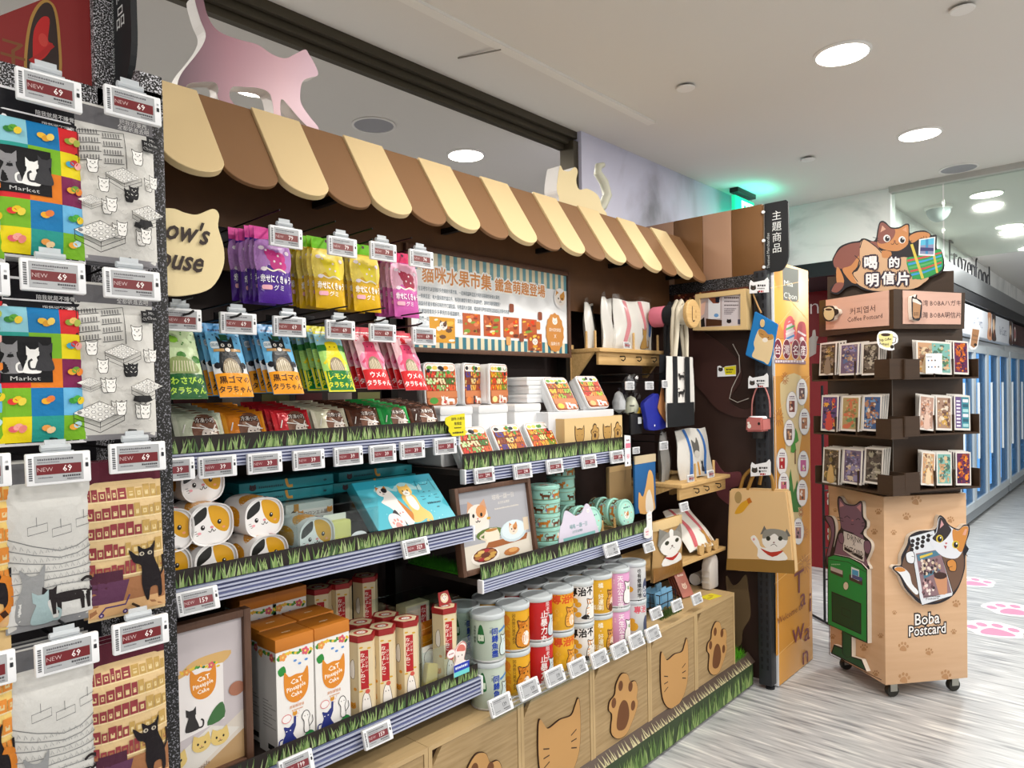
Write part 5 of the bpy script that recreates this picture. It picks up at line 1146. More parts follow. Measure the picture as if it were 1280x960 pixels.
# ================================================================= section two: the picture board
a, b, c, d = W(712, 445, 1.95), W(711, 341, 1.95), W(534, 444, 1.95), W(690, 442, 1.95)
x0, x1, z0, z1 = 1.60, a.x, (a.z + c.z) / 2, b.z
r = thing('picture_board', 'wood framed board with orange title and striped edges announcing fruit tins', 'sign board', (0, 1.95, 0))
bw = .018
for q in ((x0, z0, x0 + bw, z1), (x1 - bw, z0, x1, z1), (x0 + bw, z0, x1 - bw, z0 + bw), (x0 + bw, z1 - bw, x1 - bw, z1)): box('frame_rail', WALNUT, q[0], -.012, q[1], q[2], .004, q[3], r, .002)
box('panel', WHITE, x0 + bw, -.002, z0 + bw, x1 - bw, .004, z1 - bw, r)
A = Art(); X0, X1, Z0, Z1 = x0 + bw, x1 - bw, z0 + bw, z1 - bw; w = X1 - X0; h = Z1 - Z0
A.rect(X0, Z0, X1, Z1, 'eceef0')
for k in range(46):
    q = X0 + w * k / 46
    A.rect(q, Z1 - h * .2, q + w / 46, Z1, '6a9aa4' if k % 2 else 'e0d4b4', k > 0); A.rect(q, Z0, q + w / 46, Z0 + h * .13, '3c7888' if k % 2 else 'e0d4b4', True)
A.rect(X0, Z1 - h * .215, X1, Z1 - h * .195, 'eceef0'); A.poly([(X0, Z0 + h * .13), (X0, Z0 + h * .3), (X0 + w * .4, Z0 + h * .33), (X0 + w * .4, Z0 + h * .13)], 'eceef0')
A.text(X0 + w * .265, Z0 + h * .70, '貓咪水果市集', h * .19, 'd88a3c', 'c', .03, .92, res=2, out='f8f6f2', ow=.12); A.text(X0 + w * .66, Z0 + h * .70, '鐵盒萌趣登場', h * .16, 'd88a3c', 'c', .03, .95, res=2, out='f8f6f2', ow=.12)
for i, t in enumerate(('在這裡你可以發現好多的繽紛水果市集，一起來和貓咪逛逛市場挑選喜歡的新鮮水果吧，', '一快來逛逛：有大量採買的貓店長，推著粉嫩嬰兒車的水果貓咪們，貓咪市場熱鬧開張！', '貓貓身影藏身哪折扣咪的市打貓點貓。有推貓的太貓鹿，橘貓裡有夢想與甜蜜貓貓貓品項等你挑選', '在裡貓裡看到多多夢境的幸福貓腳亮，可口的甜甜心情。', '我們一起進入夢幻的夢幻小立舟！貓腳樂樂')):
    A.text(X0 + w * .045, Z0 + h * (.595 - i * .078), t, h * .052, '2c5066', 'l', .01, .62 if i < 3 else .7, res=1)
MK = ['b85c34', 'd8401c', 'e88c24', '7c9c3c', 'e8c04c', '6a3420', 'd87c54', '8c3c28', 'f0d8b0']
photo(A, X0 + w * .10, Z0 + h * .06, X0 + w * .24, Z0 + h * .33, ['d89c34', 'e8b848', 'b86828', 'f0e8e0', '6a4a34'], 12, 4); catface(A, X0 + w * .175, Z0 + h * .24, h * .05, 'e8e4e0', '6a4a3c', '6a4a3c')
for k in range(4): photo(A, X0 + w * (.285 + .125 * k), Z0 + h * .16, X0 + w * (.39 + .125 * k), Z0 + h * .40, MK, 16, k + 2)
photo(A, X0 + w * .70, Z0 + h * .02, X0 + w * .80, Z0 + h * .23, ['a85028', 'e8c04c', 'd89c34', '6a3420', 'e8d0a0'], 12, 8); catface(A, X0 + w * .75, Z0 + h * .13, h * .045, 'e8e0d8', '8a5a34')
for x, z, c in ((.575, .46, '8c4a34'), (.775, .4, '8c4a34'), (.76, .28, 'c8783c'), (.55, .07, 'd8a060'), (.64, .12, '8c4a34')): A.rr(X0 + w * x, Z0 + h * z, X0 + w * (x + .03), Z0 + h * (z + .1), h * .02, c)
bx_, bz_ = X0 + w * .90, Z0 + h * .26
A.poly([(bx_ + h * (.19 + .015 * (i % 2)) * math.cos(i * PI / 14) * .9, bz_ + h * (.235 + .015 * (i % 2)) * math.sin(i * PI / 14)) for i in range(28)], 'c88844')
catface(A, bx_, bz_ + h * .14, h * .045, 'f0ece4'); A.text(bx_, bz_ + .015 * h, '貓大叔的果醬', h * .05, 'f4ece0', 'c', .01, .8, res=1); A.text(bx_, bz_ - h * .07, 'X', h * .07, 'f4ece0', 'c', res=1); A.text(bx_, bz_ - h * .16, '貓果乐市', h * .05, 'f4ece0', 'c', .01, .9, res=1)
A.ell(X1 - w * .055, Z1 - h * .3, h * .13, h * .13, 'f0eeee', 18); catface(A, X1 - w * .055, Z1 - h * .31, h * .09, 'f0e8e0', 'd09038', 'd09038'); A.obj('board_print', r, GLOSS, y=-.0022)

# --- fruit-market tins on the upper middle shelf
FP = {'a': ['b86438', 'd83c30', '88b868', 'e0603c', 'c8e0a8', 'e8d0a8', '3c7c3c'], 'b': ['9c5434', '4c3c84', 'e8a848', 'b84828', '7c3424', 'e0c888', 'd87c3c'], 'c': ['b8683c', 'e86420', 'e8a82c', '7c9c30', 'd8401c', 'f0d890'], 'd': ['b06034', 'e88c28', '8cb83c', 'a84c34', 'e8c040'], 'e': ['b05c30', 'c8281c', 'e8882c', 'a8cc3c', 'd83c24', 'f0b070']}
TW, TH, TD = .148, .150, .045
TIN = mat('tin_white', 'e4e6e8', .3)
def art_tin(k):
    def f(A, w, h):
        g = random.Random(ord(k)); p = FP[k]; rr = .014
        A.rr(-w / 2, 0, w / 2, h, rr, p[0]); A.rr(-w * .49, h * .82, w * .49, h * .99, rr, 'e8e4dc')
        for i in range(5): A.ell(w * (-.36 + .18 * i), h * .9, w * .09, h * .05, g.choice(['e8902c', '6ca040', '28242c', 'e0c860', 'd8d0c8']), 8)
        for i in range(3):
            for j in range(3):
                x, z = -w * .47 + j * w * .315, h * (.35 + i * .16); A.rect(x, z, x + w * .3, z + h * .15, g.choice(['6c3820', '8c5430', '7a4426']), j + i > 0); c = p[1 + (i * 3 + j) % (len(p) - 1)]; n = g.choice([3, 4, 5])
                for q in range(n * 3): A.ell(x + w * .3 * (q % n + .5 + .3 * g.uniform(-1, 1)) / n, z + h * (.03 + .042 * (q // n)), w * .13 / n, h * .03, c if q % 4 else g.choice(p[1:]), 7, g.uniform(-.6, .6))
        for i in range(3): A.ell(w * g.uniform(-.42, .42), h * g.uniform(.75, .95), w * .06, h * .05, g.choice(['28242c', 'f0ece8', '4c8c3c']), 8)
        A.rect(-w * .5, h * .18, w * .5, h * .345, 'c87c50'); A.rect(-w * .5, h * .17, w * .5, h * .19, 'a45c38'); A.rr(-w * .49, .004, w * .49, h * .18, .012, 'b87048')
        A.ell(-w * .28, h * .12, w * .14, h * .08, p[-1] if k != 'a' else '4c9440', 12)
        catwalk(A, w * .26, h * .02, w * .34, 'ece8e4', -1, False); catsit(A, w * .02, h * .02, h * .22, 'e8e0d8' if k != 'b' else '2c2428'); A.ell(w * .08, h * .08, w * .05, h * .03, 'c03838', 8)
    return f
tins = {}
def fruit_tin(k):
    r = thing('fruit_tin', '', 'tin')
    MB().prism(rrect(-TW / 2, 0, TW / 2, TH, .018), .010, TD).obj('body', TIN, r, .003)
    MB().prism(rrect(-TW / 2 - .002, -.002, TW / 2 + .002, TH + .002, .02), 0, .015).obj('lid', TIN, r, .004)
    A = Art(); art_tin(k)(A, TW * .95, TH * .97); A.obj('lid_print', r, ENAMEL, lambda u, v, hh: (u, -.0003 - hh, v + .002)); tins[k] = r
    return r
zr_ = W(610, 506, 1.80).z                                        # top of the white riser tins
for i, px in enumerate((572, 618, 661)):
    p = W(px, 525, 1.77); r = thing('white_tin', 'blank white tin used as a riser, %s of three in the row' % ['left', 'middle', 'right'][i], 'tin', (p.x, 1.775, ZA2), group='blank white riser tins'); w_ = .15
    MB().prism(rrect(-w_ / 2, 0, w_ / 2, zr_ - ZA2 - .012, .012), 0, .18).obj('body', TIN, r, .004); MB().prism(rrect(-w_ / 2 - .002, zr_ - ZA2 - .03, w_ / 2 + .002, zr_ - ZA2 - .001, .008), -.003, .183).obj('lid', TIN, r, .003)
    if i == 0:
        A = Art(); A.poly(smooth([(-.05, .05), (-.03, .09), (-.035, .1), (-.01, .1), (-.015, .06), (-.03, .045)], 3), '22201e'); A.obj('side_print', r, INK, y=-.0006)
spots = [('a', 553, 507, 1.83, 0, .06, zr_, 'fruit tin standing upright beside the red packs'), ('b', 592, 505, 1.84, .34, 0, zr_, 'fruit tin standing turned side-on, left of two'), ('c', 624, 505, 1.84, .28, 0, zr_, 'fruit tin standing turned side-on, right of two'),
         ('a', 605, 572, 1.665, 0, .5, ZA2, 'fruit tin with red and green crates leaning at the front by the yellow cat tag'), ('b', 649, 566, 1.665, 0, .5, ZA2, 'fruit tin with dark purple crates leaning at the front, middle of three'), ('c', 689, 557, 1.665, 0, .5, ZA2, 'fruit tin with orange crates leaning at the front beside the wooden box'),
         ('d', 711, 513, 1.72, 0, .5, None, 'fruit tin leaning in the upper row, left of the pair'), ('e', 750, 509, 1.72, 0, .5, None, 'fruit tin leaning in the upper row, right of the pair')]
for k, px, py, Y, rz, ln, z, lab in spots:
    p = W(px, py, Y); q = (p.x, Y, (z if z is not None else p.z) + .0005)
    r = fruit_tin(k) if k not in tins else dup(tins[k], q)
    r.location = q; r.rotation_euler = (-ln, 0, rz); r['label'] = lab; r['category'] = 'tin'; r['group'] = 'fruit market tins'
za = W(728, 513, 1.72).z
tag(box('tin_stand', mat('stand_white', 'd8dade', .4), W(684, 513, 1.72).x, 1.715, ZA2 + .001, W(766, 509, 1.72).x, 1.90, za - .001, bevel=.003), 'low white stand carrying the two leaning upper tins', 'stand')
x_ = W(660, 490, 1.86).x
for i in range(3):
    r = thing('white_tin', 'flat white tin in the stack of three behind the leaning tins, %s' % ['bottom', 'middle', 'top'][i], 'tin', (x_ + .01 * (i % 2), 1.80, zr_ + .001 + i * .034))
    MB().prism(rrect(-.075, 0, .075, .024, .006), 0, .13).obj('body', TIN, r, .003); MB().prism(rrect(-.077, .018, .077, .033, .005), -.002, .132).obj('lid', TIN, r, .003)
# yellow cat-shaped note
p = W(570, 533, 1.63); r = thing('yellow_cat_note', 'yellow cat-shaped note on the rail before the fruit tins', 'note', (p.x, 1.625, p.z - .03)); pts = [(-.05, .052), (-.046, .06), (-.02, .066), (.034, .07), (.036, 0), (-.02, 0), (-.036, .018), (-.034, .03), (-.048, .04)]
MB().prism(pts, 0, .002).obj('card', mat('note_yellow', 'e0d41c', .5), r); A = Art(); A.text(.004, .05, '貓咪·水果市', .011, '2c2818', 'c', .02, res=1); A.text(.004, .035, '集鐵盒', .011, '2c2818', 'c', .02, res=1); greek(A, -.012, .024, .03, .004, '4a4418', 2); greek(A, -.02, .008, .046, .006, '3a3418', 4); A.obj('note_print', r, INK, y=-.0004)
# wooden box with carved cats
a, b = W(706, 556, 1.672), W(778, 548, 1.672); c = W(706, 524, 1.672)
r = thing('carved_wood_box', 'pale wooden box with two carved cats and two paws at the shelf end', 'box', (a.x, 1.672, ZA2 + .001)); w = b.x - a.x; h = c.z - ZA2
MB().box(0, 0, 0, w, .006, h).box(0, .14, 0, w, .146, h).box(0, .006, 0, .006, .14, h).box(w - .006, .006, 0, w, .14, h).box(.006, .006, 0, w - .006, .14, .006).obj('box', PINEL, r)
A = Art()
for i, x in enumerate((.24, .5, .72, .91)):
    if i % 2 == 0:
        A.poly([(w * x + q[0] * .064, h * .5 + q[1] * .066) for q in catshape(3)], '3a2210'); A.poly([(w * x + .001 + q[0] * .055, h * .5 + q[1] * .057) for q in catshape(3)], 'b8904f')
        for s in (-1, 1): A.line([(w * x + s * .012, h * .52), (w * x + s * .02, h * .53)], .0016, '4a2e14')
    else:
        A.poly([(w * x + q[0] * .058, h * .52 + q[1] * .05) for q in pawshape(3)], '3a2210'); A.poly([(w * x + .001 + q[0] * .05, h * .52 + q[1] * .043) for q in pawshape(3)], 'b8904f'); A.ell(w * x, h * .47, .008, .01, '4a2e14', 8)
        for s in (-.012, -.004, .005, .013): A.ell(w * x + s, h * .47 + .018 - abs(s) * .4, .003, .004, '4a2e14', 6, same=s > -.012)
A.obj('carving', r, INK, y=-.0004)
for i, (px, py, lab) in enumerate(((605, 594, 'price tag at the left end of the upper middle rail'), (653, 589, 'second price tag on the upper middle rail'), (693, 583, 'third price tag on the upper middle rail'), (736, 577, 'fourth price tag on the upper middle rail, under the wooden box'), (771, 571, 'last price tag on the upper middle rail'))):
    price_tag(W(px, py, 1.622), ['299', '298', '299', '299', '299'][i], lab, '7a2c34', rx=-.12, clip=False)

# --- lower middle shelf: framed poster, mint tins
def art_mintposter(A, w, h):
    A.rect(-w / 2, 0, w / 2, h, 'a8a9b0'); A.rect(-w / 2, 0, w / 2, h * .3, 'd8d2c6'); A.rect(-w * .5, h * .5, -w * .36, h * .85, '9496a0')
    A.text(w * .14, h * .84, '喵嗚一貓一日', h * .075, 'd8d4cc', 'c', .0, 1, .0, res=1); A.text(w * .14, h * .77, '法式奶油薄餅', h * .04, 'dcd8d0', 'c', .0, res=1); greek(A, .0, h * .7, w * .36, h * .02, 'd0ccc4', 2)
    A.poly(smooth([(-w * .4, h * .45), (-w * .38, h * .62), (-w * .3, h * .7), (-w * .18, h * .7), (-w * .1, h * .62), (-w * .14, h * .45)], 3), 'e4ded8'); catface(A, -w * .25, h * .66, w * .13, 'e6dcd2', 'c89878', 'd0905c')
    A.ell(-w * .1, h * .4, w * .2, h * .08, '5c7434', 12); A.poly(smooth([(-w * .16, h * .26), (-w * .18, h * .44), (.0, h * .46), (w * .02, h * .28)], 2), 'e6dac6'); A.ell(-w * .08, h * .445, w * .09, h * .02, 'b07c3c', 10); A.line(smooth([(-w * .17, h * .42), (-w * .25, h * .38), (-w * .16, h * .32)], 3, False), w * .02, 'd8ccb8')
    A.poly([(-w * .2, h * .2), (w * .42, h * .22), (w * .45, h * .3), (-w * .14, h * .29)], '9c5c30'); A.ell(w * .24, h * .37, w * .2, h * .15, 'c2d4dc', 16); A.ell(w * .24, h * .385, w * .175, h * .13, 'd6e4ea', 16); catface(A, w * .24, h * .39, w * .06, 'e8d8c8', 'c88850', 'c88850'); A.rect(w * .4, h * .34, w * .48, h * .52, 'd8c8b0')
    A.ell(-w * .2, h * .12, w * .2, h * .11, 'eee8e0', 14); A.ell(-w * .2, h * .14, w * .17, h * .09, '6a3420', 14)
    for i in range(9): A.ell(-w * .2 + w * .11 * math.cos(i * .7), h * .14 + h * .055 * math.sin(i * .7), w * .05, h * .022, ['c89c4c', 'a86c38', 'a83034', 'd8b468'][i % 4], 8)
    A.ell(w * .18, h * .1, w * .12, h * .05, 'b8743c', 10); A.ell(w * .2, h * .115, w * .07, h * .03, 'd8a060', 8); A.ell(-w * .1, h * .61, w * .03, h * .02, 'c89c38', 6)
quad_frame('framed_poster', 'brown framed grey poster with a kitten, cup and round tin', 'poster', (578, 722), (672, 696), (566, 611), 1.60, .016, art_mintposter)
MINT = mat('mint_tin', '9ad2c4', .3, coat=.2); GOLD = mat('tin_gold_edge', 'a88a4c', .35, .6)
def art_mintside(A, n):
    for i in range(n):
        q = A.at(-.13 + i * .052, .002, .058); c = ['5c3820', 'b8742c', '6a4430', 'e8e0d4'][i % 4]
        catwalk(q, 0, 0, .8 if i % 2 else .7, c, 1 if i % 3 else -1); q.ell(.55, .2, .1, .1, ['7c70a8', 'c8d0c8', 'e0a868'][i % 3], 6); q.ell(-.5, .75, .04, .04, '3c6c64', 5)
    return A
MR = .058; MH = .049
def mint_tin():
    r = thing('mint_tin', '', 'tin'); s = 40
    MB().lathe([(MR - .002, 0), (MR - .001, .001), (MR - .001, MH - .012), (MR - .001, MH - .011)], s).obj('body', MINT, r, smooth=40)
    MB().lathe([(MR, MH - .013), (MR + .001, MH - .012), (MR + .001, MH - .002), (MR - .002, MH), (MR - .006, MH + .0005), (MR - .007, MH - .001), (0, MH - .001)], s, cap=False).obj('lid', MINT, r, smooth=40)
    m = MB()
    for z in (.002, MH - .0135): m.lathe([(MR - .0008, z), (MR + .0004, z), (MR + .0004, z + .001), (MR - .0008, z + .001)], s, cap=False)
    m.obj('gold_lines', GOLD, r)
    A = Art(); art_mintside(A, 6); A.obj('cat_print', r, ENAMEL, lambda u, v, hh: ((MR - .0005 + hh) * math.cos(-2.1 + u / MR), (MR - .0005 + hh) * math.sin(-2.1 + u / MR), v), maxlen=.02)
    A = Art(); A.ell(0, 0, MR * .8, MR * .8, 'aee0d2', 30); catface(A, 0, -.008, .016, 'f0e8e0', 'c88850', 'c88850'); greek(A, -.018, .022, .036, .006, '3c6c64', 3)
    for i in range(8): A.ell(.036 * math.cos(i * .8), .036 * math.sin(i * .8), .0035, .003, ['e0a868', '7c70a8', 'd87c70', 'f0e8e0'][i % 4], 6, same=i > 0)
    A.obj('lid_print', r, ENAMEL, lambda u, v, hh: (u, v, MH - .0008 + hh))
    return r
mt = mint_tin(); first = True
def put_mint(q, lab, rot=None, grp=None):
    global first
    r = mt if first else dup(mt, q); first = False
    r.location = q; r.rotation_euler = rot or (0, 0, 0); r['label'] = lab; r['group'] = grp or 'round mint tins'
    return r
p = W(681, 650, 1.665); n = 5
ords = ['bottom', 'second from the bottom', 'third from the bottom', 'second from the top', 'top']
for i in range(5): put_mint((p.x + .002 * (i % 2), 1.668, ZB2 + .001 + i * (MH + .0012)), 'round mint tin, %s of the front stack' % ords[i], (0, 0, .5 * i))
p = W(701, 620, 1.80)
for i in range(6): put_mint((p.x, 1.80, ZB2 + .001 + i * (MH + .0012)), 'round mint tin in the rear stack, %s from the shelf' % ['lowest', 'second', 'third', 'fourth', 'fifth', 'topmost, sixth'][i], (0, 0, .9 * i), 'mint tins in the rear stack')
for bx0, by0, k, n in ((771, 637, 0, 3), (729, 650, 1, 3)):
    p = W(bx0, by0, 1.665)
    for j in range(n):
        put_mint((p.x, 1.665 + .055 * j, ZB2 + .012 + MR + .008), ['mint tin standing on edge at the right, face on', 'mint tin standing on edge half behind the lilac cat card'][k] if j == 0 else 'mint tin on edge, %s back from the front one on the %s' % (['', 'second', 'third'][j], ['right', 'left'][k]), (PI / 2 - .12, 0, 0), 'mint tins standing on edge' if j == 0 else 'mint tins behind the standing %s one' % ['right', 'left'][k])
r = thing('dowel_rack', 'pale wooden dowel rack holding the standing mint tins', 'rack', (0, 0, ZB2 + .001)); xa, xb = W(716, 680, 1.64).x, W(800, 660, 1.64).x
box('base_board', PINEL, xa, 1.632, 0, xb, 1.86, .012, r, .002)
for px in (753, 769, 789): MB().lathe([(.006, .012), (.006, .07), (.004, .073)], 12).obj('dowel', PINE, r).location = (W(px, 655, 1.638).x, 1.64, 0)
p0_, p1_ = W(703, 678, 1.60), W(748, 668, 1.60)
r = thing('cat_card', 'lilac cat-eared card with a teal panel before the mint tins', 'card', ((p0_.x + p1_.x) / 2, 1.600, ZB2 + .001), rx=-.12); w = p1_.x - p0_.x; h = .155
pts = smooth([(-w * .5, 0), (-w * .5, h * .55), (-w * .42, h * .7), (-w * .32, h * .96), (-w * .2, h * .92), (-w * .05, h * .8), (w * .12, h * .84), (w * .26, h * 1.02), (w * .36, h * .98), (w * .46, h * .7), (w * .5, h * .5), (w * .5, 0)], 3)
MB().prism(pts, 0, .003).obj('card', mat('card_lilac', 'd4cee0', .5), r); A = Art(); A.rect(-w * .44, 0, w * .44, h * .34, '7cb8b8'); A.text(0, h * .52, '喵嗚 一貓一日', h * .12, '5a9c9c', 'c', .01, .95, res=1); A.text(-.05 * w, h * .41, '法式奶油薄餅', h * .07, '6a9c9c', 'c', .0, res=1); A.text(0, h * .22, '貓貓餅乾', h * .07, 'e8f0f0', 'c', .0, res=1); greek(A, -w * .38, h * .1, w * .76, h * .06, 'e4f0f0', 2); catface(A, w * .3, h * .85, .008, 'f0e8ec'); A.obj('card_print', r, INK, y=-.0004)
price_tag(W(764, 687, 1.545), '38', 'grey price tag on the lower middle rail under the mint tins', None, rx=-.3, clip=False)

tf = bpy.data.objects.new('turf_strip', None); COL.objects.link(tf); tf.location = (1.61, 1.75, ZB2 + .001); tag(tf, 'strip of green artificial turf behind the kitten poster on the lower middle shelf', 'turf')
m = MB().box(-.03, -.1, 0, .03, .19, .004); g = random.Random(9)
for i in range(900):
    x, y, q = g.uniform(-.03, .03), g.uniform(-.1, .19), g.uniform(0, 6.3); m.add([(x - .0015, y, .003), (x + .0015, y, .003), (x + .012 * math.cos(q), y + .012 * math.sin(q), g.uniform(.018, .04))], [(0, 1, 2)])
tag(m.obj('turf_fibres', mat('turf_green', '3f9a1c', .75), tf), kind='stuff')
# ================================================================= cans in two layers on the cabinets
CR, CH = .0555, .151
def can(k, body, art):
    r = thing('biscuit_can', '', 'can')
    MB().lathe([(CR - .001, .004), (CR, .006), (CR, CH - .016), (CR - .001, CH - .014)], 36).obj('body', mat('can_' + k, body, .35), r, smooth=40)
    m = MB().lathe([(CR + .0012, CH - .018), (CR + .002, CH - .017), (CR + .002, CH - .006), (CR, CH - .003), (CR - .004, CH - .002), (CR - .006, CH - .005), (0, CH - .005)], 36, cap=False); m.obj('plastic_lid', mat('can_lid', 'c6ced2', .25), r, smooth=40)
    MB().lathe([(CR - .002, 0), (CR + .001, .001), (CR + .001, .006), (CR - .001, .007)], 36).obj('bottom_rim', mat('can_rim', 'd8dadc', .35, .5), r, smooth=40)
    A = Art(); art(A, CH - .03); A.obj('can_print', r, ENAMEL, lambda u, v, hh: ((CR + .0003 + hh) * math.cos(-1.98 + u / CR), (CR + .0003 + hh) * math.sin(-1.98 + u / CR), v + .008), maxlen=.016)
    return r
def mascot(A, x, z, s, col, belly=None, ear=None, stripe=None):
    q = A.at(x, z, s); q.blob([(-.3, 0), (-.34, .4), (-.24, .6), (-.3, .86), (-.12, .8), (.1, .8), (.28, .88), (.24, .6), (.34, .35), (.3, 0)], col, '3a2a20', .035, 3)
    if belly: q.ell(.04, .24, .18, .24, belly, 12)
    if stripe:
        for i in range(3): q.line([(-.3, .2 + i * .12), (-.18, .22 + i * .12)], .04, stripe, same=i > 0)
        q.poly(smooth([(-.26, .6), (-.28, .82), (-.02, .8), (0, .64)], 3), stripe)
    for e in (-.09, .09): q.ell(e, .62, .03, .04, '2a1c14', 6, same=e > 0)
    q.line([(-.04, .52), (0, .5), (.04, .52)], .02, '3a2a20')
def a1(A, h):
    A.poly(smooth([(-.052, h * .45), (-.05, h * .72), (-.044, h * .9), (-.036, h * .9), (-.03, h * .72), (-.028, h * .45)], 3), '2c6c3c'); A.rect(-.05, h * .5, -.03, h * .66, 'd8e4d0')
    A.text(-.006, h * .8, '一瓶', .012, '34506a', 'c', 0, res=1, vert=True); A.text(.006, h * .66, '同歸魚盡', .0235, '2444a8', 'c', .04, vert=True, res=1); A.text(-.062, h * .8, '酒後不開車', .011, '3c4c44', 'c', 0, res=1, vert=True); mascot(A, .05, h * .08, .075, 'cfe0e0', 'e0ecec'); A.line([(.02, h * .7), (.05, h * .78), (.075, h * .72)], .008, '4c84c0')
def a2(A, h):
    A.text(-.045, h * .56, '大橘為重', .027, 'd0801c', 'c', .04, vert=True, res=1); A.text(-.02, h * .88, '因為我只是毛太多', .0125, '4a2c14', 'c', .02, res=1, vert=True); A.ell(-.05, h * .8, .018, .018, 'd07824', 10)
    mascot(A, .022, h * .06, .1, 'd88c2c', 'f2ece4', None, 'b86818'); A.text(.066, h * .85, '肥而不膩', .012, '4a2c14', 'c', 0, res=1, vert=True)
def a3(A, h):
    A.text(.0, h * .6, '止暴力丸', .0275, 'f4ecec', 'c', .03, vert=True, res=1); A.text(.016, h * .9, '阻老虎', .0175, 'f4ecec', 'c', .02, res=1, vert=True); mascot(A, .045, h * .06, .085, 'c8d4dc', 'e4ecf0')
def a4(A, h):
    A.text(-.012, h * .78, '專治', .034, 'd85428', 'c', .05, res=1); A.text(.046, h * .78, '不開', .032, 'd85428', 'c', .05, res=1); mascot(A, .03, h * .08, .08, 'e8a848', 'f2e8dc', None, 'c87828'); A.text(-.03, h * .5, '心', .02, 'e8c060', 'c', res=1)
    for i in range(3): A.ell(-.04 + .012 * i, h * (.2 + .12 * i), .011, .009, 'e8b02c', 9)
def a5(A, h):
    A.text(-.014, h * .78, '專治不', .034, '1c1818', 'c', .05, res=1); mascot(A, .03, h * .06, .085, 'f0ece6', None, None, 'd88c34'); A.poly(smooth([(.0, h * .04), (-.02, h * .1), (.0, h * .2), (.015, h * .1)], 3), '201c1c')
    for a, b in ((-.042, .62), (-.03, .5), (-.044, .34), (-.03, .2)): A.ell(a, h * b, .012, .010, 'd8a030', 10, same=a > -.042 or b < .6)
    A.text(.058, h * .4, '爽', .018, '1c1818', 'c', .02, res=1)
def a6(A, h):
    A.text(-.02, h * .8, '橘・好運到', .021, 'f8f0d8', 'c', .03, vert=True, res=1); A.text(-.038, h * .12, '滿滿', .02, 'f8f0d8', 'c', .02, res=1); mascot(A, .034, h * .1, .085, 'd89c4c', 'f0e4d4', None, '8a4c20'); A.ell(.03, h * .13, .018, .016, '6a3418', 10)
def a7(A, h):
    A.text(-.008, h * .78, '天生公主病', .026, 'fbf2f8', 'c', .03, vert=True, res=1); A.text(-.034, h * .78, '尊貴', .01, 'f0d8e8', 'c', res=1, vert=True); mascot(A, .04, h * .05, .1, 'f2eeee', 'f8f4f4'); A.ell(.032, h * .52, .006, .007, '6aa048', 8)
def a8(A, h):
    A.text(-.002, h * .84, '也有傲嬌的地方', .0195, '201c20', 'c', .03, vert=True, res=1); A.ell(-.042, h * .3, .014, .012, 'd8a030', 10); A.poly(smooth([(.02, h * .02), (.016, h * .4), (.03, h * .62), (.05, h * .5), (.05, h * .02)], 3), '4a506c'); A.ell(.03, h * .2, .014, .02, 'd8dce4', 10)
def a8b(A, h):
    A.text(.004, h * .76, '專治', .032, 'd86070', 'c', .04, res=1); A.ell(-.036, h * .5, .013, .011, 'd8a030', 10); A.ell(-.03, h * .3, .02, .018, 'd8a030', 10); A.poly(smooth([(.02, h * .02), (.016, h * .4), (.03, h * .62), (.05, h * .5), (.05, h * .02)], 3), '4a506c')
cans = [('mint', 'b9c6b8', a1, 'pale green can with a bottle and blue characters'), ('amber', 'd8a018', a2, 'amber can with a fat orange cat'), ('red', 'b81418', a3, 'red can with white characters'), ('yellow', 'e0a81c', a4, 'yellow can with red heading and orange cat'), ('white', 'e0dedc', a5, 'white can with black heading and calico cat'), ('gold', 'd8a420', a6, 'gold can with white characters and brown cat'), ('pink', 'd89cc8', a7, 'pink can with white characters and white cat'), ('grey', 'c8cacc', a8, 'grey-white can with black characters at the right end')]
cpx = [608, 639, 669, 697, 722, 747, 770, 790]
xs_ = [W(p_, 800, 1.60).x for p_ in cpx]; pit = (xs_[-1] - xs_[0]) / 7
cz = CZ1 + .001
for i, ((k, b, art, lab), px) in enumerate(zip(cans, cpx)):
    c0 = can(k, b, art); X = xs_[0] + pit * i
    for row in range(2):
        for lv in (1, 0):
            q = (X + .004 * row, 1.595 + row * (2 * CR + .006), cz + lv * (CH + .0005))
            if i == 7 and lv == 0 and row == 0: r = can('grey_low', b, a8b)
            else: r = c0 if row == 0 and lv == 1 else dup(c0, q)
            r.location = q; r.rotation_euler = (0, 0, .05 * (i % 3 - 1) * lv); r['category'] = 'can'
            r['label'] = '%s, %s layer of the %s' % (lab, ['lower', 'upper'][lv], ['front row', 'second row behind'][row]); r['group'] = 'cat biscuit cans on the oak cabinets'
for i, (px, py) in enumerate(((625.5, 881), (661, 861), (693, 845), (722, 834), (749, 823), (774, 812), (795, 800.5), (816, 792))):
    price_tag(W(px, py, 1.497), '139', 'grey price tag 139 on the clear rail under the %s can' % ['pale green', 'amber', 'red', 'yellow', 'white', 'gold', 'pink', 'right-end grey'][i], None, rx=-.35, clip=False, k=1.04)
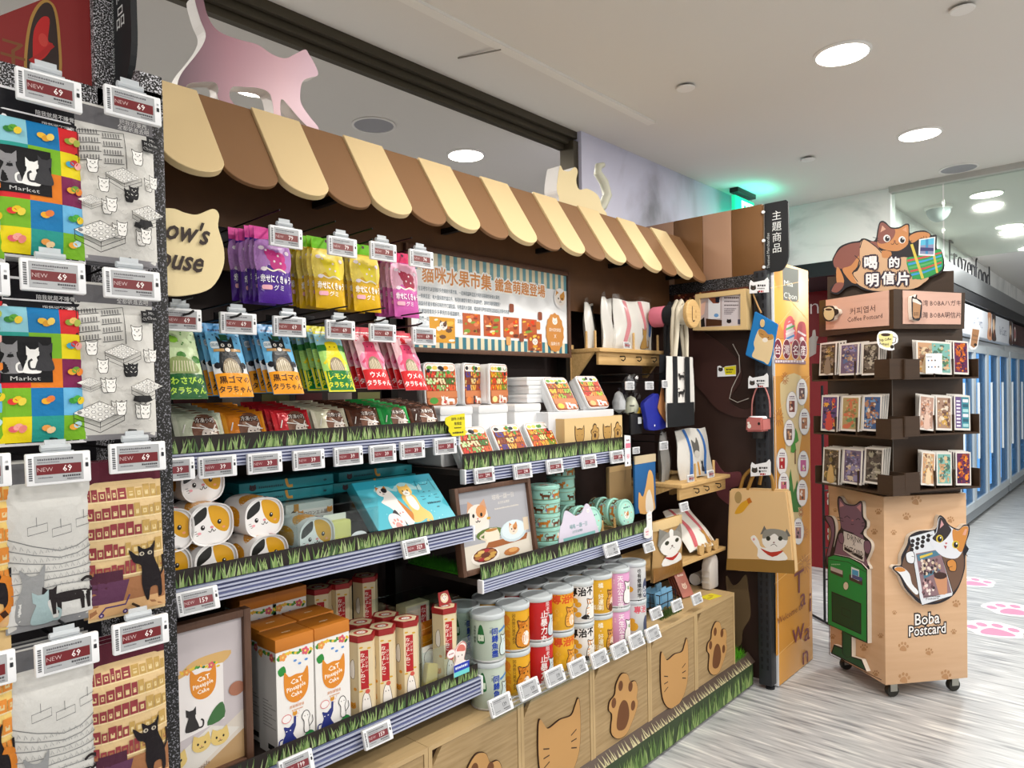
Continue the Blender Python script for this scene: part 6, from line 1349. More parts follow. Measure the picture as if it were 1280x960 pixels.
# ================================================================= prints and cut-outs laid out on a plane of the shop
class Plane:
    """a flat place in the shop: a point on it, its outward normal, and the thing that owns it"""
    def __init__(s, o, n, root=None):
        s.o = Vector(o); s.n = Vector(n).normalized(); s.inv = root.matrix_basis.inverted() if root else Matrix.Identity(4)
    def at(s, px, py, h=0): return s.inv @ (WP(px, py, s.o, s.n) + s.n * h)
    def fn(s, lift=0): return lambda u, v, h: s.at(u, v, h + lift)
    def cut(s, pts, th, name, m, parent, lift=0, n=4):
        P = smooth(pts, n) if n else pts
        return MB().slab([s.at(x, y, lift + th) for x, y in P], (s.inv.to_3x3() @ s.n) * -th).obj(name, m, parent)
def ptext(A, x, y, t, size, col, al='c', dx=1, dy=0, **k):
    o = A.at(0, 0); o.T = (dx, dy, 0, -1, x, y); o.text(0, 0, t, size, col, al, **k)
def pz(r): bpy.context.view_layer.update() if False else None; r.matrix_basis = Matrix.Translation(r.location) @ r.rotation_euler.to_matrix().to_4x4(); return r

# ================================================================= section three
def wood_shelf(name, lab, xa, xb, yf, yb, zt, hooks, front=True):
    r = thing(name, lab, 'shelf', (xa, yf, zt)); w = xb - xa; d = yb - yf
    box('board', PINE, 0, 0, -.018, w, d, 0, r, .003)
    if front: box('hook_rail', PINE, w * .03, .02, -.075, w * .97, .034, -.018, r, .002)
    for x in (0.006, w - .022):
        MB().slab([(x, .04, -.018), (x, d, -.018), (x, d, -.13), (x, d - .02, -.13)], Vector((.016, 0, 0))).obj('bracket', PINE, r)
    for f in hooks:
        MB().tube([(w * f, .02, -.035), (w * f, -.006, -.035), (w * f, -.008, -.048), (w * f, .002, -.056), (w * f, .012, -.05)], .0028, 6).obj('hook', DARKM, r)
    return r
sa = W(800, 437, 1.81)
SZ1 = sa.z
wood_shelf('pine_shelf', 'upper pine shelf with hooks carrying the pink-strapped white bags', 2.575, 3.20, 1.81, 1.97, SZ1, (.3, .52, .74))
sb = W(880, 600, 1.60); SZ2 = sb.z
wood_shelf('pine_shelf', 'lower right pine shelf with hooks carrying the blue-strapped bag', 2.90, 3.40, 1.60, 1.94, SZ2, (.3, .5, .75))
sc_ = W(890, 691, 1.61); SZ3 = sc_.z
wood_shelf('pine_shelf', 'lowest pine shelf under the cat-face pouch and rolled tote', 2.62, 3.38, 1.62, 1.94, SZ3, (), False)
tag(box('wall_board', PINE, 2.575, 1.972, SZ1 - .14, 2.60, 2.0, SZ1 + .02, bevel=.002), 'short pine board behind the bracket of the upper pine shelf', 'board')
# --- packed tote bags
CANVAS = mat('canvas_white', 'e6e4de', .9)
def packed_bag(name, lab, loc, w, h, d, strap, art=None, rz=0, lean=0, film=True, base=CANVAS, grp=None):
    r = thing(name, lab, 'bag', loc, rz, grp, rx=-lean)
    g = random.Random(int(w * 1e4 + h * 1e3)); ph = [g.uniform(0, 6) for _ in range(4)]
    def f(i, j, s):
        u = (i - .5) * w * (1 - .08 * j); a = (1 - abs(2 * i - 1) ** 3) * math.sin(PI * min(1, .15 + j * .85)) ** .6
        return (u + .006 * math.sin(7 * j + ph[0]), s * d / 2 * a + .004 * math.sin(9 * i + 5 * j + ph[1]) * (1 if s < 0 else 0), j * h + .004 * math.sin(8 * i + ph[2]))
    M = MB(); M.grid(lambda i, j: f(i, j, -1), 10, 10); M.grid(lambda i, j: f(1 - i, j, 1), 10, 10); M.obj('canvas', base, r, smooth=70)
    if strap or art:
        A = Art()
        if strap:
            for x in (-.24, .2): A.poly(smooth([(w * x - .013, h * .99), (w * x + .013, h * .99), (w * (x + .03) + .013, h * .5), (w * (x - .02) + .014, .01), (w * (x - .02) - .012, .01), (w * (x + .03) - .012, h * .5)], 1), strap)
        if art: art(A, w, h)
        A.obj('bag_print', r, CLOTHP, lambda u, v, hh: (lambda p: (p[0], p[1] - .0012 - hh * 3, p[2]))(f(min(max(u / w + .5, 0), 1), min(max(v / h, 0), 1), -1)), maxlen=.014)
    if film:
        M = MB(); k = 1.06
        M.grid(lambda i, j: (lambda p: (p[0] * k, p[1] * 1.2 - .006, p[2] * 1.09 - .003 + .004 * math.sin(11 * i)))(f(i, j, -1)), 8, 8); M.obj('clear_bag', POLYBAG, r, smooth=80)
    return r
def catprint(x, z, s, col, kind='sit'):
    def f(A, w, h):
        if kind == 'sit': catsit(A, w * x, h * z, h * s + .004, '3a2c24'); catsit(A, w * x, h * z + .002, h * s, col)
        else: catwalk(A, w * x, h * z, w * s, col)
    return f
zt = SZ1 + .001
packed_bag('packed_tote', 'white packed bag with a black strap at the back left of the upper pine shelf', (2.66, 1.93, zt), .10, .21, .04, None, lambda A, w, h: (A.rect(w * .18, h * .05, w * .5, h * .95, '18181c'), A.rect(w * .2, h * .5, w * .45, h * .6, '283c8c')), .25)
packed_bag('packed_tote', 'white packed bag behind the pink-strapped one on the upper pine shelf', (2.735, 1.88, zt), .12, .235, .04, None, None, .2)
packed_bag('packed_tote', 'white packed bag with pink straps and a tan cat, on the upper pine shelf', (2.92, 1.86, zt), .30, .235, .05, 'd88890', lambda A, w, h: (catprint(.22, .02, .42, 'b8904c')(A, w, h), A.poly(smooth([(w * .36, h * .3), (w * .46, h * .3), (w * .44, h * .6), (w * .38, h * .62)], 3), '4a7cc8')), -.1)
for i, px in enumerate((733, 744, 792, 822)):
    p = W(px, 430, 1.825) if i > 1 else WX(px, 430, 2.60); r = thing('wood_peg', 'short wooden peg standing on the upper pine shelf, %s' % ['leftmost', 'second', 'third', 'rightmost'][i], 'peg', (p.x, p.y, SZ1 + .0005)); MB().lathe([(.006, 0), (.006, .075), (.004, .078)], 10).obj('dowel', PINE, r)
price_tag((W(783, 424, 1.822).x, 1.822, SZ1 + .0175), '59', 'price tag with a red panel leaning on the upper pine shelf', '8a3038', rx=-.15, clip=False, k=.62)
p = W(839, 428, 1.77); r = thing('hang_card', 'tilted white and pink hang card at the right end of the upper pine shelf', 'card', p, -.35); MB().prism([(-.03, -.05), (.022, -.06), (.03, .05), (-.022, .06)], 0, .002).obj('card', WHITE, r); A = Art(); A.rect(-.02, .015, .022, .035, 'd84c78'); A.rect(-.02, -.035, .0, .005, '8cb4e0'); greek(A, -.018, .042, .03, .005, '7a7a80', 2); A.rect(-.02, -.05, -.005, -.04, '28303c'); A.obj('card_print', r, INK, y=-.0004)
# --- round-ended rod with bags hung on it
px_ = WX(867, 392, 3.05)
r = thing('peg_rod', 'thick round-ended wooden rod with a carved cat disc', 'peg rod', (3.05, px_.y, px_.z))
Mx = Matrix.Rotation(-PI / 2, 4, 'X')
MB().lathe([(.064, 0), (.067, .003), (.067, .018), (.064, .021)], 40, Matrix.Rotation(PI / 2, 4, 'X') @ Matrix.Translation((0, 0, -.021))).obj('end_disc', PINE, r, smooth=40)
MB().lathe([(.028, .02), (.028, 2.05 - px_.y)], 20, Mx).obj('rod', PINEL, r, smooth=40)
A = Art(); A.line(smooth([(-.012, .034), (-.014, -.02), (-.004, -.036), (.01, -.03)], 4, False), .006, '3a2414'); A.ell(.022, .012, .005, .008, 'a8804c', 8); A.ell(.022, -.014, .005, .008, 'a8804c', 8); A.obj('carving', r, INK, y=-.0006)
def loop_bag(name, lab, Y, w, z0, h, col, strapcol, art=None, dx=0):
    """a tote hung by its handles over the rod"""
    r = thing(name, lab, 'bag', (3.05 + dx, Y, z0)); zr = px_.z - z0
    M = MB(); M.grid(lambda i, j: ((i - .5) * w * (1.04 - .06 * j), -.014 * (1 - abs(2 * i - 1) ** 2) + .004 * math.sin(9 * i + 4 * j), j * h), 8, 8).grid(lambda i, j: ((.5 - i) * w * (1.04 - .06 * j), .012 * (1 - abs(2 * i - 1) ** 2), j * h), 8, 4)
    M.obj('canvas', mat('canvas_' + col, col, .9), r, smooth=70)
    for y in (-.012, .012):
        MB().tube([(-w * .22, y * .3, h - .02), (-w * .18, y, h + (zr - h) * .5), (-.03, y, zr + .03), (0, y, zr + .064), (.03, y, zr + .03), (w * .18, y, h + (zr - h) * .5), (w * .22, y * .3, h - .02)], .011, 6).obj('handle', mat('strap_' + strapcol, strapcol, .85), r, smooth=60)
    if art: A = Art(); art(A, w, h); A.obj('bag_print', r, CLOTHP, lambda u, v, hh: (u, -.0155 * (1 - abs(2 * u / w) ** 2) - .003 - hh, v), maxlen=.02)
    return r
zb_ = W(850, 500, px_.y + .07).z
zb_ = W(857, 532, px_.y + .07).z
loop_bag('tote_bag', 'white tote with black stripes and running black cats on the round rod', px_.y + .07, .26, zb_, .33, 'dedcd8', 'd8d0bc', lambda A, w, h: (A.rect(-w * .5, 0, w * .5, h * .34, '121519'), A.rect(w * .06, 0, w * .27, h, '121519'), A.rect(-w * .34, 0, -w * .2, h, '121519'), catwalk(A, -w * .08, h * .42, w * .24, '1c1a1a'), catwalk(A, -w * .07, h * .66, w * .22, '1c1a1a', -1)), -.01)
loop_bag('tote_bag', 'large black tote hanging behind the white striped one', px_.y + .13, .26, W(855, 530, px_.y + .14).z, .34, '16191f', '15161a', None, .03)
for c_, y0_, y1_, rr_, lab in (('d8788c', .145, .215, .05, 'pink cloth sleeve rolled around the round wooden rod'), ('17181c', .075, .14, .052, 'black cloth sleeve rolled around the round wooden rod'), ('dcd6c4', .026, .07, .048, 'cream cloth sleeve next to the round wooden disc')):
    q = thing('cloth_roll', lab, 'cloth roll', (3.05, px_.y + y0_, px_.z)); MB().lathe([(.0285, 0), (rr_ * .96, 0), (rr_, .006), (rr_, y1_ - y0_ - .006), (rr_ * .96, y1_ - y0_), (.0285, y1_ - y0_)], 24, Mx).obj('roll', mat('roll_' + c_, c_, .9), q, smooth=50)
# --- framed box with a photograph on the partition
r = pz(thing('wood_frame_box', 'pale wood box frame with a bag photograph on the dark partition', 'picture', (3.45, 0, 0)))
pf = Plane((3.375, 0, 0), (-1, 0, 0), r)
o4 = [(869, 368), (932, 360.5), (934, 412), (866, 413)]; i4 = [(874.5, 373), (925.5, 367.5), (925.5, 407), (874.5, 409)]
for k in range(4):
    j = (k + 1) % 4
    MB().slab([pf.at(*o4[k]), pf.at(*o4[j]), pf.at(*i4[j]), pf.at(*i4[k])], Vector((.07, 0, 0))).obj('frame_side', PINEL, r)
MB().slab([pf.at(*p, -.012) for p in i4], Vector((.004, 0, 0))).obj('screen', BLACK, r)
A = Art(); A.poly(i4, 'd2cace'); A.poly([(874.5, 373), (901, 370), (901, 408), (874.5, 409)], 'b8a8a8'); A.poly([(884, 372.5), (899, 371), (899, 398), (884, 399)], 'e4e4e8'); A.poly([(884, 372.5), (899, 371), (897, 379), (890, 379)], '8a4a34'); A.poly([(893, 371.5), (898, 371), (898, 378), (893, 378)], '1c2030')
A.poly([(881, 398), (901, 400), (901, 407), (881, 408)], '4c3020'); A.ell(894, 394, 3, 2.4, '6c9cd0', 8); A.poly([(875, 380), (881, 376), (879, 392), (875, 395)], 'd8b0a0'); A.poly([(874.5, 400), (879, 396), (880, 408), (875, 409)], '1a1a1c')
for k in range(3): greek(A, 904, 371 + k * 5 - k * .2, 18, 1.6 + .6 * (k == 0), '5a4a50', k)
for k in range(4): greek(A, 904, 385 + k * 2.2, 15 - 2 * k, 1.3, '7a7078', k + 4)
catface(A, 910, 401.5, -2.6, '201c1c'); A.rect(921, 399, 925, 405, '606078'); A.obj('screen_print', r, GLOSS, pf.fn(-.0118))
A = Art(); g = random.Random(6)
r = pz(thing('poster_strip', 'dim reddish picture strip high on the dark partition', 'poster', (3.449, 0, 0))); ps = Plane((3.449, 0, 0), (-1, 0, 0), r)
ps.cut([(842, 366), (938, 352), (938, 376), (842, 400)], .0015, 'sheet', mat('strip_brown', '3c2018', .5), r, 0, 0)
for i in range(7): A.poly([(843 + i * 13.4, 366.5 - i * 1.9), (855 + i * 13.4, 364.8 - i * 1.9), (855 + i * 13.4, 396 - i * 3.2), (843 + i * 13.4, 399 - i * 3.2)], ['5c2c20', '48241c', '603424'][i % 3], i > 0)
for i in range(60): A.ell(846 + g.random() * 88, 372 + g.random() * 14 - g.random() * 8, 1.6, 1.4, g.choice(['a85c48', '7c3c2c', 'c89858', '8c4c50', 'b87864']), 6, same=i > 0)
A.obj('strip_print', r, GLOSS, ps.fn(.0017))
# --- yellow cat tag on the partition
def sign_card(name, lab, X, pts, art, col=WHITE, Y=None):
    r = pz(thing(name, lab, 'card', (X, 0, 0))); pl = Plane((X, 0, 0), (-1, 0, 0), r); pl.cut(pts, .002, 'card', col, r, 0, 0)
    A = Art(); art(A); A.obj('card_print', r, INK, pl.fn(.0023)); return r
def cattag(px, py, w, h):
    x0, y0 = px - w / 2, py - h / 2; k = -.07 * w
    return [(x0, y0 + h * .2), (x0 + w * .06, y0 - h * .05), (x0 + w * .22, y0 + h * .14 + k * .2), (x0 + w * .78, y0 + h * .06 + k), (x0 + w * .93, y0 - h * .16 + k), (x0 + w, y0 + h * .05 + k), (x0 + w, y0 + h + k), (x0, y0 + h)]
def ctart(px, py, w, h, red='b03030'):
    def f(A):
        catface(A, px - w * .3, py + 1, -h * .2, '3a3630'); greek(A, px - w * .08, py - h * .2, w * .42, h * .16, '3a3a3c', 2); greek(A, px - w * .1, py + h * .06, w * .4, h * .1, '7a7a7c', 4); greek(A, px - w * .02, py + h * .26, w * .26, h * .15, red, 5)
    return f
sign_card('yellow_cat_card', 'small yellow and white cat card on the dark partition', 3.441, [(897, 458), (900, 457), (904, 460), (907, 458), (920, 456.5), (920, 470), (897, 471)], lambda A: (A.poly([(905, 459), (920, 457), (920, 468), (907, 468.5)], 'd8cc1c'), greek(A, 908, 461, 9, 2, '3a3818', 2), greek(A, 908, 464.5, 7, 1.6, '3a3818', 3), catface(A, 901, 462, -2.6, '2a2622')))
# --- blue cat pouch on a hook
def phook(px, py, X, lab):
    q = WX(px, py, X); r = thing('wall_hook', lab, 'hook', (3.405, q.y, q.z)); MB().tube([(.005, 0, 0), (q.x - 3.405 - .004, 0, 0), (q.x - 3.405 - .006, 0, .008)], .003, 6).obj('wire', PEG, r); return r
def wall_pouch(name, lab, cat, X, pts, th, col, art, handle=None, hcol=None, n=0):
    r = pz(thing(name, lab, cat, (X, 0, 0))); pl = Plane((X, 0, 0), (-1, 0, 0), r)
    o = pl.cut(pts, th, 'body', mat('cloth_' + col, col, .85), r, -th / 2, n)
    b = bmesh.new(); b.from_mesh(o.data); bmesh.ops.bevel(b, geom=b.edges[:], offset=min(th * .3, .008), segments=2, affect='EDGES', clamp_overlap=True); b.to_mesh(o.data); b.free()
    if art: A = Art(); art(A); A.obj('front_print', r, CLOTHP, pl.fn(th / 2 + .0004))
    if handle:
        for k, hh in enumerate(handle): MB().tube([pl.at(x, y, (k - .5) * th * .5) for x, y in smooth(hh, 4, False)], .004 if len(handle) == 1 else .009, 6).obj('handle' if len(handle) > 1 else 'strap', mat('cloth_' + hcol, hcol, .8), r, smooth=60)
    return r
wall_pouch('cat_pouch', 'bright blue flat pouch with a sleepy tan cat hung on the black post', 'pouch', 3.37, [(944, 389), (973, 405.5), (963, 458.5), (932, 444)], .012, '1c78bc',
           lambda A: (A.poly(smooth([(949, 412), (956, 413), (961, 418), (966, 418), (968, 424), (966, 440), (961, 455), (955, 452), (941, 446), (944, 436), (943, 428)], 4), 'e0c89c'), A.poly(smooth([(949, 412), (956, 413), (961, 418), (966, 418), (967, 424), (958, 425), (950, 420)], 3), 'b88848'), A.ell(957, 425, 3.5, 3, 'ece4d8', 10), A.line([(951, 417), (955, 419)], .6, '5a3818'), A.ell(961, 422, .8, .8, '3a2818', 6)),
           [[(941, 367), (946, 380), (951, 391)]], 'b08858')
sp_ = WX(953, 404, 3.36); r = thing('wood_charm', 'small oval wooden charm on the strap of the blue cat pouch', 'charm', sp_); MB().lathe([(0, -.002), (.011, -.002), (.011, .002), (0, .002)], 14, Matrix.Rotation(PI / 2, 4, 'Y') @ Matrix.Scale(1.8, 4, (1, 0, 0)), cap=False).obj('disc', PINEL, r)
sign_card('cat_price_card', 'white cat-eared price card above the blue pouch', 3.365, cattag(949, 359, 24, 16), ctart(949, 359, 24, 16)); phook(948, 366, 3.36, 'wire hook holding the blue cat pouch')
# --- cup carrier
r = wall_pouch('cup_carrier', 'pink cloth cup carrier with a takeaway cup on the black post', 'cup holder', 3.38, [(938, 521), (958, 522), (959, 539), (937, 539)], .1, 'b86c68', lambda A: (A.ell(942, 532, 2.4, 3, 'e8e0d8', 8), A.ell(941, 528, 1.6, 1.4, 'e8e0d8', 8), A.ell(954, 529, 1.6, 2, '1c1818', 8)), [[(937, 522), (938, 500), (945, 482), (952, 482), (959, 500), (960, 522)]], 'b87470')
q = WX(948, 548, 3.38); cup = MB().lathe([(.028, 0), (.036, .09), (.041, .092), (.041, .1), (.036, .104), (.0, .104)], 20, cap=False); o = cup.obj('paper_cup', mat('cup_black', '1c1a1a', .5), r, smooth=40); o.location = r.matrix_basis.inverted() @ q
MB().lathe([(.040, .096), (.042, .098), (.042, .104), (.037, .109), (0, .109)], 20, cap=False).obj('cup_lid', WHITE, r, smooth=40).location = o.location
sign_card('cat_price_card', 'white cat-eared price card above the pink cup carrier', 3.365, cattag(948, 478, 25, 15), ctart(948, 478, 25, 15)); phook(948, 482, 3.36, 'wire hook holding the pink cup carrier')
# --- tan tote with a lucky cat
def tanart(A):
    A.poly([(911.5, 697), (995.5, 699), (996, 716), (910.5, 711)], '8e6a2e')
    A.ell(925.5, 621, 4.5, 7.5, 'a58a58', 14); A.poly(smooth([(921, 641), (928, 629), (936, 624), (939, 622), (942, 626), (937, 632), (930, 640)], 3), 'd09a24'); A.poly([(936, 623), (940, 621), (943, 627), (938, 629)], 'b86818')
    A.poly(smooth([(952, 697), (950, 685), (945, 678), (941, 671), (946, 668), (951, 675), (955, 683), (972, 684), (983, 690), (985, 699)], 3), 'e8e6e2')
    for q, c in (((958, 659), '6a6660'), ((986, 663), '6a6660')): A.poly([(q[0] - 5, q[1] + 8), (q[0], q[1] - 3), (q[0] + 5, q[1] + 6)], c)
    A.ell(971, 674, 16, 13, 'e4e2de', 18); A.poly(smooth([(956, 672), (958, 662), (971, 660), (985, 664), (987, 674), (978, 672), (971, 666), (964, 670)], 3), '8a8880')
    for x in (963, 978): A.ell(x, 672, 2.8, 3, '2c2c20', 10)
    A.ell(970, 677, 1.4, 1, '8a6a64', 6); A.line(smooth([(966, 681), (970, 679), (974, 682)], 3, False), .7, '4a4440'); A.ell(945, 673, 1.6, 1.8, 'd8a0a0', 6)
    A.poly(smooth([(953, 684), (966, 689), (982, 687), (968, 695)], 3), 'b03424')
wall_pouch('tan_tote_bag', 'tan tote with a waving grey and white cat hanging over the orange panel', 'bag', 3.38, [(914, 611), (939, 610), (986, 612), (991, 650), (996, 716), (980, 715), (930, 713), (910.5, 711), (912, 660)], .05, 'd8b684', tanart, [[(924, 612), (929, 596), (940, 586), (950, 588), (948, 606)], [(936, 612), (944, 592), (955, 584), (966, 596), (968, 613)]], '9c7434')
sign_card('cat_price_card', 'white cat-eared price card above the tan tote', 3.345, cattag(951, 587, 25, 17), ctart(951, 587, 25, 17)); phook(950, 590, 3.34, 'wire hook holding the tan tote')

# --- small hanging goods between the sections
def hang_at(px, py, Y): return W(px, py, Y)
def flatpack(name, lab, cat, px0, py0, px1, py1, Y, col, art=None, th=.008, m=None, lean=0, header=None, rough=.5):
    x, z, w, h = bx(px0, py0, px1, py1, Y); r = thing(name, lab, cat, (x, Y, z), rx=-lean)
    box('pack', m or mat('pack_' + col, col, rough), -w / 2, 0, 0, w / 2, th, h, r, min(.004, th * .4))
    if header: box('header_card', mat('card_' + header, header, .6), -w * .5, -.001, h * .93, w * .5, th * .5, h * 1.08, r)
    if art: A = Art(); art(A, w, h); A.obj('print', r, INK, y=-.0006)
    peg((x, Y + .012, z + h * 1.02), 2.055, 'wire hook holding the ' + lab) if lean == 0 and cat != 'card' else None
    return r
PW_ = 1.66
flatpack('paper_pouch', 'kraft paper pouch hanging behind the mint tins', 'pouch', 762, 582, 790, 645, 1.80, 'a88c64', lambda A, w, h: (A.rect(-w * .5, h * .9, w * .5, h, 'c8a878'), A.ell(w * .3, h * .2, w * .16, h * .06, '201c1c')), .02, rough=.35)
flatpack('picture_pouch', 'blue pouch with a stretching tan cat, beside the mint tins', 'pouch', 794, 574, 820, 640, 1.70, '185a94', lambda A, w, h: (A.poly(smooth([(-w * .3, 0), (-w * .34, h * .4), (-w * .16, h * .3), (0, h * .5), (w * .16, h * .78), (w * .36, h * .66), (w * .4, h * .2), (w * .4, 0)], 3), 'd8a868'), A.poly(smooth([(0, 0), (0, h * .3), (w * .2, h * .4), (w * .36, 0)], 3), 'e4dcd0')), .012, header='c8b898')
for i, (a, b, c, d, col, lab) in enumerate(((768, 489, 779, 516, 'b8bcc0', 'clear bag with a silver trinket'), (780, 495, 792, 520, 'c8ccb8', 'clear bag with a green and pink charm'), (784, 508, 796, 526, 'c8a020', 'clear bag with a yellow charm'), (772, 470, 783, 488, '2c3038', 'clear bag with a black and teal hair tie'))):
    x, z, w, h = bx(a, b, c, d, 1.80); r = thing('charm_pack', lab + ' among the small hanging goods', 'charm', (x, 1.80 - .012 * i, z))
    MB().lathe([(0.004, 0), (w * .42, h * .15), (w * .45, h * .5), (w * .25, h * .9), (.004, h)], 10).obj('charm', mat('charm_' + col, col, .4), r, smooth=50)
    MB().tube([(w * .3 * math.cos(t), -.004, h * .55 + w * .3 * math.sin(t)) for t in [k * PI / 5 for k in range(10)]], .004, 5, True).obj('ring', mat('charm_ring', '3c94a4', .4), r)
    M = MB(); M.grid(lambda i_, j: ((i_ - .5) * w * 1.15, -.02 - .004 * math.sin(9 * i_ + 7 * j), -.01 + j * h * 1.25), 4, 4).obj('clear_bag', POLYBAG, r)
flatpack('black_pouch', 'small black cloth pouch with a white tag among the charms', 'pouch', 789, 517, 803, 543, 1.74, '101014', lambda A, w, h: A.rect(w * .1, h * .5, w * .42, h * .82, 'd8dce0'), .014)
x, z, w, h = bx(803, 492, 832, 537, 1.72)
r = thing('blue_purse', 'deep blue purse with a tan leather strap', 'purse', (x, 1.72, z)); MB().prism(smooth([(-w * .3, 0), (w * .42, h * .02), (w * .44, h * .25), (w * .2, h * .55), (w * .1, h), (-w * .34, h * .86), (-w * .5, h * .7), (-w * .4, h * .3)], 4), -.012, .012).obj('purse', mat('purse_blue', '1c2894', .45), r, .005)
MB().prism([(w * .02, h * .6), (w * .22, h * 1.2), (w * .28, h * 1.2), (w * .3, h * .8), (w * .5, h * .25), (w * .42, h * .14), (w * .1, h * .45)], -.018, -.014).obj('leather_strap', mat('leather_tan', 'a87448', .6), r)
MB().lathe([(0, 0), (.016, .001), (.016, .004), (0, .005)], 14, Matrix.Translation((w * .36, -.02, h * .62)) @ Matrix.Rotation(PI / 2, 4, 'X') @ Matrix.Scale(1.7, 4, (0, 1, 0)), cap=False).obj('wooden_spoon', PINEL, r)
A = Art(); A.ell(-w * .1, h * .12, .005, .005, 'e8e8ec', 8); A.obj('purse_print', r, INK, y=-.0135)
for i, (px, py, k, lab) in enumerate(((787, 482, .62, 'left of the three over the charms'), (811.5, 482, .62, 'middle of the three over the charms'), (832, 480, .6, 'right of the three, by the white striped tote'), (829.5, 557, .66, 'by the clear pack left of the blue-strapped bag'), (795, 563, .5, 'peeking from behind the pink hang card'))):
    price_tag(W(px, py, 1.68), '59', 'small grey price tag ' + lab, None, clip=False, k=k * 1.15); q = W(px, py, 1.68); peg((q.x, 1.688, q.z + .016), 2.055, 'wire hook for the small grey tag ' + lab)
p = W(785, 560, 1.63); r = thing('hang_card', 'narrow white and pink hang card at the end of the upper middle shelf', 'card', p); MB().prism([(-.022, -.075), (.02, -.075), (.02, .05), (-.022, .055)], 0, .003).obj('card', WHITE, r); A = Art(); A.rect(-.018, .0, .018, .02, 'd87890'); catface(A, 0, -.035, .011, 'e8b8c4'); greek(A, -.012, .03, .024, .006, '8a5a64', 2); A.ell(-.005, -.062, .005, .005, '2a2a2c', 8); A.obj('card_print', r, INK, y=-.0004)
packed_bag('packed_tote', 'clear-wrapped grey pack behind the blue-strapped bag', (3.0, 1.75, SZ2 + .001), .12, .23, .05, None, None, .3, base=mat('canvas_grey', '8a8884', .8))
packed_bag('packed_tote', 'white packed bag with blue straps and a grey cat on the lower right pine shelf', (3.2, 1.68, SZ2 + .001), .34, .24, .05, '3c78c4', lambda A, w, h: (A.poly(smooth([(-w * .1, h * .4), (-w * .14, h * .75), (-w * .04, h * .68), (w * .02, h * .8), (w * .06, h * .5)], 3), '6a6864'), A.ell(-w * .02, h * .45, w * .09, h * .08, 'd8d4cc'), A.rr(-w * .06, h * .02, w * .0, h * .3, .01, 'd8a04c'), catsit(A, w * .12, h * .1, h * .24, '3a3c44')), 0, .14)
for i, (px, py) in enumerate(((869, 592), (892, 585))): r = thing('wood_peg', 'short wooden peg on the lower right pine shelf, %s' % ['left', 'right'][i], 'peg', (W(px, py, 1.615).x, 1.615, SZ2 + .0005)); MB().lathe([(.006, 0), (.006, .08), (.004, .083)], 10).obj('dowel', PINE, r)
price_tag((W(863, 593, 1.612).x, 1.612, SZ2 + .0185), '59', 'price tag with a red panel on the lower right pine shelf, left of two', '8a3038', rx=-.1, clip=False, k=.66); price_tag((W(888, 588, 1.612).x, 1.612, SZ2 + .0195), '59', 'price tag with a red panel on the lower right pine shelf, right of two', '8a3038', rx=-.1, clip=False, k=.7)
# pouch with a cat face, rolled tote
x, z, w, h = bx(815, 648, 852, 722, 1.585)
r = thing('cat_face_pouch', 'tan paper pouch printed with a grey and white cat in a red scarf', 'pouch', (x, 1.585, z)); M = MB(); b = bulge(w, h, .02)
M.grid(lambda i, j: ((i - .5) * w, -b((i - .5) * w, j * h) + .003 * math.sin(13 * i + 9 * j), j * h), 10, 10).grid(lambda i, j: ((.5 - i) * w, .01, j * h), 2, 2).obj('pouch', mat('kraft_gloss', 'b08c58', .4), r, smooth=60)
A = Art(); A.rect(-w * .5, h * .85, w * .5, h * 1.0, 'c8ae80'); A.rect(-w * .5, 0, w * .5, h * .24, '8a602c'); A.poly(smooth([(-w * .3, h * .25), (-w * .2, h * .4), (w * .24, h * .4), (w * .34, h * .25)], 3), 'e4e2de'); A.poly([(-w * .42, h * .6), (-w * .36, h * .88), (-w * .1, h * .78)], '7a7872'); A.poly([(w * .42, h * .6), (w * .36, h * .88), (w * .1, h * .78)], '7a7872'); A.ell(0, h * .6, w * .4, h * .2, '8e8c86', 18); A.ell(0, h * .55, w * .36, h * .16, 'e4e2de', 18); A.poly(smooth([(-w * .08, h * .8), (-w * .02, h * .56), (w * .06, h * .8)], 3), 'e4e2de')
for s in (-1, 1): A.ell(s * w * .17, h * .62, w * .07, h * .036, '2c3024', 10)
A.ell(0, h * .55, w * .04, h * .014, '6a5450', 6); A.line(smooth([(-w * .08, h * .5), (0, h * .53), (w * .08, h * .5)], 3, False), .002, '4a4440'); A.poly(smooth([(-w * .26, h * .4), (0, h * .36), (w * .26, h * .41), (w * .02, h * .3)], 3), 'b02c28'); A.obj('front_print', r, FILM, lambda u, v, hh: (u, -b(u, v) - .004 - hh * 3, v), maxlen=.014)
tl_ = W(870, 689, 1.63)
packed_bag('rolled_tote', 'white canvas tote with pink straps and a tan cat lying on the lowest pine shelf', (W(880, 690, 1.64).x, 1.64, SZ3 + .022), .24, .24, .05, 'cc6870', catprint(.2, .06, .34, 'b8863c'), -.1, .75, film=False)
p = W(887, 682, 1.615); r = thing('carved_cats', 'carved wooden cat silhouettes along the lowest pine shelf edge', 'carving', (p.x - .1, 1.622, SZ3 + .0005))
for i in range(3): MB().prism([(x * .05 + .035 + i * .075, (z + .5) * .045) for x, z in catshape(3)], 0, .012).obj('cat_silhouette', PINE, r)
price_tag(W(855, 633.5, 1.60), '59', 'tilted grey price tag over the pink-strapped rolled tote', None, rx=-.2, clip=False, k=.8); price_tag(W(811, 684, 1.56), '38', 'grey price tag below the purple rail end', None, rx=-.3, clip=False, k=.8)
p = W(806, 662, 1.575); r = thing('cat_standee', 'white bunny-eared cat standee with a pink card at the rail end', 'standee', (p.x, 1.556, W(806, 672, 1.56).z)); pts = smooth([(-.03, 0), (-.032, .035), (-.012, .045), (-.012, .09), (-.002, .1), (.004, .112), (.012, .098), (.024, .1), (.026, .06), (.022, 0)], 4)
